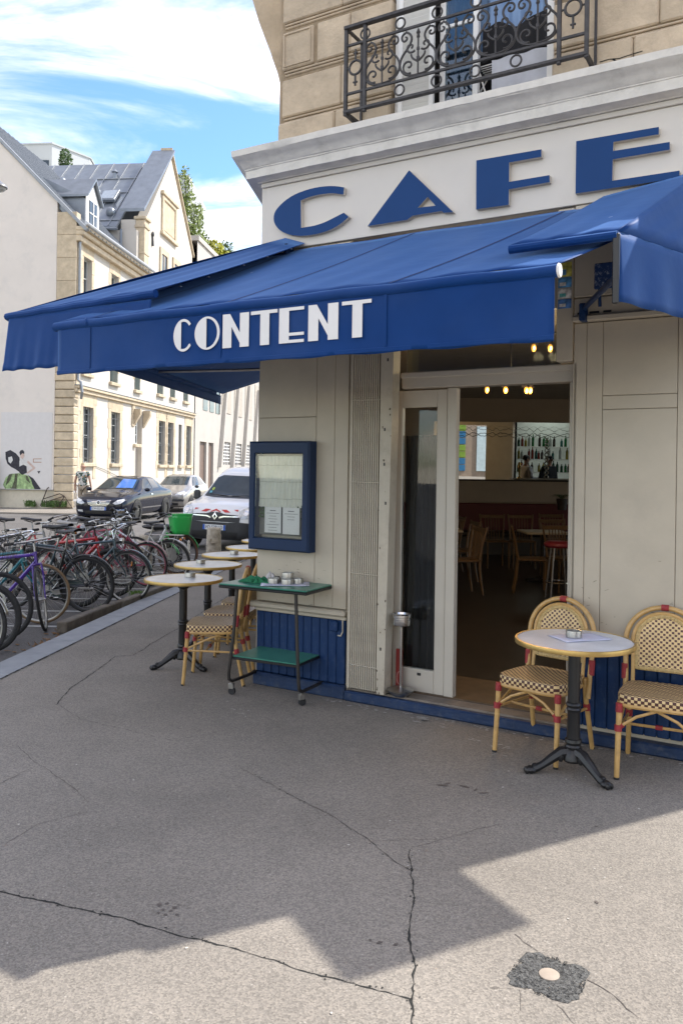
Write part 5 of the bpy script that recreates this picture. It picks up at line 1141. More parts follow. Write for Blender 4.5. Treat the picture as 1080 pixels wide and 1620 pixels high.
def bicycle(label, loc, head, fcol, wh='road', style='diamond', steer=0.0, lean=0.0, guard=None, bars='flat', barcol=None, saddle=None, rack=False, basket=None, chain_guard=None, fork=None, fwh=None, name='bicycle', seat_up=0.0, light=False, cat='bicycle'):
    t = thing(name, label, cat, (loc[0], loc[1], ROADZ), R(90-head), 'bicycles parked along the kerb')
    t.rotation_euler = (R(lean), 0, R(90-head))
    barcol = barcol or m['steel']; fwh = fwh or wh; r = WR[wh]; rf = WR[fwh]; fork = fork or fcol
    rear = V3(-.50, 0, r); front = V3(.54, 0, rf); bb = V3(-.07, 0, .285); sc_ = V3(-.215, 0, .76+seat_up*.4); h1 = V3(.315, 0, .83); h0 = V3(.345, 0, .70)
    ax = (h1-h0).normalized(); Rm = Matrix.Rotation(R(steer), 3, ax)
    def S(p): return h0 + Rm @ (Vector(p)-h0)
    fb = MB(); rt = .0165
    if style == 'mixte':
        fb.tube([h0+ax*.05, V3(.14, 0, .50), bb], .018, 8); 
        for sg in (-1, 1): fb.tube([h1-ax*.02+V3(0, sg*.02, 0), V3(-.19, sg*.022, .50), rear+V3(0, sg*.055, 0)], .009, 6)
    elif style == 'step':
        fb.tube([h0+ax*.06, V3(.18, 0, .46), V3(.02, 0, .33), bb], .021, 8); fb.tube([h0+ax*.02, V3(.16, 0, .40), bb], .016, 8)
    else:
        fb.tube([h1-ax*.03, sc_-V3(0, 0, .03)], rt*(.95 if style == 'diamond' else 1.15), 8); fb.tube([h0+ax*.03, bb], rt*(1.1 if style == 'diamond' else 1.4), 8)
    fb.tube([bb, sc_], rt, 8); fb.tube([h0, h1], .02, 8)
    for sg in (-1, 1):
        fb.tube([bb+V3(0, sg*.03, 0), rear+V3(0, sg*.06, 0)], .009, 6); fb.tube([sc_+V3(0, sg*.015, -.03), rear+V3(0, sg*.06, 0)], .008, 6)
    fb.tube([bb+V3(0, -.04, 0), bb+V3(0, .04, 0)], .022, 8)
    fb.build('frame', fcol, t)
    fo = MB()
    for sg in (-1, 1): fo.tube([S(h0+V3(0, sg*.045, -.01)), S(h0+V3(.03, sg*.052, -.12)), S(front+V3(-.02, sg*.052, .08)), S(front+V3(0, sg*.05, 0))], [.013, .012, .009, .007], 6)
    fo.tube([S(h0+V3(0, -.05, -.005)), S(h0+V3(0, .05, -.005))], .014, 6); fo.build('fork', fork, t)
    for k, (hub, ty, mt) in enumerate(((rear, wh, Matrix.Identity(3)), (S(front), fwh, Rm))):
        a, b, c = WH[ty]; o = put('wheel', a, t, hub, (mt.to_euler())); put('tyre', b, o); put('spokes', c, o, kind='stuff')
        if guard:
            gm = MB(); rr = WR[ty]+.018; a0, a1 = (R(20), R(215)) if k == 0 else (R(15), R(165))
            def g_(s, q):
                a_ = a0+(a1-a0)*s; y = (q-.5)*.055; d_ = rr + .010*math.cos((q-.5)*2.6)-.004
                return (d_*math.cos(a_), y, d_*math.sin(a_))
            if k == 0:
                def g2(s, q): x, y, z = g_(s, q); return (-x, y, z)
                gm.grid(lambda s, q: g_(1-s, q) if False else (lambda v: (-v[0], v[1], v[2]))(g_(s, q)), 26, 4)
                gg = gm
            else: gm.grid(g_, 24, 4)
            solid(gm.build('mudguard', guard, o), .0015)
    q = MB(); top = sc_ + V3(-.035, 0, .14+seat_up); q.tube([sc_-V3(0, 0, .02), top], .0125, 8); q.tube([sc_+V3(0, -.022, .0), sc_+V3(0, .022, 0)], .012, 6); q.build('seatpost', m['steel'], t)
    put('saddle', saddle or sad_bk, t, top+V3(0, 0, .035))
    hb = MB(); stem = S(h1+ax*.02); stt = S(h1+ax*.13+V3(.05, 0, .0)); hb.tube([S(h1), stem, S(h1+ax*.10), stt], .012, 8)
    if bars == 'flat': P = [(-.02, -.30, .0), (.0, -.15, -.0), (.02, 0, -.0), (.0, .15, .0), (-.02, .30, .0)]
    elif bars == 'city': P = [(-.22, -.27, -.02), (-.10, -.265, .04), (.04, -.17, .06), (.02, 0, -.0), (.04, .17, .06), (-.10, .265, .04), (-.22, .27, -.02)]
    elif bars == 'drop': P = [(-.02, -.2, -.14), (.06, -.2, -.12), (.10, -.2, -.04), (.06, -.2, .01), (.0, -.19, .015), (.0, 0, .0), (.0, .19, .015), (.06, .2, .01), (.10, .2, -.04), (.06, .2, -.12), (-.02, .2, -.14)]
    elif bars == 'riser': P = [(-.06, -.31, .05), (-.02, -.18, .05), (.02, -.07, .0), (.02, 0, 0), (.02, .07, 0), (-.02, .18, .05), (-.06, .31, .05)]
    bp = [S(h1+ax*.13+V3(.05, 0, 0)+Vector(p)) for p in P]
    dense = []
    for i in range(len(bp)-1):
        p0, p1, p2, p3 = bp[max(i-1, 0)], bp[i], bp[i+1], bp[min(i+2, len(bp)-1)]
        for s in (0, .25, .5, .75): dense.append(.5*((2*p1)+(p2-p0)*s+(2*p0-5*p1+4*p2-p3)*s*s+(p3-p0+3*p1-3*p2)*s**3))
    dense.append(bp[-1]); hb.tube(dense, .0115, 8)
    H = hb.build('handlebar', barcol, t)
    for e_, f_ in ((0, 3), (-1, -4)):
        MB().tube([dense[e_], dense[f_]], .0165, 8).build('grip', m['rubber'], H)
        lv = MB(); d_ = dense[f_]; d2 = dense[f_*2 if f_ > 0 else f_*2]; fw_ = (Rm @ V3(.06, 0, -.02)); lv.tube([d2, d2+fw_, dense[e_].lerp(d_, .5)+fw_*1.1], .006, 5); lv.build('brake_lever', m['steel'], H)
    cb_ = MB()
    for sg, dx in ((-1, 1), (1, -1)): cb_.tube([d_ if False else dense[3 if sg < 0 else -4], S(h1+V3(.16, sg*.06, .12)), S(h1+V3(.09, sg*.02, -.06)), S(h0+V3(.04, sg*.02, .02))], .003, 4)
    cb_.build('cable', m['black'], t, kind='stuff')
    ck_ = MB(); ck_.tube([bb+V3(0, -.048, 0), bb+V3(0, -.052, 0)], .095, 20); ck_.tube([bb+V3(0, -.06, 0), bb+V3(.11, -.065, -.125)], .009, 6); ck_.tube([bb+V3(0, .05, 0), bb+V3(-.11, .06, .125)], .009, 6); ck_.build('crankset', m['steel'], t)
    for p in (bb+V3(.11, -.11, -.125), bb+V3(-.11, .11, .125)): put('pedal', PEDAL, t, p)
    chn = MB(); chn.tube([bb+V3(0, -.05, .09), rear+V3(0, -.05, .035)], .004, 4); chn.tube([bb+V3(0, -.05, -.09), rear+V3(.02, -.05, -.09), rear+V3(0, -.05, -.035)], .004, 4); chn.tube([rear+V3(0, -.045, 0), rear+V3(0, -.055, 0)], .04, 14); chn.build('chain', m['iron'], t)
    if chain_guard: MB().ext([bb+V3(.12*math.cos(a), -.06, .12*math.sin(a)) for a in [R(20*k) for k in range(18)]], (0, -.008, 0)).ext([bb+V3(-.05, -.062, .09), bb+V3(-.05, -.062, -.04), rear+V3(.08, -.06, -.02), rear+V3(.08, -.06, .05)], (0, -.006, 0)).build('chain_guard', chain_guard, t)
    if rack:
        rk = MB(); zt = r*2+.07
        for y in (-.055, 0, .055): rk.tube([(-.20, y, zt), (-.72, y, zt)], .005, 5)
        for x in (-.22, -.45, -.70): rk.tube([(x, -.06, zt), (x, .06, zt)], .005, 5)
        for sg in (-1, 1): rk.tube([(-.62, sg*.06, zt), rear+V3(0, sg*.075, 0)], .005, 5); rk.tube([(-.38, sg*.06, zt), rear+V3(0.0, sg*.075, 0)], .005, 5)
        rk.build('carrier', m['steel'] if rack is True else rack, t)
    if basket == 'wire':
        bk_ = MB(); w1, w0, hh = .17, .13, .24
        for z in (0, .06, .12, .18, .24):
            w_ = w0 + (w1-w0)*z/hh; Q = [S(h1+V3(.10+x*w_*1.5, y*w_, -.02+z)) for x, y in ((0, -1), (1, -1), (1, 1), (0, 1))]
            bk_.tube(Q, .003 if 0 < z < .24 else .005, 4, closed=True)
        for i in range(8):
            for (x, y) in ((i/7, -1), (i/7, 1), (1, -1+2*i/7), (0, -1+2*i/7)): bk_.tube([S(h1+V3(.10+x*w0*1.5, y*w0, -.02)), S(h1+V3(.10+x*w1*1.5, y*w1, .22))], .0022, 3)
        bk_.build('basket', m['iron'], t)
    elif basket:
        bk_ = MB(); 
        def side(s, q):
            a = 2*math.pi*s; c, s_ = math.cos(a), math.sin(a); e = .5; x = math.copysign(abs(c)**e, c); y = math.copysign(abs(s_)**e, s_); w_ = .13+.05*q
            return tuple(S(h1+V3(.26+x*w_, y*(w_+.02), -.16+.33*q)))
        bk_.grid(side, 40, 5); bk_.add([side(k/40, 0) for k in range(40)], [tuple(range(40))]); solid(bk_.build('basket', basket, t), .006)
        MB().tube([side(k/40, 1) for k in range(40)], .010, 6, closed=True).build('basket_rim', basket, t)
        MB().tube([S(h0+V3(.05, 0, .02)), S(h1+V3(.17, 0, -.17))], .02, 6).build('basket_bracket', m['black'], t)
    if light:
        MB().lathe([(.0, -.03), (.03, -.02), (.036, .02), (.0, .025)], (0, 0, 0), 14, Matrix.Rotation(R(90), 4, 'Y'), cap=False).build('headlamp', m['chrome'], t).location = S(h1+V3(.12, 0, -.02))
        o = MB().cbox((0, 0, 0), (.012, .03, .06), .006).build('reflector', M('amber_reflector', (.75, .25, .01), .25), t); o.location = S(front+V3(.03, .03, .17))
    return t
PEDAL = MB().box(-.04, .04, -.045, .045, -.012, .012, .003).mesh('pedal', m['black'])
def paint(name, col, metal=.0, rough=.3): return M(name, col, rough, metal=metal, var=.06, coat=.4)
c_teal = paint('teal_frame', (.03, .20, .24)); c_purp = paint('purple_frame', (.08, .03, .30)); c_red = paint('red_frame', (.45, .025, .03)); c_blk = paint('black_frame', (.012, .012, .014)); c_slate = paint('slate_frame', (.03, .06, .075)); c_crim = paint('crimson_frame', (.25, .02, .06)); c_silv = paint('silver_frame', (.42, .42, .43), .6); c_green = paint('hire_green', (.03, .45, .09)); c_white = paint('white_frame', (.6, .6, .6)); c_blue = paint('cobalt_frame', (.03, .06, .35)); c_pink=paint('rose_frame', (.38, .06, .10))
def kb(px_, y): return ((px_-540)/1280*y, y)
def place(px_, Y, head, end, L=.54):
    """ground point of a bicycle's middle so that its kerb-side wheel sits at the given spot"""
    d = Vector((math.sin(R(head)), math.cos(R(head)), 0)); x, y = kb(px_, Y); s_ = L if end == 'front' else -.50
    return (x - d.x*s_, y - d.y*s_)
b_ = bicycle
b_('bicycle with a pale grey front mudguard, cut off by the edge of the picture', place(-42, 7.2, 98, 'front'), 98, c_silv, 'city', guard=m['steel'], bars='city', rack=True)
b_('mountain bike with a knobbly wheel beside the pale mudguard bicycle', place(-16, 7.6, 94, 'front'), 94, c_purp, 'mtb', 'mtb', bars='riser', barcol=m['black'])
b_('bicycle with a plain black front tyre and wire basket, third in from the near end', place(4, 8.15, 99, 'front'), 99, c_blk, 'dark', bars='city', basket='wire', steer=4)
b_('purple bicycle with its front wheel turned sharply towards the pavement', place(66, 8.75, 104, 'front', .42), 104, c_purp, 'road', 'mtb', steer=-62, bars='flat', lean=-4, barcol=m['steel'], rack=False)
b_('teal bicycle with tan tyre walls and swept silver handlebars', place(68, 9.05, 97, 'front'), 97, c_teal, 'gum', steer=5, bars='city', barcol=m['chrome'], lean=2)
b_('black bicycle with a black mudguard, its rear wheel at the kerb', place(143, 9.75, -80, 'rear'), -80, c_blk, 'dark', guard=m['black'], bars='flat', lean=-3, seat_up=.03, chain_guard=M('grey_guard', (.06, .09, .09), .5))
b_('dark blue green city bicycle just behind the black one', place(127, 10.15, -88, 'rear'), -88, c_slate, 'mtb', bars='flat', lean=2, seat_up=.05)
b_('bright red mountain bike facing the kerb', place(181, 10.95, 92, 'front'), 92, c_red, 'mtb', 'mtb', steer=3, bars='riser', barcol=m['black'], fork=c_red, lean=3)
b_('slate grey road bicycle with a dark mudguard and amber reflector', place(205, 10.5, 100, 'front'), 100, c_slate, 'road', guard=c_slate, steer=-6, bars='city', barcol=m['chrome'], lean=-3, light=True)
b_('silver mixte bicycle with a pale saddle among the crimson ones', place(196, 12.0, 84, 'front'), 84, c_silv, 'city', 'mixte', bars='flat', saddle=sad_wh, lean=4)
b_('crimson step-through bicycle with crimson wheel rims', place(235, 12.0, -80, 'rear'), -80, c_crim, 'pink', 'mixte', bars='flat', saddle=sad_bk, lean=-3, guard=M('pink_guard', (.42, .30, .31), .4))
b_('rose coloured bicycle behind the crimson one', place(215, 12.8, 95, 'front'), 95, c_pink, 'road', bars='drop', lean=3)
b_('white bicycle with a broad silver mudguard beside the green hire bicycle', place(268, 12.1, -82, 'rear'), -82, c_silv, 'city', 'mixte', guard=m['steel'], bars='flat', rack=True, lean=2)
b_('green and white hire bicycle with a green front basket', place(284, 13.35, 62, 'front'), 62, c_white, 'brown', 'step', guard=c_green, basket=c_green, bars='city', barcol=m['black'], lean=-2, fork=c_green, saddle=sad_bk)
b_('grey bicycle far in the row, mostly hidden by the others', place(95, 11.6, 90, 'front'), 90, c_silv, 'city', bars='flat', rack=True, seat_up=.04)
b_('red step-through bicycle far in the row behind the black one', place(130, 12.4, 92, 'front'), 92, c_red, 'road', 'mixte', bars='city', lean=-3)

# bumper lengths that hold the wheels off the kerb
dB = Vector((-2.54+2.95, 11.07-8.5, 0)).normalized(); aB = math.atan2(dB.y, dB.x)
for i, (s0, l) in enumerate([(0, 1.42), (1.46, 1.75), (3.25, 1.75), (5.04, 1.75)]):
    p = Vector((-2.93, 8.52, 0)) + dB*s0
    o = MB().box(0, l, -.06, .05, -.06, .065, .012).build('kerb_bumper', m['timber'], None); o.location = p; o.rotation_euler = (0, 0, aB + (.02, -.005, .01, 0)[i])
    tag(o, ['weathered concrete bumper at the near end of the bicycle stand', 'weathered bumper second from the near end beside the bicycle wheels', 'weathered bumper behind the pavement tables', 'far weathered bumper by the stone bollard'][i], 'bumper', 'low bumpers along the bicycle stand')
lm_ = MB()
for i in range(9):
    y = 8.9 + i*.95; x1 = kx(y)-.62; lm_.box(x1-2.1, x1-.05, y-.035, y+.035, ROADZ+.001, ROADZ+.004)
lm_.box(-8.6, -4.9, 14.6, 14.68, ROADZ+.001, ROADZ+.004); lm_.box(-7.8, -5.2, 12.0, 12.07, ROADZ+.001, ROADZ+.004)
o = lm_.build('road_marking', m['line_white'], None, sm=0); o['kind'] = 'structure'
# dry leaves and weeds against the kerb
lv = MB(); rg = random.Random(12)
for k in range(60):
    y = rg.uniform(7.6, 9.2); x = kx(y)-.32-abs(rg.gauss(0, .12)); lv.cbox((x, y, ROADZ+.012), (rg.uniform(.02, .06), rg.uniform(.02, .04), .003), 0, Matrix.Rotation(rg.uniform(0, 3), 3, (.2, .3, 1)) @ Matrix.Rotation(rg.uniform(-.5, .5), 3, 'X'))
o = lv.build('dry_leaves', m['leafdry'], None, sm=0); o['kind'] = 'stuff'; o['label'] = 'dry brown leaves gathered in the gutter by the kerb'
wd_ = MB()
for (cx_, cy_, r_, n_, hh) in [(-2.80, 9.75, .10, 60, .12), (-2.66, 10.55, .12, 80, .16), (-2.93, 9.66, .06, 30, .08)]:
    for k in range(n_):
        a = rg.uniform(0, 6.28); q = rg.uniform(0, r_); wd_.tube([(cx_+.3*q*math.cos(a), cy_+.3*q*math.sin(a), ROADZ), (cx_+.7*q*math.cos(a), cy_+.7*q*math.sin(a), ROADZ+hh*rg.uniform(.5, 1)), (cx_+q*1.3*math.cos(a), cy_+q*1.3*math.sin(a), ROADZ+hh*rg.uniform(.3, .9))], [.004, .009, .002], 4, sq=.3)
o = wd_.build('weeds', M('weed_green', (.10, .19, .03), .7, var=.4, scale=20), None); o['kind'] = 'stuff'; o['label'] = 'bright green weeds growing along the bumpers'

# stone bollards
def bollard(label, loc):
    t = thing('stone_bollard', label, 'bollard', (loc[0], loc[1], loc[2]), 0, 'weathered stone bollards')
    sb_ = M('bollard_stone', (.40, .36, .29), .9, var=.35, scale=7, bump=.8, bscale=18, dirt=(.14, .13, .11), dscale=6, damt=.7)
    rg = random.Random(len(label)); mb = MB(); n = 20; vs = []; prof = [(.165, .0), (.168, .12), (.155, .15), (.16, .34), (.15, .37), (.152, .60), (.14, .63), (.143, .76), (.13, .80), (.07, .815)]
    for j, (r_, z) in enumerate(prof):
        for k in range(n): a = 2*math.pi*k/n; q = r_*(1+rg.uniform(-.04, .04)); vs.append((q*math.cos(a), q*math.sin(a), z+rg.uniform(-.008, .008)))
    mb.add(vs, [(j*n+k, j*n+(k+1) % n, (j+1)*n+(k+1) % n, (j+1)*n+k) for j in range(len(prof)-1) for k in range(n)] + [tuple((len(prof)-1)*n+k for k in range(n))]); mb.build('post', sb_, t, sm=60); t.scale = (.92, .92, .70)
    MB().tube([(.05, -.15, .42), (.0, -.185, .40), (-.06, -.17, .43), (-.05, -.15, .52)], .018, 6).build('relief', sb_, t)
bollard('weathered round stone bollard in front of the white van', (-2.44, 15.6, -.0)); bollard('weathered stone bollard among the bicycle saddles', (-3.45, 14.4, ROADZ))

# motor scooters behind the bicycles
def scooter(label, loc, head, body, screen=True, k=.86):
    t = thing('motor_scooter', label, 'scooter', (loc[0], loc[1], ROADZ), R(90-head), 'motor scooters behind the bicycles'); r = .25; t.scale = (k, k, k)
    for x in (-.62, .64):
        o = put('wheel', MB().tube([(0, -.05, 0), (0, .05, 0)], .15, 16).mesh('wheel', m['steel']), t, (x, 0, r)); MB().tube([((r-.055)*math.cos(2*math.pi*k/24), 0, (r-.055)*math.sin(2*math.pi*k/24)) for k in range(24)], .055, 8, closed=True).build('tyre', m['rubber'], o)
    bd = MB(); secs = [(-.85, .62, .74, .06), (-.7, .48, .80, .14), (-.4, .32, .80, .17), (-.1, .28, .72, .17), (.0, .26, .40, .16), (.3, .26, .36, .16), (.40, .30, .60, .18), (.50, .36, .98, .17), (.58, .48, .96, .10)]
    n = 12; vs = []
    for (x, z0, z1, w_) in secs:
        for k in range(n): a = 2*math.pi*k/n; c, s_ = math.cos(a), math.sin(a); vs.append((x, w_*math.copysign(abs(c)**.7, c), (z0+z1)/2 + (z1-z0)/2*math.copysign(abs(s_)**.7, s_)))
    bd.add(vs, [(j*n+k, j*n+(k+1) % n, (j+1)*n+(k+1) % n, (j+1)*n+k) for j in range(len(secs)-1) for k in range(n)] + [tuple(range(n))[::-1], tuple((len(secs)-1)*n+k for k in range(n))]); bd.build('body', body, t, sm=60)
    MB().ball((-.38, 0, .83), (.38, .15, .07), 14, 8).build('seat', m['black'], t)
    MB().tube([(.42, -.34, 1.02), (.50, -.12, 1.05), (.50, .12, 1.05), (.42, .34, 1.02)], .017, 8).build('handlebar', m['black'], t)
    MB().tube([(.5, -.06, .4), (.62, -.07, r)], .025, 6).tube([(.5, .06, .4), (.62, .07, r)], .025, 6).build('fork', m['iron'], t)
    MB().ball((.60, 0, .92), (.05, .09, .08), 10, 8).build('headlamp', m['chrome'], t)
    MB().ball((-.88, 0, .70), (.05, .10, .05), 10, 8).build('tail_lamp', M('red_lens', (.40, .01, .02), .2), t); 
    for sg in (-1, 1): MB().ball((-.86, sg*.15, .58), (.03, .035, .03), 8, 6).build('indicator', M('amber_lens', (.6, .2, .01), .25), t)
    MB().box(-1.0, -.985, -.10, .10, .36, .56, .004).build('number_plate', m['white_paint'], t)
    MB().tube([(-.80, 0, .60), (-1.0, 0, .48)], .03, 6).build('mudguard', m['black'], t)
    if screen: 
        g = MB(); g.grid(lambda s, q: (.62-.20*q-.10*(2*s-1)**2, (s-.5)*(.52-.16*q), .88+.26*q), 12, 8); solid(g.build('windscreen', glass_mat('tinted_screen', (.55, .52, .45), .12), t), .003)
    for sg in (-1, 1): MB().ball((.44, sg*.33, 1.15), (.02, .07, .045), 10, 6).tube([(.44, sg*.28, 1.03), (.44, sg*.33, 1.14)], .007, 5).build('mirror', m['black'], t)
    return t
scooter('motor scooter with a smoky windscreen standing behind the crimson bicycles', (-4.35, 15.2), 120, M('dark_scooter_paint', (.06, .06, .065), .3, coat=.5))
scooter('motor scooter with a red tail lamp beside the stone bollard', (-3.55, 14.45), -88, M('grey_scooter_paint', (.10, .095, .09), .35, coat=.4), False)
# ------------------------------------------------------------------ cars and van
from mathutils.bvhtree import BVHTree
from mathutils.geometry import delaunay_2d_cdt
def smooth_st(st, sub=3):
    out_ = []
    for i in range(len(st)-1):
        p0, p1, p2, p3 = [Vector(st[min(max(i+k, 0), len(st)-1)]) if False else st[min(max(i+k, 0), len(st)-1)] for k in (-1, 0, 1, 2)]
        for j in range(sub):
            t = j/sub; out_.append(tuple(.5*((2*b)+(c-a)*t*.9+(2*a-5*b+4*c-d)*t*t*.5*0+0) if False else b+(c-b)*(t*t*(3-2*t)*.35+t*.65) for a, b, c, d in zip(p0, p1, p2, p3)))
    out_.append(st[-1]); return out_
class Car:
    def __init__(s, name, label, cat, loc, head, stations, body, roll=0.0, z=ROADZ):
        s.t = thing(name, label, cat, (loc[0], loc[1], z), R(90-head)); s.t.rotation_euler = (R(roll), 0, R(90-head))
        st = smooth_st(stations, 3); vs = []; half = []
        for (x, zb, belt, w_, zr, wr) in st:
            h = [(0, zb), (w_*.80, zb), (w_*.955, zb+.06), (w_*.985, zb+(belt-zb)*.45), (w_*.995, zb+(belt-zb)*.72), (w_*.965, belt), (wr+(w_*.965-wr)*.48, belt+(zr-.05-belt)*.52), (wr, zr-.055), (wr*.86, zr-.018), (wr*.5, zr-.003), (0, zr)]
            half.append([(x, y, z) for y, z in h])
        n = 11; m_ = 2*n-2
        for h in half: vs += h + [(x, -y, z) for x, y, z in h[-2:0:-1]]
        k_ = len(half); fs = [(j*m_+k, j*m_+(k+1) % m_, (j+1)*m_+(k+1) % m_, (j+1)*m_+k) for j in range(k_-1) for k in range(m_)] + [tuple(range(m_)), tuple((k_-1)*m_+k for k in range(m_))[::-1]]
        mb = MB(); mb.add(vs, fs); me = mb.mesh('body', body, 80)
        s.body = put('body', me, s.t); sub = s.body.modifiers.new('sub', 'SUBSURF'); sub.levels = 2; sub.render_levels = 2
        dg = bpy.context.evaluated_depsgraph_get(); ev_ = s.body.evaluated_get(dg); em = ev_.to_mesh(); s.bvh = BVHTree.FromPolygons([v.co.copy() for v in em.vertices], [tuple(p.vertices) for p in em.polygons]); ev_.to_mesh_clear()
    def cast(s, a, b, side):
        if side == 'front': o, d = Vector((3, a, b)), Vector((-1, 0, 0))
        elif side == 'left': o, d = Vector((a, 3, b)), Vector((0, -1, 0))
        elif side == 'right': o, d = Vector((a, -3, b)), Vector((0, 1, 0))
        else: o, d = Vector((a, b, 4)), Vector((0, 0, -1))
        h = s.bvh.ray_cast(o, d); return (h[0], h[1]) if h[0] is not None else (None, None)
    def decal(s, name, poly, side, mat, off=.006, step=.05, parent=None, label=None):
        P = [Vector((p[0], p[1])) for p in refine(poly, 1 if len(poly) > 10 else 3)]
        xs = [p.x for p in P]; ys = [p.y for p in P]; pts = list(P); e = [(i, (i+1) % len(P)) for i in range(len(P))]
        x = min(xs)+step*.5
        while x < max(xs):
            y = min(ys)+step*.5
            while y < max(ys): pts.append(Vector((x, y))); y += step
            x += step
        v, _, f, *_r = delaunay_2d_cdt(pts, e, [], 1, 1e-5)
        top = []; ok = []
        for q in v:
            h, nn = s.cast(q.x, q.y, side)
            if h is None: top.append(Vector((0, 0, 0))); ok.append(False); continue
            d = {'front': Vector((1, 0, 0)), 'left': Vector((0, 1, 0)), 'right': Vector((0, -1, 0)), 'top': Vector((0, 0, 1))}[side]
            nn = nn if nn.dot(d) > 0 else -nn; top.append(h + nn*off); ok.append(True)
        ff = [t for t in f if all(ok[i] for i in t)]; use = sorted({i for t in ff for i in t}); rm_ = {i: k for k, i in enumerate(use)}
        mb = MB(); mb.add([tuple(top[i]) for i in use], [tuple(rm_[i] for i in t) for t in ff])
        return mb.build(name, mat, parent or s.t, sm=60, label=label)
    def wheels(s, xs, w_, r=.32, rimm=None):
        for x in xs:
            for sg in (-1, 1):
                arch = MB().tube([(x, sg*(w_-.10), r+.01), (x, sg*(w_+.004), r+.01)], r+.065, 24).build('wheel_arch', m['black'], s.t)
                o = put('wheel', MB().tube([(0, -.05, 0), (0, .05, 0)], r*.66, 20).mesh('wheel', rimm or m['steel']), s.t, (x, sg*(w_-.07), r)); MB().lathe([(r*.64, -.10), (r*.95, -.10), (r, -.07), (r, .07), (r*.95, .10), (r*.64, .10)], n=28, M=Matrix.Rotation(R(90), 4, 'X'), cap=False).build('tyre', m['rubber'], o)
                for k in range(5): 
                    a = R(72*k); MB().tube([(0, sg*.055, 0), (r*.62*math.cos(a), sg*.055, r*.62*math.sin(a))], .02, 5).build('spoke', rimm or m['steel'], o)
gl_car = M('car_glass', (.030, .040, .045), .05, var=.35, scale=1.3, spec=.45); gl_blue = M('sunshade_blue', (.05, .16, .5), .2, coat=.8)
lens = M('headlamp_lens', (.50, .52, .54), .12, var=.4, scale=14, spec=.8, coat=.8); plb = M('plate_blue', (.02, .10, .45), .4); plw = M('plate_white', (.68, .70, .72), .4); pl_blk = M('plastic_trim', (.028, .03, .034), .55, var=.1); redt = M('red_stripe', (.50, .03, .03), .45); ink = M('plate_ink', (.015, .015, .02), .5)
def plate(car, y0, y1, z0, z1, txt, parent=None):
    c_ = (y0+y1)/2; xs = [car.cast(y, (z0+z1)/2, 'front')[0].x for y in (y0, c_, y1)]; x = max(xs)+.034
    p = MB().box(x-.02, x, y0, y1, z0, z1, .003).build('number_plate', plw, car.t); l = (y1-y0)*.09
    MB().box(x+.001, x+.003, y1-l, y1, z0, z1).box(x+.001, x+.003, y0, y0+l, z0, z1).build('plate_band', plb, p, sm=0)
    me = text_mesh(txt, (z1-z0)*.98, .001, ink); o = put('plate_text', me, p, (x+.003, c_, (z0+z1)/2), (R(90), 0, R(90))); wd = max(v.co.x for v in me.vertices)-min(v.co.x for v in me.vertices); k = (y1-y0)*.74/max(wd, .01); o.scale = (k, min(1, k*1.25), 1)
def ell(cx_, cz_, rx, rz, n=20, a0=0, p=1.0): 
    q = []
    for k in range(n):
        a = 2*math.pi*k/n+a0; c, s_ = math.cos(a), math.sin(a); q.append((cx_+rx*math.copysign(abs(c)**p, c), cz_+rz*math.copysign(abs(s_)**p, s_)))
    return q
def mir(poly): return [(-a, b) for a, b in poly]
# dark saloon
sx_, sy_ = (157-540)/1280*25.6, 25.6
sal = Car('parked_saloon', 'dark blue saloon car parked facing the camera in front of the white building', 'car', (sx_, sy_), 187, [
 (.0, .30, .60, .55, .66, .46), (-.05, .22, .66, .76, .73, .62), (-.22, .18, .74, .87, .82, .74), (-.6, .18, .84, .915, .93, .78), (-1.15, .18, .92, .93, 1.01, .74), (-1.32, .18, .93, .93, 1.06, .70), (-2.05, .18, .96, .93, 1.42, .60), (-2.5, .18, .97, .93, 1.485, .62), (-3.2, .18, .99, .93, 1.46, .61), (-3.9, .18, 1.0, .925, 1.24, .60), (-4.35, .2, .99, .90, 1.06, .70), (-4.72, .24, .92, .82, .98, .62), (-4.83, .34, .80, .70, .88, .5)], M('dark_blue_car_paint', (.008, .010, .020), .10, metal=.0, var=.05, coat=.0, spec=.35))
sal.decal('windscreen', [(-.62, 1.06), (.62, 1.06), (.55, 1.36), (.3, 1.40), (-.3, 1.40), (-.55, 1.36)], 'front', gl_car)
sal.decal('sunshade', [(.0, 1.08), (.56, 1.08), (.49, 1.35), (.02, 1.37)], 'front', gl_blue, .010)
for sd_ in ('left', 'right'):
    sal.decal('side_window', [(-1.65, 1.05), (-2.42, 1.06), (-2.42, 1.38), (-2.15, 1.36)], sd_, gl_car); sal.decal('side_window', [(-2.50, 1.06), (-3.3, 1.09), (-3.3, 1.36), (-2.50, 1.385)], sd_, gl_car); sal.decal('side_window', [(-3.36, 1.09), (-3.75, 1.11), (-3.36, 1.34)], sd_, gl_car)
    sal.decal('door_trim', [(-1.4, .42), (-3.6, .42), (-3.6, .46), (-1.4, .46)], sd_, m['chrome'], .008)
    sal.decal('door_seam', [(-2.455, .3), (-2.465, .3), (-2.465, 1.04), (-2.455, 1.04)], sd_, m['black'], .004); sal.decal('door_handle', [(-2.2, .85), (-2.38, .85), (-2.38, .89), (-2.2, .89)], sd_, m['chrome'], .015)
sal.decal('grille', [(-.40, .72), (.40, .72), (.36, .60), (.26, .52), (-.26, .52), (-.36, .60)], 'front', m['black'], .006)
for z, w_ in ((.545, .27), (.585, .33), (.625, .36), (.665, .38), (.705, .40)): sal.decal('grille_bar', [(-w_, z-.008), (w_, z-.008), (w_, z+.008), (-w_, z+.008)], 'front', m['chrome'], .014)
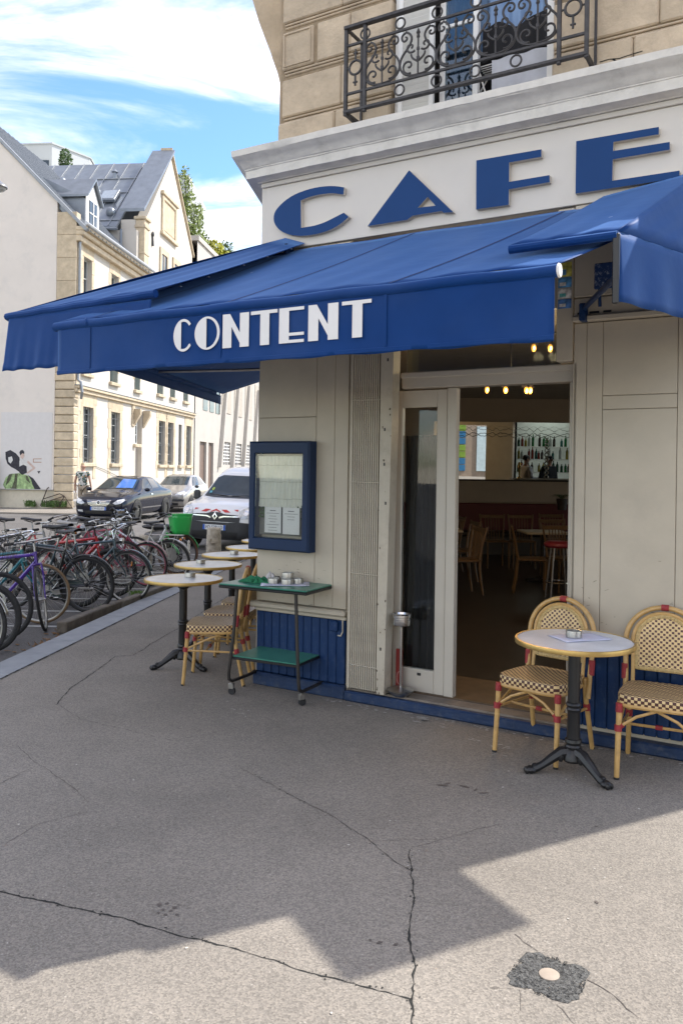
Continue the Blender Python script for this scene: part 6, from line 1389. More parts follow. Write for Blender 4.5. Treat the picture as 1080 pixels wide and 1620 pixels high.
em = sal.decal('emblem', ell(0, .635, .075, .06), 'front', m['chrome'], .024); sal.decal('emblem_field', ell(0, .635, .055, .042), 'front', m['black'], .028, parent=em); sal.decal('emblem_bolt', [(-.075, .628), (.01, .642), (.0, .628), (.075, .642), (-.01, .63), (.0, .642)], 'front', m['chrome'], .032, parent=em)
for f_ in (lambda p: p, mir):
    sal.decal('headlamp', f_([(.46, .62), (.56, .58), (.72, .62), (.80, .71), (.76, .76), (.60, .72)]), 'front', lens, .012); sal.decal('fog_lamp', f_([(.50, .34), (.68, .36), (.70, .42), (.52, .41)]), 'front', lens, .012)
    MB().ball((-1.55, f_([(1.02, 0)])[0][0], 1.03), (.07, .10, .065), 12, 8).build('door_mirror', sal.body.data.materials[0], sal.t)
sal.decal('lower_grille', [(-.44, .28), (.44, .28), (.46, .38), (-.46, .38)], 'front', m['black'], .006)
plate(sal, -.26, .26, .40, .51, 'CW-022-KX'); sal.wheels((-.92, -3.66), .93, .33)
# grey hatchback
hat = Car('parked_hatchback', 'beige grey hatchback parked behind the dark saloon', 'car', ((263-540)/1280*32.2, 32.2), 185, [
 (.0, .32, .62, .50, .68, .42), (-.06, .22, .70, .72, .78, .6), (-.3, .18, .80, .81, .88, .68), (-.75, .18, .92, .835, 1.0, .66), (-.98, .18, .95, .835, 1.06, .64), (-1.75, .18, .98, .835, 1.46, .54), (-2.2, .18, .99, .835, 1.52, .56), (-3.1, .18, 1.0, .83, 1.48, .55), (-3.6, .2, 1.0, .81, 1.25, .56), (-3.8, .26, .92, .74, 1.05, .55), (-3.86, .36, .8, .62, .9, .45)], M('champagne_paint', (.27, .255, .235), .3, metal=.4, var=.04, coat=.8))
hat.decal('windscreen', [(-.56, 1.08), (.56, 1.08), (.50, 1.42), (-.50, 1.42)], 'front', gl_car)
for sd_ in ('left', 'right'): 
    hat.decal('side_window', [(-1.3, 1.05), (-2.1, 1.06), (-2.1, 1.42), (-1.85, 1.40)], sd_, gl_car); hat.decal('side_window', [(-2.18, 1.06), (-3.0, 1.08), (-2.9, 1.40), (-2.18, 1.42)], sd_, gl_car); hat.decal('door_strip', [(-1.0, .55), (-3.1, .55), (-3.1, .62), (-1.0, .62)], sd_, pl_blk, .01)
    hat.decal('door_seam', [(-2.14, .3), (-2.15, .3), (-2.15, 1.04), (-2.14, 1.04)], sd_, m['black'], .004)
for f_ in (lambda p: p, mir):
    hat.decal('headlamp', f_([(.36, .68), (.60, .68), (.72, .80), (.66, .84), (.45, .78)]), 'front', lens, .012); MB().ball((-1.2, f_([(.93, 0)])[0][0], 1.02), (.06, .09, .065), 12, 8).build('door_mirror', pl_blk, hat.t)
hat.decal('bumper_strip', [(-.70, .44), (.70, .44), (.72, .53), (-.72, .53)], 'front', pl_blk, .01); hat.decal('lower_grille', [(-.5, .28), (.5, .28), (.5, .38), (-.5, .38)], 'front', m['black']); plate(hat, -.26, .26, .31, .42, 'AB-418-RT'); hat.wheels((-.78, -3.2), .835, .30)
# white van
vw = M('van_white', (.72, .73, .75), .3, var=.03, coat=.6, dirt=(.5, .5, .5), dscale=3, damt=.3)
van = Car('parked_van', 'white van with red chevrons on the bonnet and a black bumper', 'van', ((340-540)/1280*17.35, 17.35), 195, [
 (.0, .30, .66, .62, .80, .50), (-.06, .24, .80, .78, .90, .64), (-.22, .22, .92, .87, 1.0, .74), (-.5, .22, .99, .905, 1.06, .76), (-.85, .22, 1.03, .915, 1.12, .77), (-.98, .22, 1.04, .915, 1.17, .76), (-1.62, .22, 1.06, .915, 1.66, .66), (-1.95, .22, 1.07, .915, 1.78, .68), (-2.5, .22, 1.07, .915, 1.82, .71), (-3.6, .22, 1.07, .91, 1.82, .71), (-4.1, .24, 1.07, .90, 1.76, .70), (-4.2, .3, 1.05, .86, 1.6, .66)], vw, roll=-1.6)
van.decal('windscreen_seal', [(-.70, 1.13), (-.4, 1.11), (.4, 1.11), (.70, 1.13), (.62, 1.54), (.50, 1.60), (-.50, 1.60), (-.62, 1.54)], 'front', pl_blk, .006)
van.decal('windscreen', [(-.66, 1.16), (-.4, 1.14), (.4, 1.14), (.66, 1.16), (.59, 1.53), (.48, 1.585), (-.48, 1.585), (-.59, 1.53)], 'front', gl_car, .012)
stc = van.decal('windscreen_sticker', ell(-.56, 1.28, .035, .035, 12), 'front', M('sticker_green', (.30, .40, .05), .5), .016); van.decal('windscreen_sticker', [(-.61, 1.19), (-.55, 1.19), (-.55, 1.235), (-.61, 1.235)], 'front', M('sticker_blue', (.10, .35, .42), .5), .016)
van.decal('wiper', [(-.58, 1.165), (-.1, 1.135), (-.1, 1.148), (-.58, 1.18)], 'front', m['black'], .022); van.decal('wiper', [(-.02, 1.14), (.5, 1.165), (.5, 1.18), (-.02, 1.152)], 'front', m['black'], .022)
van.decal('bumper', [(-.86, .26), (.86, .26), (.88, .50), (.86, .62), (.55, .64), (.3, .62), (-.3, .62), (-.55, .64), (-.86, .62), (-.88, .50)], 'front', pl_blk, .014)
van.decal('grille', [(-.56, .635), (.56, .635), (.58, .78), (.2, .80), (.10, .83), (-.10, .83), (-.2, .80), (-.58, .78)], 'front', pl_blk, .012)
van.decal('lower_grille', [(-.50, .30), (.50, .30), (.54, .42), (-.54, .42)], 'front', m['black'], .02)
for f_ in (lambda p: p, mir):
    van.decal('grille_bar', f_([(.10, .70), (.2, .735), (.54, .745), (.54, .765), (.19, .762), (.09, .735)]), 'front', m['chrome'], .02)
    van.decal('headlamp', f_([(.53, .76), (.60, .70), (.74, .72), (.83, .84), (.84, .99), (.76, 1.0), (.62, .93), (.54, .86)]), 'front', lens, .014)
    van.decal('lamp_reflector', f_(ell(.69, .84, .06, .055, 14)), 'front', m['chrome'], .02)
    MB().cbox((-1.30, f_([(1.04, 0)])[0][0], 1.13), (.10, .17, .22), .04).build('door_mirror', pl_blk, van.t)
van.decal('indicator', [(.80, .88), (.84, .89), (.85, .95), (.81, .95)], 'front', M('amber_lens_van', (.6, .22, .02), .25), .02)
em = van.decal('emblem', [(0, .665), (.062, .745), (0, .825), (-.062, .745)], 'front', m['chrome'], .03); van.decal('emblem_field', [(0, .705), (.028, .745), (0, .785), (-.028, .745)], 'front', pl_blk, .036, parent=em)
for p in ([(-.50, .90), (-.40, .895), (-.50, .86)], [(-.34, .835), (-.22, .83), (-.12, .885), (-.24, .89)], [(-.13, .84), (0, .90), (.13, .84), (.09, .835), (.0, .865), (-.09, .835)], [(.34, .835), (.22, .83), (.12, .885), (.24, .89)], [(.50, .90), (.40, .895), (.50, .86)]): van.decal('chevron', p, 'front', redt, .008, .03)
plate(van, -.26, .26, .455, .565, 'FQ-538-LD'); van.wheels((-.80, -3.5), .915, .32, m['iron'])
for sd_ in ('left', 'right'): van.decal('side_window', [(-1.25, 1.15), (-2.0, 1.15), (-2.0, 1.58), (-1.7, 1.56)], sd_, gl_car); van.decal('side_strip', [(-.9, .42), (-3.9, .42), (-3.9, .56), (-.9, .56)], sd_, pl_blk, .012)
MB().tube([(-1.9, 0, 1.765), (-1.98, 0, 1.80), (-2.15, 0, 1.98)], [.02, .008, .003], 6).build('aerial', m['black'], van.t)
# ------------------------------------------------------------------ white building along the street
G = Vector((-10.85, 32.76, 0)); GA = math.atan2(sv.y, sv.x)      # local x runs along the street, local y to the far side of the wall, z up
wr_ = M('white_render', (.56, .52, .455), .85, var=.05, scale=1.2, bump=.05, bscale=30, dirt=(.50, .46, .40), dscale=1.3, damt=.3)
gr_ = M('gable_render', (.72, .665, .60), .88, var=.04, scale=.8, dirt=(.52, .50, .47), dscale=1.2, damt=.35)
ys_ = M('ochre_stone', (.53, .44, .31), .85, var=.16, scale=4, bump=.25, bscale=22, dirt=(.32, .24, .15), dscale=3, damt=.5, rnd=.10)
zn = M('zinc', (.21, .235, .265), .42, metal=.55, var=.14, scale=2.5); znl = M('zinc_seam', (.28, .30, .32), .5, metal=.3)
wdf = M('window_frame_grey', (.42, .44, .43), .5); bar_m = M('window_bar', (.10, .10, .10), .5)
pale_s = M('pale_ochre_stone', (.56, .49, .38), .85, var=.1, scale=4, bump=.2, bscale=22)
B = thing('white_building', 'white rendered old building with ochre stone trim and zinc roofs across the street', 'building', G, GA)
def holes_wall(name, x0, x1, z0, z1, holes, y0, th, mat, parent):
    xs = sorted({x0, x1} | {h[0] for h in holes} | {h[1] for h in holes}); zs = sorted({z0, z1} | {h[2] for h in holes} | {h[3] for h in holes}); mb = MB()
    for xa, xb in zip(xs[:-1], xs[1:]):
        for za, zb in zip(zs[:-1], zs[1:]):
            cx_, cz_ = (xa+xb)/2, (za+zb)/2
            if any(h[0] < cx_ < h[1] and h[2] < cz_ < h[3] for h in holes): continue
            mb.quad((xa, y0, za), (xb, y0, za), (xb, y0, zb), (xa, y0, zb))
    for (a, b_, c, d) in holes:
        for q in (((a, y0, c), (a, y0, d), (a, y0+th, d), (a, y0+th, c)), ((b_, y0, c), (b_, y0, d), (b_, y0+th, d), (b_, y0+th, c)), ((a, y0, c), (b_, y0, c), (b_, y0+th, c), (a, y0+th, c)), ((a, y0, d), (b_, y0, d), (b_, y0+th, d), (a, y0+th, d))): mb.quad(*q)
    return mb.build(name, mat, parent, sm=0)
# local y is +90 deg from local x: the street (camera side) is at negative y
GF = [(.85, 1.87, 1.88, 4.22), (3.8, 4.83, 1.88, 4.22), (10.2, 11.25, 1.88, 4.22), (11.7, 12.68, 1.88, 4.22), (13.62, 14.2, 1.88, 4.22), (15.05, 16.0, 1.88, 4.22)]
FF = [(.72, 1.52, 5.62, 10.42), (3.62, 4.47, 5.55, 10.42), (6.62, 7.3, 5.5, 8.2), (9.9, 10.8, 5.62, 10.6), (12.0, 12.8, 5.62, 10.6), (14.4, 15.2, 5.62, 10.6)]
FF = [(a, b_, 7.9 if False else c, d) for a, b_, c, d in FF]
NI = [(6.75, 7.75, .15, 4.5)]
holes_wall('wall', .0, 16.6, .0, 11.55, GF + FF + NI, 0, .28, wr_, B)
MB().box(6.75, 7.75, .27, .3, .15, 4.5).build('niche_wall', wr_, B, sm=0)
def window(x0, x1, z0, z1, bars, y=.22, surround=True, sill=True, rows=4):
    w_ = put('window', MB().box(x0, x1, y+.02, y+.05, z0, z1).mesh('window', m['glass_dark'], 0), B)
    f = MB(); t = .07; f.box(x0, x0+t, y-.03, y+.019, z0, z1); f.box(x1-t, x1, y-.03, y+.019, z0, z1); f.box(x0+t, x1-t, y-.03, y+.019, z1-t, z1); f.box(x0+t, x1-t, y-.03, y+.019, z0, z0+t); f.box((x0+x1)/2-.04, (x0+x1)/2+.04, y-.035, y+.018, z0+t, z1-t)
    for k in range(1, rows): z = z0+(z1-z0)*k/rows; f.box(x0+t, (x0+x1)/2-.04, y-.02, y+.017, z-.02, z+.02); f.box((x0+x1)/2+.04, x1-t, y-.02, y+.017, z-.02, z+.02)
    f.build('frame', wdf, w_, sm=0)
    if bars:
        g = MB(); n = 5
        for k in range(1, n): x = x0+(x1-x0)*k/n; g.tube([(x, .07, z0), (x, .07, z1)], .014, 5)
        for z in (z0+.2, z0+(z1-z0)*.45, z1-.3): g.box(x0, x1, .06, .08, z-.012, z+.012)
        g.build('window_bars', bar_m, w_, kind='stuff')
    if sill: MB().box(x0-.12, x1+.12, -.14, .26, z0-.16, z0-.002, .02).build('sill', ys_, w_)
for h in GF: 
    window(*h, True)
    if h[1]-h[0] > .7:
        a, b_ = h[0], h[1]
        for k in range(8): 
            z0 = 1.2+k*.45; e1 = .36 if k % 2 else .28
            put('stone_block', MB().box(a-e1, a-.003, -.018, .02, z0, z0+.445, .006).mesh('stone_block', ys_), B); put('stone_block', MB().box(b_+.003, b_+e1, -.018, .02, z0, z0+.445, .006).mesh('stone_block', ys_), B)
        MB().box(a-.36, b_+.36, -.019, .02, 4.80, 4.84, .004).build('lintel', ys_, B); MB().box(a-.002, b_+.002, -.018, .02, 4.222, 4.795, .006).build('lintel', ys_, B)
for h in FF: 
    window(*h, False, rows=6)
    a, b_ = h[0], h[1]
    for k in range(9): 
        z0 = h[3]-.55*(k+1); e1 = .20 if k % 2 else .28
        if z0 > 5.7: put('stone_block', MB().box(b_+.003, b_+e1, -.015, .02, z0, z0+.54, .006).mesh('stone_block', ys_), B); put('stone_block', MB().box(a-e1, a-.003, -.015, .02, z0, z0+.54, .006).mesh('stone_block', ys_), B)
    MB().box(a-.2, b_+.2, -.02, .02, h[3]+.003, h[3]+.45, .01).build('lintel', ys_, B)
    gb_ = MB()
    for k in range(9): x = a+(b_-a)*(k+.5)/9; gb_.tube([(x, -.04, h[2]+.02), (x, -.04, h[2]+1.0)], .012, 4)
    gb_.box(a, b_, -.055, -.025, h[2]+1.0, h[2]+1.04); gb_.build('window_guard', M('guard_green', (.09, .13, .12), .5), B, kind='stuff')
window(6.66, 7.26, 2.86, 4.25, False, y=.1, rows=3)
for x in (6.45, 7.8): MB().ext([(x, -.02, 3.7), (x, -.38, 4.3), (x, -.38, 4.55), (x, -.02, 4.55)], (.22, 0, 0)).build('corbel', ys_, B)
for k in range(2): MB().box(6.3, 6.62, -.06, .02, 3.72+.6*k, 4.31+.6*k, .01).build('stone_block', ys_, B)
# string course, cornice, gutter, base
MB().box(.0, 16.4, -.20, .02, 4.90, 5.02, .02).box(.0, 16.4, -.12, .02, 4.74, 4.897, .02).build('string_course', ys_, B); MB().box(-.02, 16.4, -.22, -.0, 5.023, 5.045, .004).build('flashing', zn, B)
MB().box(-.05, 7.55, -.22, .02, 10.85, 11.08, .03).box(-.05, 7.55, -.36, .02, 11.083, 11.28, .04).box(-.05, 7.55, -.46, .02, 11.283, 11.45, .02).build('cornice', ys_, B)
MB().tube([(-.25, -.52, 11.50), (7.7, -.52, 11.50)], .075, 8).build('gutter', M('gutter_zinc', (.42, .44, .46), .4, metal=.4), B)
MB().tube([(.12, -.46, 11.45), (.12, -.2, 11.15), (.12, -.10, 10.8), (.12, -.10, 5.25), (.12, -.22, 5.15), (.12, -.28, 4.75), (.3, -.16, 4.5)], .06, 8).build('downpipe', M('downpipe_zinc', (.27, .29, .31), .45, metal=.4), B)
MB().box(.0, 1.2, -.03, .02, .0, 1.05, .01).build('base_patch', M('grey_patch', (.40, .39, .38), .9, var=.1), B)
MB().box(1.2, 16.6, -.025, .02, .0, .55, .01).build('base_course', M('base_render', (.48, .45, .42), .9, var=.12), B)
cbm = MB().tube([(2.0, -.03, 1.75), (3.0, -.05, 1.60), (4.8, -.05, 1.25), (6.8, -.05, 1.05)], .012, 4); cbm.build('cable', m['black'], B)
# gable end facing the camera: local plane x = 0, runs to +y
gv = MB().ext([(0, .82, .75), (0, 10, .75), (0, 10, 12.0), (0, 5.4, 17.0), (0, .82, 12.45)], (.3, 0, 0)); gv.build('gable_wall', gr_, B, sm=0)
MB().box(.06, .36, .82, 10, 0, .748).build('gable_base', M('cream_base', (.60, .55, .44), .85, var=.08, dirt=(.35, .32, .27), dscale=1.5, damt=.6), B, sm=0)
MB().box(-.012, -.001, .90, 3.1, .80, 3.9).build('wall_patch', M('smooth_patch', (.64, .62, .60), .85, var=.03), B, sm=0)
MB().box(-.05, .3, .83, 10, .735, .77, .008).build('drip_ledge', M('ledge_grey', (.40, .39, .38), .8), B)
for k in range(16):
    z0 = .0 + k*.345; o = MB().box(-.05 - (.012 if k % 2 else 0), .35, -.03, .80 + (.02 if k % 3 == 0 else -.01), z0+.012, z0+.335, .03).build('quoin_stone', ys_, B)
for k in range(7): MB().box(-.03, .35, -.02, .80, 5.53+k*.93, 5.53+k*.93+.922, .012).build('quoin_stone', ys_, B)
for k in range(14): MB().box(.352, .50 + (.08 if k % 2 else 0), -.022, .02, .1+k*.78, .1+k*.78+.772, .01).build('quoin_stone', pale_s, B)
MB().ext([(-.08, -.5, 11.33), (-.08, 5.4, 17.23), (-.08, 5.4, 17.05), (-.08, -.4, 11.24)], (.2, 0, 0)).build('verge', znl, B, sm=0)
rf = MB().ext([(.125, -.5, 11.28), (.125, 5.4, 17.18), (.125, 5.4, 16.9), (.125, 0, 11.4)], (8.0, 0, 0)); R1 = rf.build('roof', zn, B, sm=0)
sm1 = MB()
for k in range(20): x = .3+k*.4; sm1.box(x-.02, x+.02, -.02, .02, 0, 8.3, M=Matrix.Translation((0, -.5, 11.31)) @ Matrix.Rotation(R(-45), 4, 'X'))
sm1.build('roof_seam', znl, R1, kind='stuff', sm=0)
# dormer
D = put('dormer', MB().ext([(1.35, .25, 11.9), (1.35, .25, 13.05), (1.35, 2.6, 14.2), (1.35, 2.6, 11.9)], (.04, 0, 0)).ext([(2.61, .25, 11.9), (2.61, .25, 13.05), (2.61, 2.6, 14.2), (2.61, 2.6, 11.9)], (.04, 0, 0)).mesh('dormer', zn, 0), B)
MB().ext([(1.35, .2, 11.85), (2.65, .2, 11.85), (2.65, .2, 13.1), (2.0, .2, 13.85), (1.35, .2, 13.1)], (0, .05, 0)).build('dormer_front', m['white_paint'], D, sm=0)
MB().box(1.62, 2.38, .17, .199, 12.0, 13.05).build('dormer_pane', m['glass_dark'], D, sm=0); MB().box(1.97, 2.03, .15, .169, 12.0, 13.05).box(1.62, 2.38, .15, .168, 12.5, 12.55).build('frame', m['white_paint'], D, sm=0)
MB().ext([(1.2, .05, 13.08), (2.0, .05, 13.98), (2.8, .05, 13.08), (2.8, .05, 13.18), (2.0, .05, 14.1), (1.2, .05, 13.18)], (0, 2.9, 0)).build('dormer_roof', zn, D, sm=0)
# taller cross wing with its own gable on the street
gw = MB().ext([(7.62, -.10, 11.5), (15.4, -.10, 11.5), (15.4, -.10, 14.3), (11.35, -.10, 18.5), (7.62, -.10, 14.1)], (0, .5, 0)); gw.build('wing_gable', wr_, B, sm=0)
MB().box(7.02, 7.64, -.26, .2, 11.3, 13.9, .02).build('pilaster', ys_, B); MB().box(6.97, 7.68, -.31, .24, 13.5, 13.66, .02).build('pilaster_band', ys_, B); MB().box(6.99, 7.66, -.29, .22, 12.2, 12.30, .02).build('pilaster_band', ys_, B); MB().box(6.93, 7.72, -.35, .27, 13.9, 14.05, .02).build('pilaster_cap', ys_, B)
def slab(p, q, yy0, yy1, th, name, mat): return MB().ext([(p[0], yy0, p[1]), (q[0], yy0, q[1]), (q[0], yy0, q[1]+th), (p[0], yy0, p[1]+th)], (0, yy1-yy0, 0)).build(name, mat, B, sm=0)
slab((6.85, 14.25), (11.35, 18.85), -.30, .95, .16, 'coping', zn); slab((11.35, 19.0), (15.7, 14.3), -.16, .5, .14, 'coping', ys_)
slab((6.5, 13.3), (11.35, 18.2), .96, 11, .15, 'roof', zn); slab((11.35, 18.2), (16.2, 13.3), .5, 11, .15, 'roof', zn)
MB().box(6.72, 7.0, .02, 11, 11.0, 13.3).build('wing_wall', wr_, B, sm=0); MB().box(7.002, 7.618, .202, .94, 11.0, 13.9).build('wing_wall', wr_, B, sm=0)
MB().tube([(6.45, .9, 13.3), (6.45, 11, 13.3)], .08, 6).build('gutter', zn, B); MB().tube([(6.55, .75, 13.3), (6.55, .75, 11.0)], .06, 6).build('downpipe', zn, B)
sm2 = MB(); sl2 = math.atan2(4.9, 4.85)
for k in range(11): 
    y = 1.4+k*.85; sm2.box(0, 6.9, y-.02, y+.02, 0, .04, M=Matrix.Translation((6.5, 0, 13.46)) @ Matrix.Rotation(-sl2, 4, 'Y'))
for s_ in (.5, 3.4, 5.0): sm2.box(s_, s_+.05, .97, 11, 0, .04, M=Matrix.Translation((6.5, 0, 13.46)) @ Matrix.Rotation(-sl2, 4, 'Y'))
sm2.build('roof_seam', znl, B, kind='stuff', sm=0)
for (y, s_) in [(1.7, 2.3), (2.75, 2.3), (3.8, 2.3)]:
    sk = put('skylight', MB().box(s_, s_+1.05, y, y+.9, .05, .22, .02, M=Matrix.Translation((6.5, 0, 13.46)) @ Matrix.Rotation(-sl2, 4, 'Y')).mesh('skylight', zn), B)
    MB().box(s_+.1, s_+.95, y+.1, y+.8, .221, .235, M=Matrix.Translation((6.5, 0, 13.46)) @ Matrix.Rotation(-sl2, 4, 'Y')).build('pane', M('skylight_glass', (.30, .34, .38), .15, spec=.8), sk, sm=0)
MB().lathe([(.10, 0), (.10, .5), (.18, .55), (.0, .75)], (10.2, 2.6, 16.9), 12, cap=False).build('roof_vent', zn, B)
for (y, s_) in [(5.3, 4.6), (1.6, 1.2)]: MB().ball((6.5+s_*.7, y, 13.5+s_*.72), (.28, .25, .28), 10, 6).build('roof_vent', zn, B)
# blind window of the wing gable, attic windows below
bl = put('blind_window', MB().box(10.1, 12.0, -.13, -.101, 14.35, 15.9).mesh('blind_window', ys_), B); MB().box(9.85, 10.1, -.2, -.10, 14.2, 16.1, .02).box(12.0, 12.25, -.2, -.10, 14.2, 16.1, .02).box(10.102, 11.998, -.2, -.10, 15.9, 16.1, .02).box(9.75, 12.35, -.26, -.10, 14.0, 14.198, .02).box(9.75, 12.35, -.28, -.10, 16.103, 16.3, .03).build('frame', ys_, bl)
for x in (9.9, 12.0):
    w_ = put('window', MB().box(x, x+.85, -.13, -.101, 11.6, 13.0).mesh('window', m['glass_dark'], 0), B); MB().box(x-.25, x, -.18, -.10, 11.4, 13.3).box(x+.85, x+1.1, -.18, -.10, 11.4, 13.3).box(x, x+.85, -.18, -.10, 13.0, 13.3).box(x+.39, x+.46, -.15, -.13, 11.6, 13.0).build('frame', ys_, w_, sm=0)
MB().tube([(8.5, -.12, 13.5), (8.5, -.16, 13.0)], .06, 6).ball((8.5, -.16, 13.6), (.12, .06, .14), 8, 6).build('wall_anchor', m['iron'], B)

# painted figure on the gable (flat paint on the wall, made generic)
mu = thing('wall_mural', 'flat painted woman in a pale green gown with a dark fan on the gable wall', 'mural', G, GA)
def mp_(px_, py_): # picture of the wall in metres: y along the wall, z up
    return (1.03 + (90-px_)*.0283, .80 + (771-py_)*.0262)
def paintpoly(name, pts, mat, d=-.0145, par=mu):
    P = [mp_(*p) for p in pts]; n = len(P); mb = MB(); mb.add([(d, y, z) for y, z in P], [tuple(range(n))]); return mb.build(name, mat, par, sm=0)
z5 = lambda pts: [(x/6, 690+y/6) for x, y in pts]
pk = M('mural_black', (.035, .035, .045), .8, var=.4, scale=9); pg = M('mural_green', (.30, .42, .20), .8, var=.55, scale=7); psk = M('mural_skin', (.55, .42, .36), .8, var=.15, scale=8); pdk = M('mural_dark_green', (.09, .10, .06), .8, var=.5, scale=9); pw = M('mural_white', (.62, .62, .60), .8); pr = M('mural_brown', (.40, .22, .14), .8)
paintpoly('gown', z5([(128, 455), (150, 390), (190, 355), (270, 345), (350, 365), (400, 420), (425, 470), (430, 500), (150, 503)]), pg)
for P in ([(180, 360), (215, 350), (190, 420), (150, 470), (165, 400)], [(235, 350), (262, 350), (250, 500), (200, 500), (230, 420)], [(330, 365), (355, 375), (375, 440), (340, 410)]): paintpoly('gown_fold', z5(P), pdk, -.0175)
paintpoly('gown_train', z5([(350, 360), (400, 390), (430, 430), (472, 490), (420, 502), (395, 450), (380, 400)]), pk, -.0175)
paintpoly('fan', z5([(145, 150), (190, 130), (240, 160), (275, 200), (280, 260), (300, 300), (275, 335), (240, 310), (200, 290), (165, 260), (148, 210)]), pk, -.0160)
paintpoly('fan_pattern', z5([(172, 200), (205, 190), (215, 225), (195, 258), (175, 240)]), pw, -.0185)
paintpoly('torso', z5([(275, 230), (300, 205), (325, 215), (350, 230), (345, 300), (330, 345), (290, 345), (275, 300)]), pw, -.0190); paintpoly('bodice', z5([(275, 285), (310, 265), (340, 280), (345, 340), (300, 362), (275, 340)]), pk, -.0205)
paintpoly('arm', z5([(350, 225), (420, 290), (415, 305), (350, 350), (345, 338), (398, 296), (345, 245)]), psk, -.0200); paintpoly('face', z5([(280, 160), (312, 150), (320, 185), (305, 215), (285, 200)]), psk, -.0215); paintpoly('hair', z5([(274, 150), (285, 132), (305, 128), (318, 145), (318, 165), (300, 160), (282, 180)]), pk, -.0230)
paintpoly('frame_mark', z5([(398, 208), (475, 206), (475, 212), (404, 214), (404, 238), (475, 238), (475, 244), (398, 245)]), pr, -.0160); paintpoly('scribble', z5([(437, 325), (466, 322), (452, 350)]), pk, -.0160)

# grey-white hall with slanting fins further along
H_ = thing('modern_hall', 'pale concrete hall with slanting fins beyond the old white building', 'building', G, GA)
hw = M('hall_render', (.46, .43, .385), .85, var=.06, scale=1)
HH = [(22.8+3.4*k, 25.4+3.4*k, 2.0, 3.6) for k in range(6)]
holes_wall('wall', 16.62, 46, 0, 15.6, HH + [(17.7, 19.2, .0, 3.4), (19.7, 20.9, .0, 3.4)], -.05, .4, hw, H_)
MB().box(16.6, 46.2, -.15, .4, 15.6, 15.9).build('parapet', hw, H_, sm=0); MB().box(16.6, 46, .36, .4, 0, 15.6).build('backing', m['glass_dark'], H_, sm=0)
for a, b_ in ((17.7, 19.2), (19.7, 20.9)): 
    MB().box(a, b_, .1, .16, 0, 3.4).build('door', M('brown_door', (.16, .11, .085), .6), H_, sm=0)
for h in HH:
    g = MB()
    for k in range(1, 6): x = h[0]+(h[1]-h[0])*k/6; g.box(x-.03, x+.03, .0, .05, h[2], h[3])
    for k in range(1, 7): z = h[2]+(h[3]-h[2])*k/7; g.box(h[0], h[1], .01, .04, z-.03, z+.03)
    g.build('window_grid', m['white_paint'], H_, sm=0, kind='stuff')
for k in range(6): put('wall_panel', MB().box(22.9+3.4*k, 25.3+3.4*k, -.09, -.051, 5.6, 8.6, .01).mesh('wall_panel', M('recess_shade', (.42, .38, .32), .85)), H_)  # panels coloured darker than the render, standing in for shadow in the recesses
for k in range(8):
    x = 22.0+3.4*k; MB().ext([(x, -.06, 1.8), (x+.3, -.06, 1.8), (x+1.9, -.06, 8.2), (x+1.6, -.06, 8.2)], (0, -.24, 0)).build('fin', hw, H_, sm=0)
for k in range(3): 
    w_ = put('window', MB().box(18.3+1.5*k, 19.3+1.5*k, -.08, -.051, 5.4, 8.0).mesh('window', m['glass_dark'], 0), H_)
MB().tube([(28.0, -1.6, 0), (28.0, -1.6, 8.5)], .10, 8).build('mast', m['iron'], H_)
# concrete tower behind, with a planted lower block
T_ = thing('grey_tower', 'pale grey concrete tower block rising behind the white roofs', 'building', (-27.0, 71, 0), 0)
tcn = M('tower_concrete', (.46, .48, .48), .85, var=.05, scale=.3)
MB().ext([(-1.75, -.6, 0), (1.6, -1.0, 0), (3.9, 2.2, 0), (3.5, 6, 0), (-1.6, 6, 0)], (0, 0, 29.6)).build('tower_wall', tcn, T_, sm=0)
w_ = put('window', MB().box(.55, 1.35, -1.02, -.93, 27.4, 28.2).mesh('window', m['glass_dark'], 0), T_); MB().ext([(-1.8, -.7, 29.6), (1.65, -1.1, 29.6), (4.0, 2.2, 29.6), (3.6, 6.1, 29.6), (-1.7, 6.1, 29.6)], (0, 0, .12)).build('roof_edge', tcn, T_, sm=0)
LB = thing('rear_block', 'low pale block behind the zinc roofs carrying a green terrace', 'building', (-18, 64, 0), 0); MB().box(-16, 6, -2, 6, 0, 24.2).build('wall', tcn, LB, sm=0)

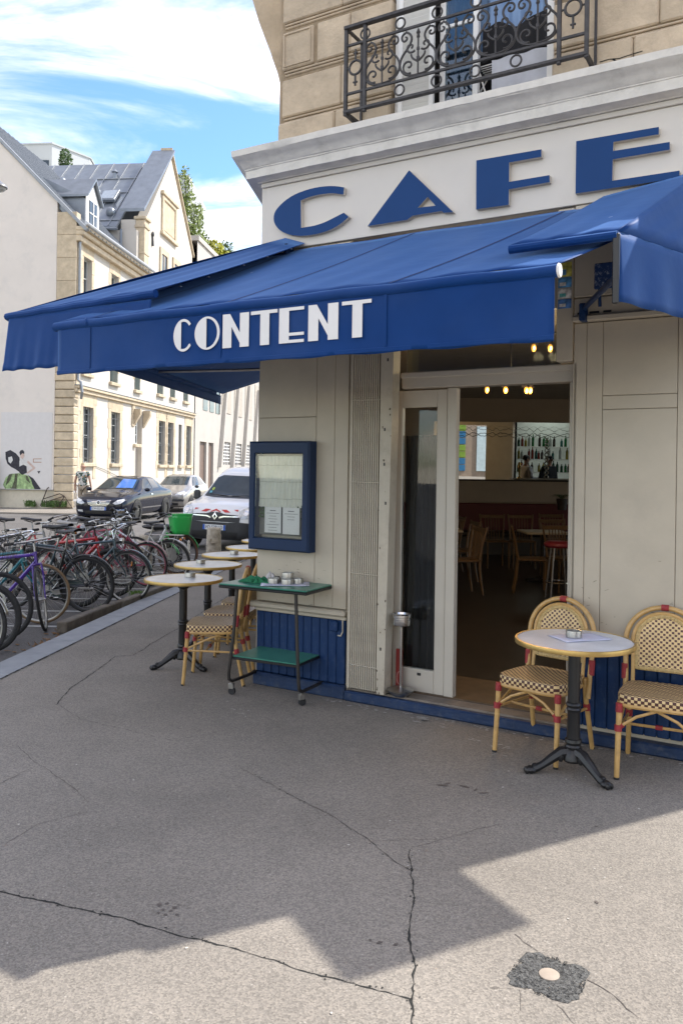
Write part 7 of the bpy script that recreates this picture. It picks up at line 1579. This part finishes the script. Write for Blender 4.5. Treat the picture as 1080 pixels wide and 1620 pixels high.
# ------------------------------------------------------------------ trees
def leaf_mat(name, col): return M(name, col, .6, var=.45, scale=1.1, spec=.3)
def tree(label, loc, trunk_h, blobs, n, col, size, seed, cat='tree', name='tree', twig=True):
    rg = random.Random(seed); t = thing(name, label, cat, loc, 0)
    tb = MB(); tb.tube([(0, 0, 0), (.1, 0, trunk_h*.5), (0, .05, trunk_h)], [.28, .2, .1], 8)
    for (c, r) in blobs: tb.tube([(0, .02, trunk_h*rg.uniform(.6, .95)), (c[0]*.6, c[1]*.6, (trunk_h+c[2])/2), c], [.09, .05, .02], 5)
    tb.build('trunk', M('bark', (.07, .055, .04), .9, var=.3), t)
    lv = MB(); tot = sum(r[0]*r[1]*r[2] for _, r in blobs)
    for (c, r) in blobs:
        for k in range(int(n*r[0]*r[1]*r[2]/tot)):
            while True:
                p = Vector((rg.uniform(-1, 1), rg.uniform(-1, 1), rg.uniform(-1, 1)))
                if p.length < 1 and (p.length > .45 or rg.random() < .35): break
            if math.sin(p.x*6+seed)*math.sin(p.y*7)*math.sin(p.z*6+1) > .28: continue
            q = Vector((c[0]+p.x*r[0], c[1]+p.y*r[1], c[2]+p.z*r[2])); s_ = size*rg.uniform(.5, 1.3)
            a = Vector((rg.uniform(-1, 1), rg.uniform(-1, 1), rg.uniform(-1, 1))).normalized(); b_ = a.orthogonal().normalized()
            lv.add([q-a*s_, q+b_*s_*.45, q+a*s_, q-b_*s_*.45], [(0, 1, 2, 3)])
    o = lv.build('crown', leaf_mat('leaf_'+str(seed), col), t, sm=0); return t
tree('tall feathery green tree rising behind the street gable', (-11.6, 60, 0), 20, [((.0, 0, 20.0), (1.1, 1.2, 2.2)), ((-.45, .3, 22.2), (.8, .9, 1.7)), ((.35, 0, 18.2), (1.3, 1.3, 1.6)), ((.7, -.2, 20.5), (.55, .6, .9)), ((-.3, 0, 23.5), (.35, .4, .8))], 2900, (.16, .21, .05), .16, 11)
tree('yellow green bushy tree on the terrace beyond the gable', (-9.9, 61, 0), 16.5, [((0, 0, 18.0), (1.0, 1.1, .9)), ((.9, .2, 17.5), (.9, .9, .7)), ((-.6, 0, 18.5), (.6, .7, .6))], 2200, (.30, .30, .02), .16, 12)
tree('loose dark green bush beside the yellow one against the sky', (-8.3, 61.5, 0), 16.5, [((0, 0, 17.5), (.9, .8, .7)), ((.7, 0, 17.8), (.55, .5, .45)), ((-.7, .1, 18.4), (.5, .5, .8))], 900, (.11, .16, .04), .15, 13)
tree('small dark conifer on the terrace in front of the grey tower', (-21.9, 63.3, 24.2), 1.2, [((0, 0, 1.3), (.55, .5, 1.1)), ((0, 0, .6), (.65, .6, .6))], 1600, (.05, .10, .025), .12, 14)

# far side of the crossing: pavement, gate, lamp, weeds and a wrecked bicycle frame
fp = MB(); k0 = G + sx*1.9
P = [G+sx*1.9-sv*3.2, G+sx*1.9+sv*40, G-sx*.5+sv*40, G-sx*.5-sv*.0, G-sx*30+sv*.0+Vector((0, 0, 0)), G-sx*30-sv*3.2]
fp.ext([(p.x, p.y, ROADZ-.1) for p in P], (0, 0, .16)); o = struct(fp.build('far_pavement', m['pave'], None, sm=0))
ksm = MB().box(0, 1.3, -.16, .0, -.14, .062, .01).mesh('kerb_stone', m['timber'])
for k in range(16): p = G+sx*1.9+sv*(-3.2+k*1.33); put('kerb_stone', ksm, o, (p.x, p.y, 0), (0, 0, GA))
gt = thing('green_gate', 'dark green corrugated metal gate at the end of the gable wall', 'gate', G - sx*3.35 - sv*.4, GA)
gm_ = M('gate_green', (.03, .12, .10), .5, var=.15)
for k in range(8): MB().box(-.02, .02, k*.22, k*.22+.205, .02, 2.05, .008).build('gate_panel', gm_, gt)
MB().box(-.05, .05, -.12, -.005, 0, 2.1, .01).build('gate_post', gm_, gt)
lp = thing('street_lamp', 'grey street lamp head reaching in at the edge of the picture', 'street lamp', (-9.9, 20.0, ROADZ), 0)
MB().tube([(0, 0, 0), (0, 0, 8.2), (.25, 0, 8.75), (.9, 0, 8.85)], [.09, .06, .05, .04], 10).build('pole', m['iron'], lp)
MB().lathe([(.0, .16), (.06, .15), (.12, .10), (.22, .02), (.23, -.02), (.0, -.02)], (1.32, 0, 8.66), 20, cap=False).build('lamp_head', M('lamp_grey', (.22, .23, .24), .4, metal=.4), lp); MB().ball((1.32, 0, 8.62), (.19, .19, .09), 14, 8).build('lamp_glass', M('lamp_bowl', (.40, .42, .42), .15), lp); MB().tube([(.9, 0, 8.85), (1.32, 0, 8.82)], .035, 8).build('bracket', m['iron'], lp)
wb = thing('wrecked_bicycle', 'rusty stripped bicycle frame lying against the foot of the stone quoins', 'wrecked bicycle', G - sv*.22 - sx*1.25 + Vector((0, 0, .06)), R(-8))
rs = M('rusty_black', (.05, .035, .028), .8, var=.4, scale=12)
MB().tube([(.0, 0, .05), (.25, .05, .75), (.32, .05, .80)], .022, 6).tube([(.12, 0, .33), (.8, .03, .55), (1.0, .03, .45)], .02, 6).tube([(.05, 0, .15), (.75, .02, .38), (1.0, .03, .45)], .02, 6).tube([(1.0, .03, .45), (.75, .02, .02)], .02, 6).tube([(1.0, .03, .45), (1.35, .0, .0)], .014, 6).tube([(.75, .02, .02), (1.35, .0, .0)], .014, 6).build('frame_tube', rs, wb)
MB().tube([(.75+.09*math.cos(k*.4), -.02, .1+.09*math.sin(k*.4)) for k in range(16)], .012, 5).build('chainring', rs, wb)
wv = MB(); rg = random.Random(21)
for k in range(260):
    p = G - sv*rg.uniform(.05, .3) - sx*(rg.uniform(.2, 1.2) if rg.random() < .65 else rg.uniform(1.5, 1.9)); h = rg.uniform(.08, .28); dx, dy = rg.uniform(-.12, .12), rg.uniform(-.1, .1)
    wv.tube([(p.x, p.y, .06), (p.x+dx*.5, p.y+dy*.5, .06+h), (p.x+dx, p.y+dy, .06+h*.8)], [.006, .02, .003], 4, sq=.2)
o = wv.build('weeds', M('weed_dark', (.06, .12, .02), .7, var=.4), None); o['kind'] = 'stuff'; o['label'] = 'low green weeds along the foot of the gable wall'

# ------------------------------------------------------------------ people
def skinned(name, J, E_, RAD, mat, parent=None, root=0, sub=2):
    me = bpy.data.meshes.new(name); me.from_pydata(J, E_, []); me.materials.append(mat); o = put(name, me, parent)
    md = o.modifiers.new('skin', 'SKIN'); md.use_smooth_shade = True; sb_ = o.modifiers.new('sub', 'SUBSURF'); sb_.levels = sb_.render_levels = sub
    for i, v in enumerate(me.skin_vertices[0].data): v.radius = RAD[i] if isinstance(RAD[i], tuple) else (RAD[i], RAD[i]); v.use_root = (i == root)
    return o
skin_m = M('skin', (.42, .24, .17), .55, var=.08)
def person(label, loc, rz, shirt, legs, hair=None, arms='down', short=True, h=1.0, z=0.0):
    t = thing('person', label, 'person', (loc[0], loc[1], z), rz)      # faces local -y
    t.scale = (h, h, h)
    if arms == 'down': AR_ = [(-.205, .02, 1.42), (-.27, .04, 1.14), (-.29, -.03, .90), (-.285, -.05, .80)], [(.205, .02, 1.42), (.28, .05, 1.14), (.31, -.02, .90), (.31, -.04, .80)]
    else: AR_ = [(-.205, .0, 1.42), (-.26, -.02, 1.14), (-.16, -.26, 1.10), (-.08, -.34, 1.09)], [(.205, .0, 1.42), (.26, -.02, 1.14), (.16, -.26, 1.12), (.08, -.35, 1.12)]
    J = [(0, 0, .98), (0, .01, 1.15), (0, .02, 1.36), (0, .015, 1.49), (0, .0, 1.56), (0, -.01, 1.63), (0, -.005, 1.72), (-.09, 0, .92), (-.10, -.02, .50), (-.10, .03, .08), (-.11, -.11, .03), (.09, 0, .92), (.10, .03, .50), (.11, .08, .08), (.12, -.06, .03)]
    E_ = [(0, 1), (1, 2), (2, 3), (3, 4), (4, 5), (5, 6), (0, 7), (7, 8), (8, 9), (9, 10), (0, 11), (11, 12), (12, 13), (13, 14)]
    RAD = [(.15, .11), (.14, .10), (.15, .105), (.06, .06), (.055, .055), (.078, .095), (.07, .085), .085, .056, .04, .035, .085, .056, .04, .035]
    for a in AR_:
        i = len(J); J += a; E_ += [(2, i), (i, i+1), (i+1, i+2), (i+2, i+3)]; RAD += [.055, .042, .03, .032]
        for f in range(5):
            hx = a[3]; sgn = 1 if hx[0] > 0 else -1; j = len(J); sp_ = (f-1.5)*.018
            if arms == 'down': J += [(hx[0], hx[1]+sp_-.005, hx[2]-.05 if f < 4 else hx[2]-.01), (hx[0]-.012*sgn, hx[1]+sp_*1.2-(.03 if f == 4 else 0), hx[2]-.10 if f < 4 else hx[2]-.05)]
            else: J += [(hx[0]-.03*sgn, hx[1]-.03, hx[2]+sp_), (hx[0]-.05*sgn, hx[1]-.05, hx[2]+sp_*1.1)]
            E_ += [(i+3, j), (j, j+1)]; RAD += [.010, .008]
    skinned('body', J, E_, RAD, skin_m, t)
    face = MB(); face.ball((0, -.105, 1.645), (.016, .026, .024), 8, 6)
    for s_ in (-1, 1): face.ball((s_*.086, .01, 1.65), (.014, .024, .034), 8, 6)
    face.build('ears_and_nose', skin_m, t, kind='stuff')
    ey = MB()
    for s_ in (-1, 1): ey.ball((s_*.034, -.088, 1.672), (.012, .008, .008), 8, 6)
    ey.build('eyes', m['black'], t, kind='stuff'); MB().ball((0, -.09, 1.598), (.026, .01, .006), 8, 5).build('mouth', M('lips', (.30, .11, .10), .5), t)
    SJ = [(0, 0, .90), (0, .005, 1.0), (0, .01, 1.18), (0, .02, 1.38), (0, .02, 1.47)]; SE = [(0, 1), (1, 2), (2, 3), (3, 4)]; SR = [(.185, .15), (.18, .145), (.17, .135), (.175, .125), (.09, .085)]
    for a in AR_: i = len(SJ); mid = tuple((p+q)/2 for p, q in zip(a[0], a[1])); SJ += [a[0], mid if short else a[1]] + ([] if short else [a[2]]); SE += [(3, i), (i, i+1)] + ([] if short else [(i+1, i+2)]); SR += [.075, .072] + ([] if short else [.045])
    skinned('shirt', SJ, SE, SR, shirt, t)
    LJ = [(0, 0, .98), (-.09, 0, .90), (-.10, -.02, .50), (.09, 0, .90), (.10, .03, .50)]; LE_ = [(0, 1), (1, 2), (0, 3), (3, 4)]; LR = [(.165, .13), .105, .085, .105, .085]
    if legs[1] == 'long': LJ += [(-.10, .03, .10), (.11, .08, .10)]; LE_ += [(2, 5), (4, 6)]; LR += [.065, .065]
    skinned('trousers', LJ, LE_, LR, legs[0], t)
    sh = MB()
    for p in ((-.105, -.03), (.115, .02)): sh.ball((p[0], p[1], .04), (.05, .13, .045), 12, 8)
    sh.build('shoes', m['black'], t, kind='stuff')
    if hair: MB().ball((0, .012, 1.70), (.092, .108, .085), 14, 10).build('hair', hair, t)
    return t
def floral():
    g = M('floral_shirt', (.5, .5, .48), .8); N, L = nodes(g); b = N['Principled BSDF']; t = N['Texture Coordinate']; v = N.new('ShaderNodeTexVoronoi'); v.inputs['Scale'].default_value = 17; L.new(t.outputs['Object'], v.inputs['Vector'])
    s_ = N.new('ShaderNodeSeparateColor'); L.new(v.outputs['Color'], s_.inputs[0]); r = N.new('ShaderNodeValToRGB'); r.color_ramp.interpolation = 'CONSTANT'; e = r.color_ramp.elements
    e[0].color = (.55, .54, .5, 1); e[1].position = .3; e[1].color = (.05, .08, .06, 1)
    for p, c in ((.5, (.45, .20, .05)), (.62, (.10, .16, .13)), (.78, (.6, .58, .52)), (.9, (.07, .08, .11))): q = e.new(p); q.color = (*c, 1)
    L.new(s_.outputs[0], r.inputs[0]); L.new(r.outputs[0], b.inputs['Base Color']); return g
person('bald man in a short sleeved floral shirt walking away past the white building', (-9.43, 29.6), R(175), floral(), (M('beige_shorts', (.33, .27, .20), .8), 'short'), z=.06)
person('dark haired barman in a white shirt behind the counter, seen in the mirror', (5.13, 10.1), R(75), M('white_shirt', (.6, .6, .62), .8), (m['black'], 'long'), m['black'], arms='front', short=False, z=FZ)
person('person in dark clothes by the bottle shelves, seen in the mirror', (5.75, 10.2), R(150), M('dark_jumper', (.02, .025, .03), .9), (m['black'], 'long'), m['black'], short=False, z=FZ)
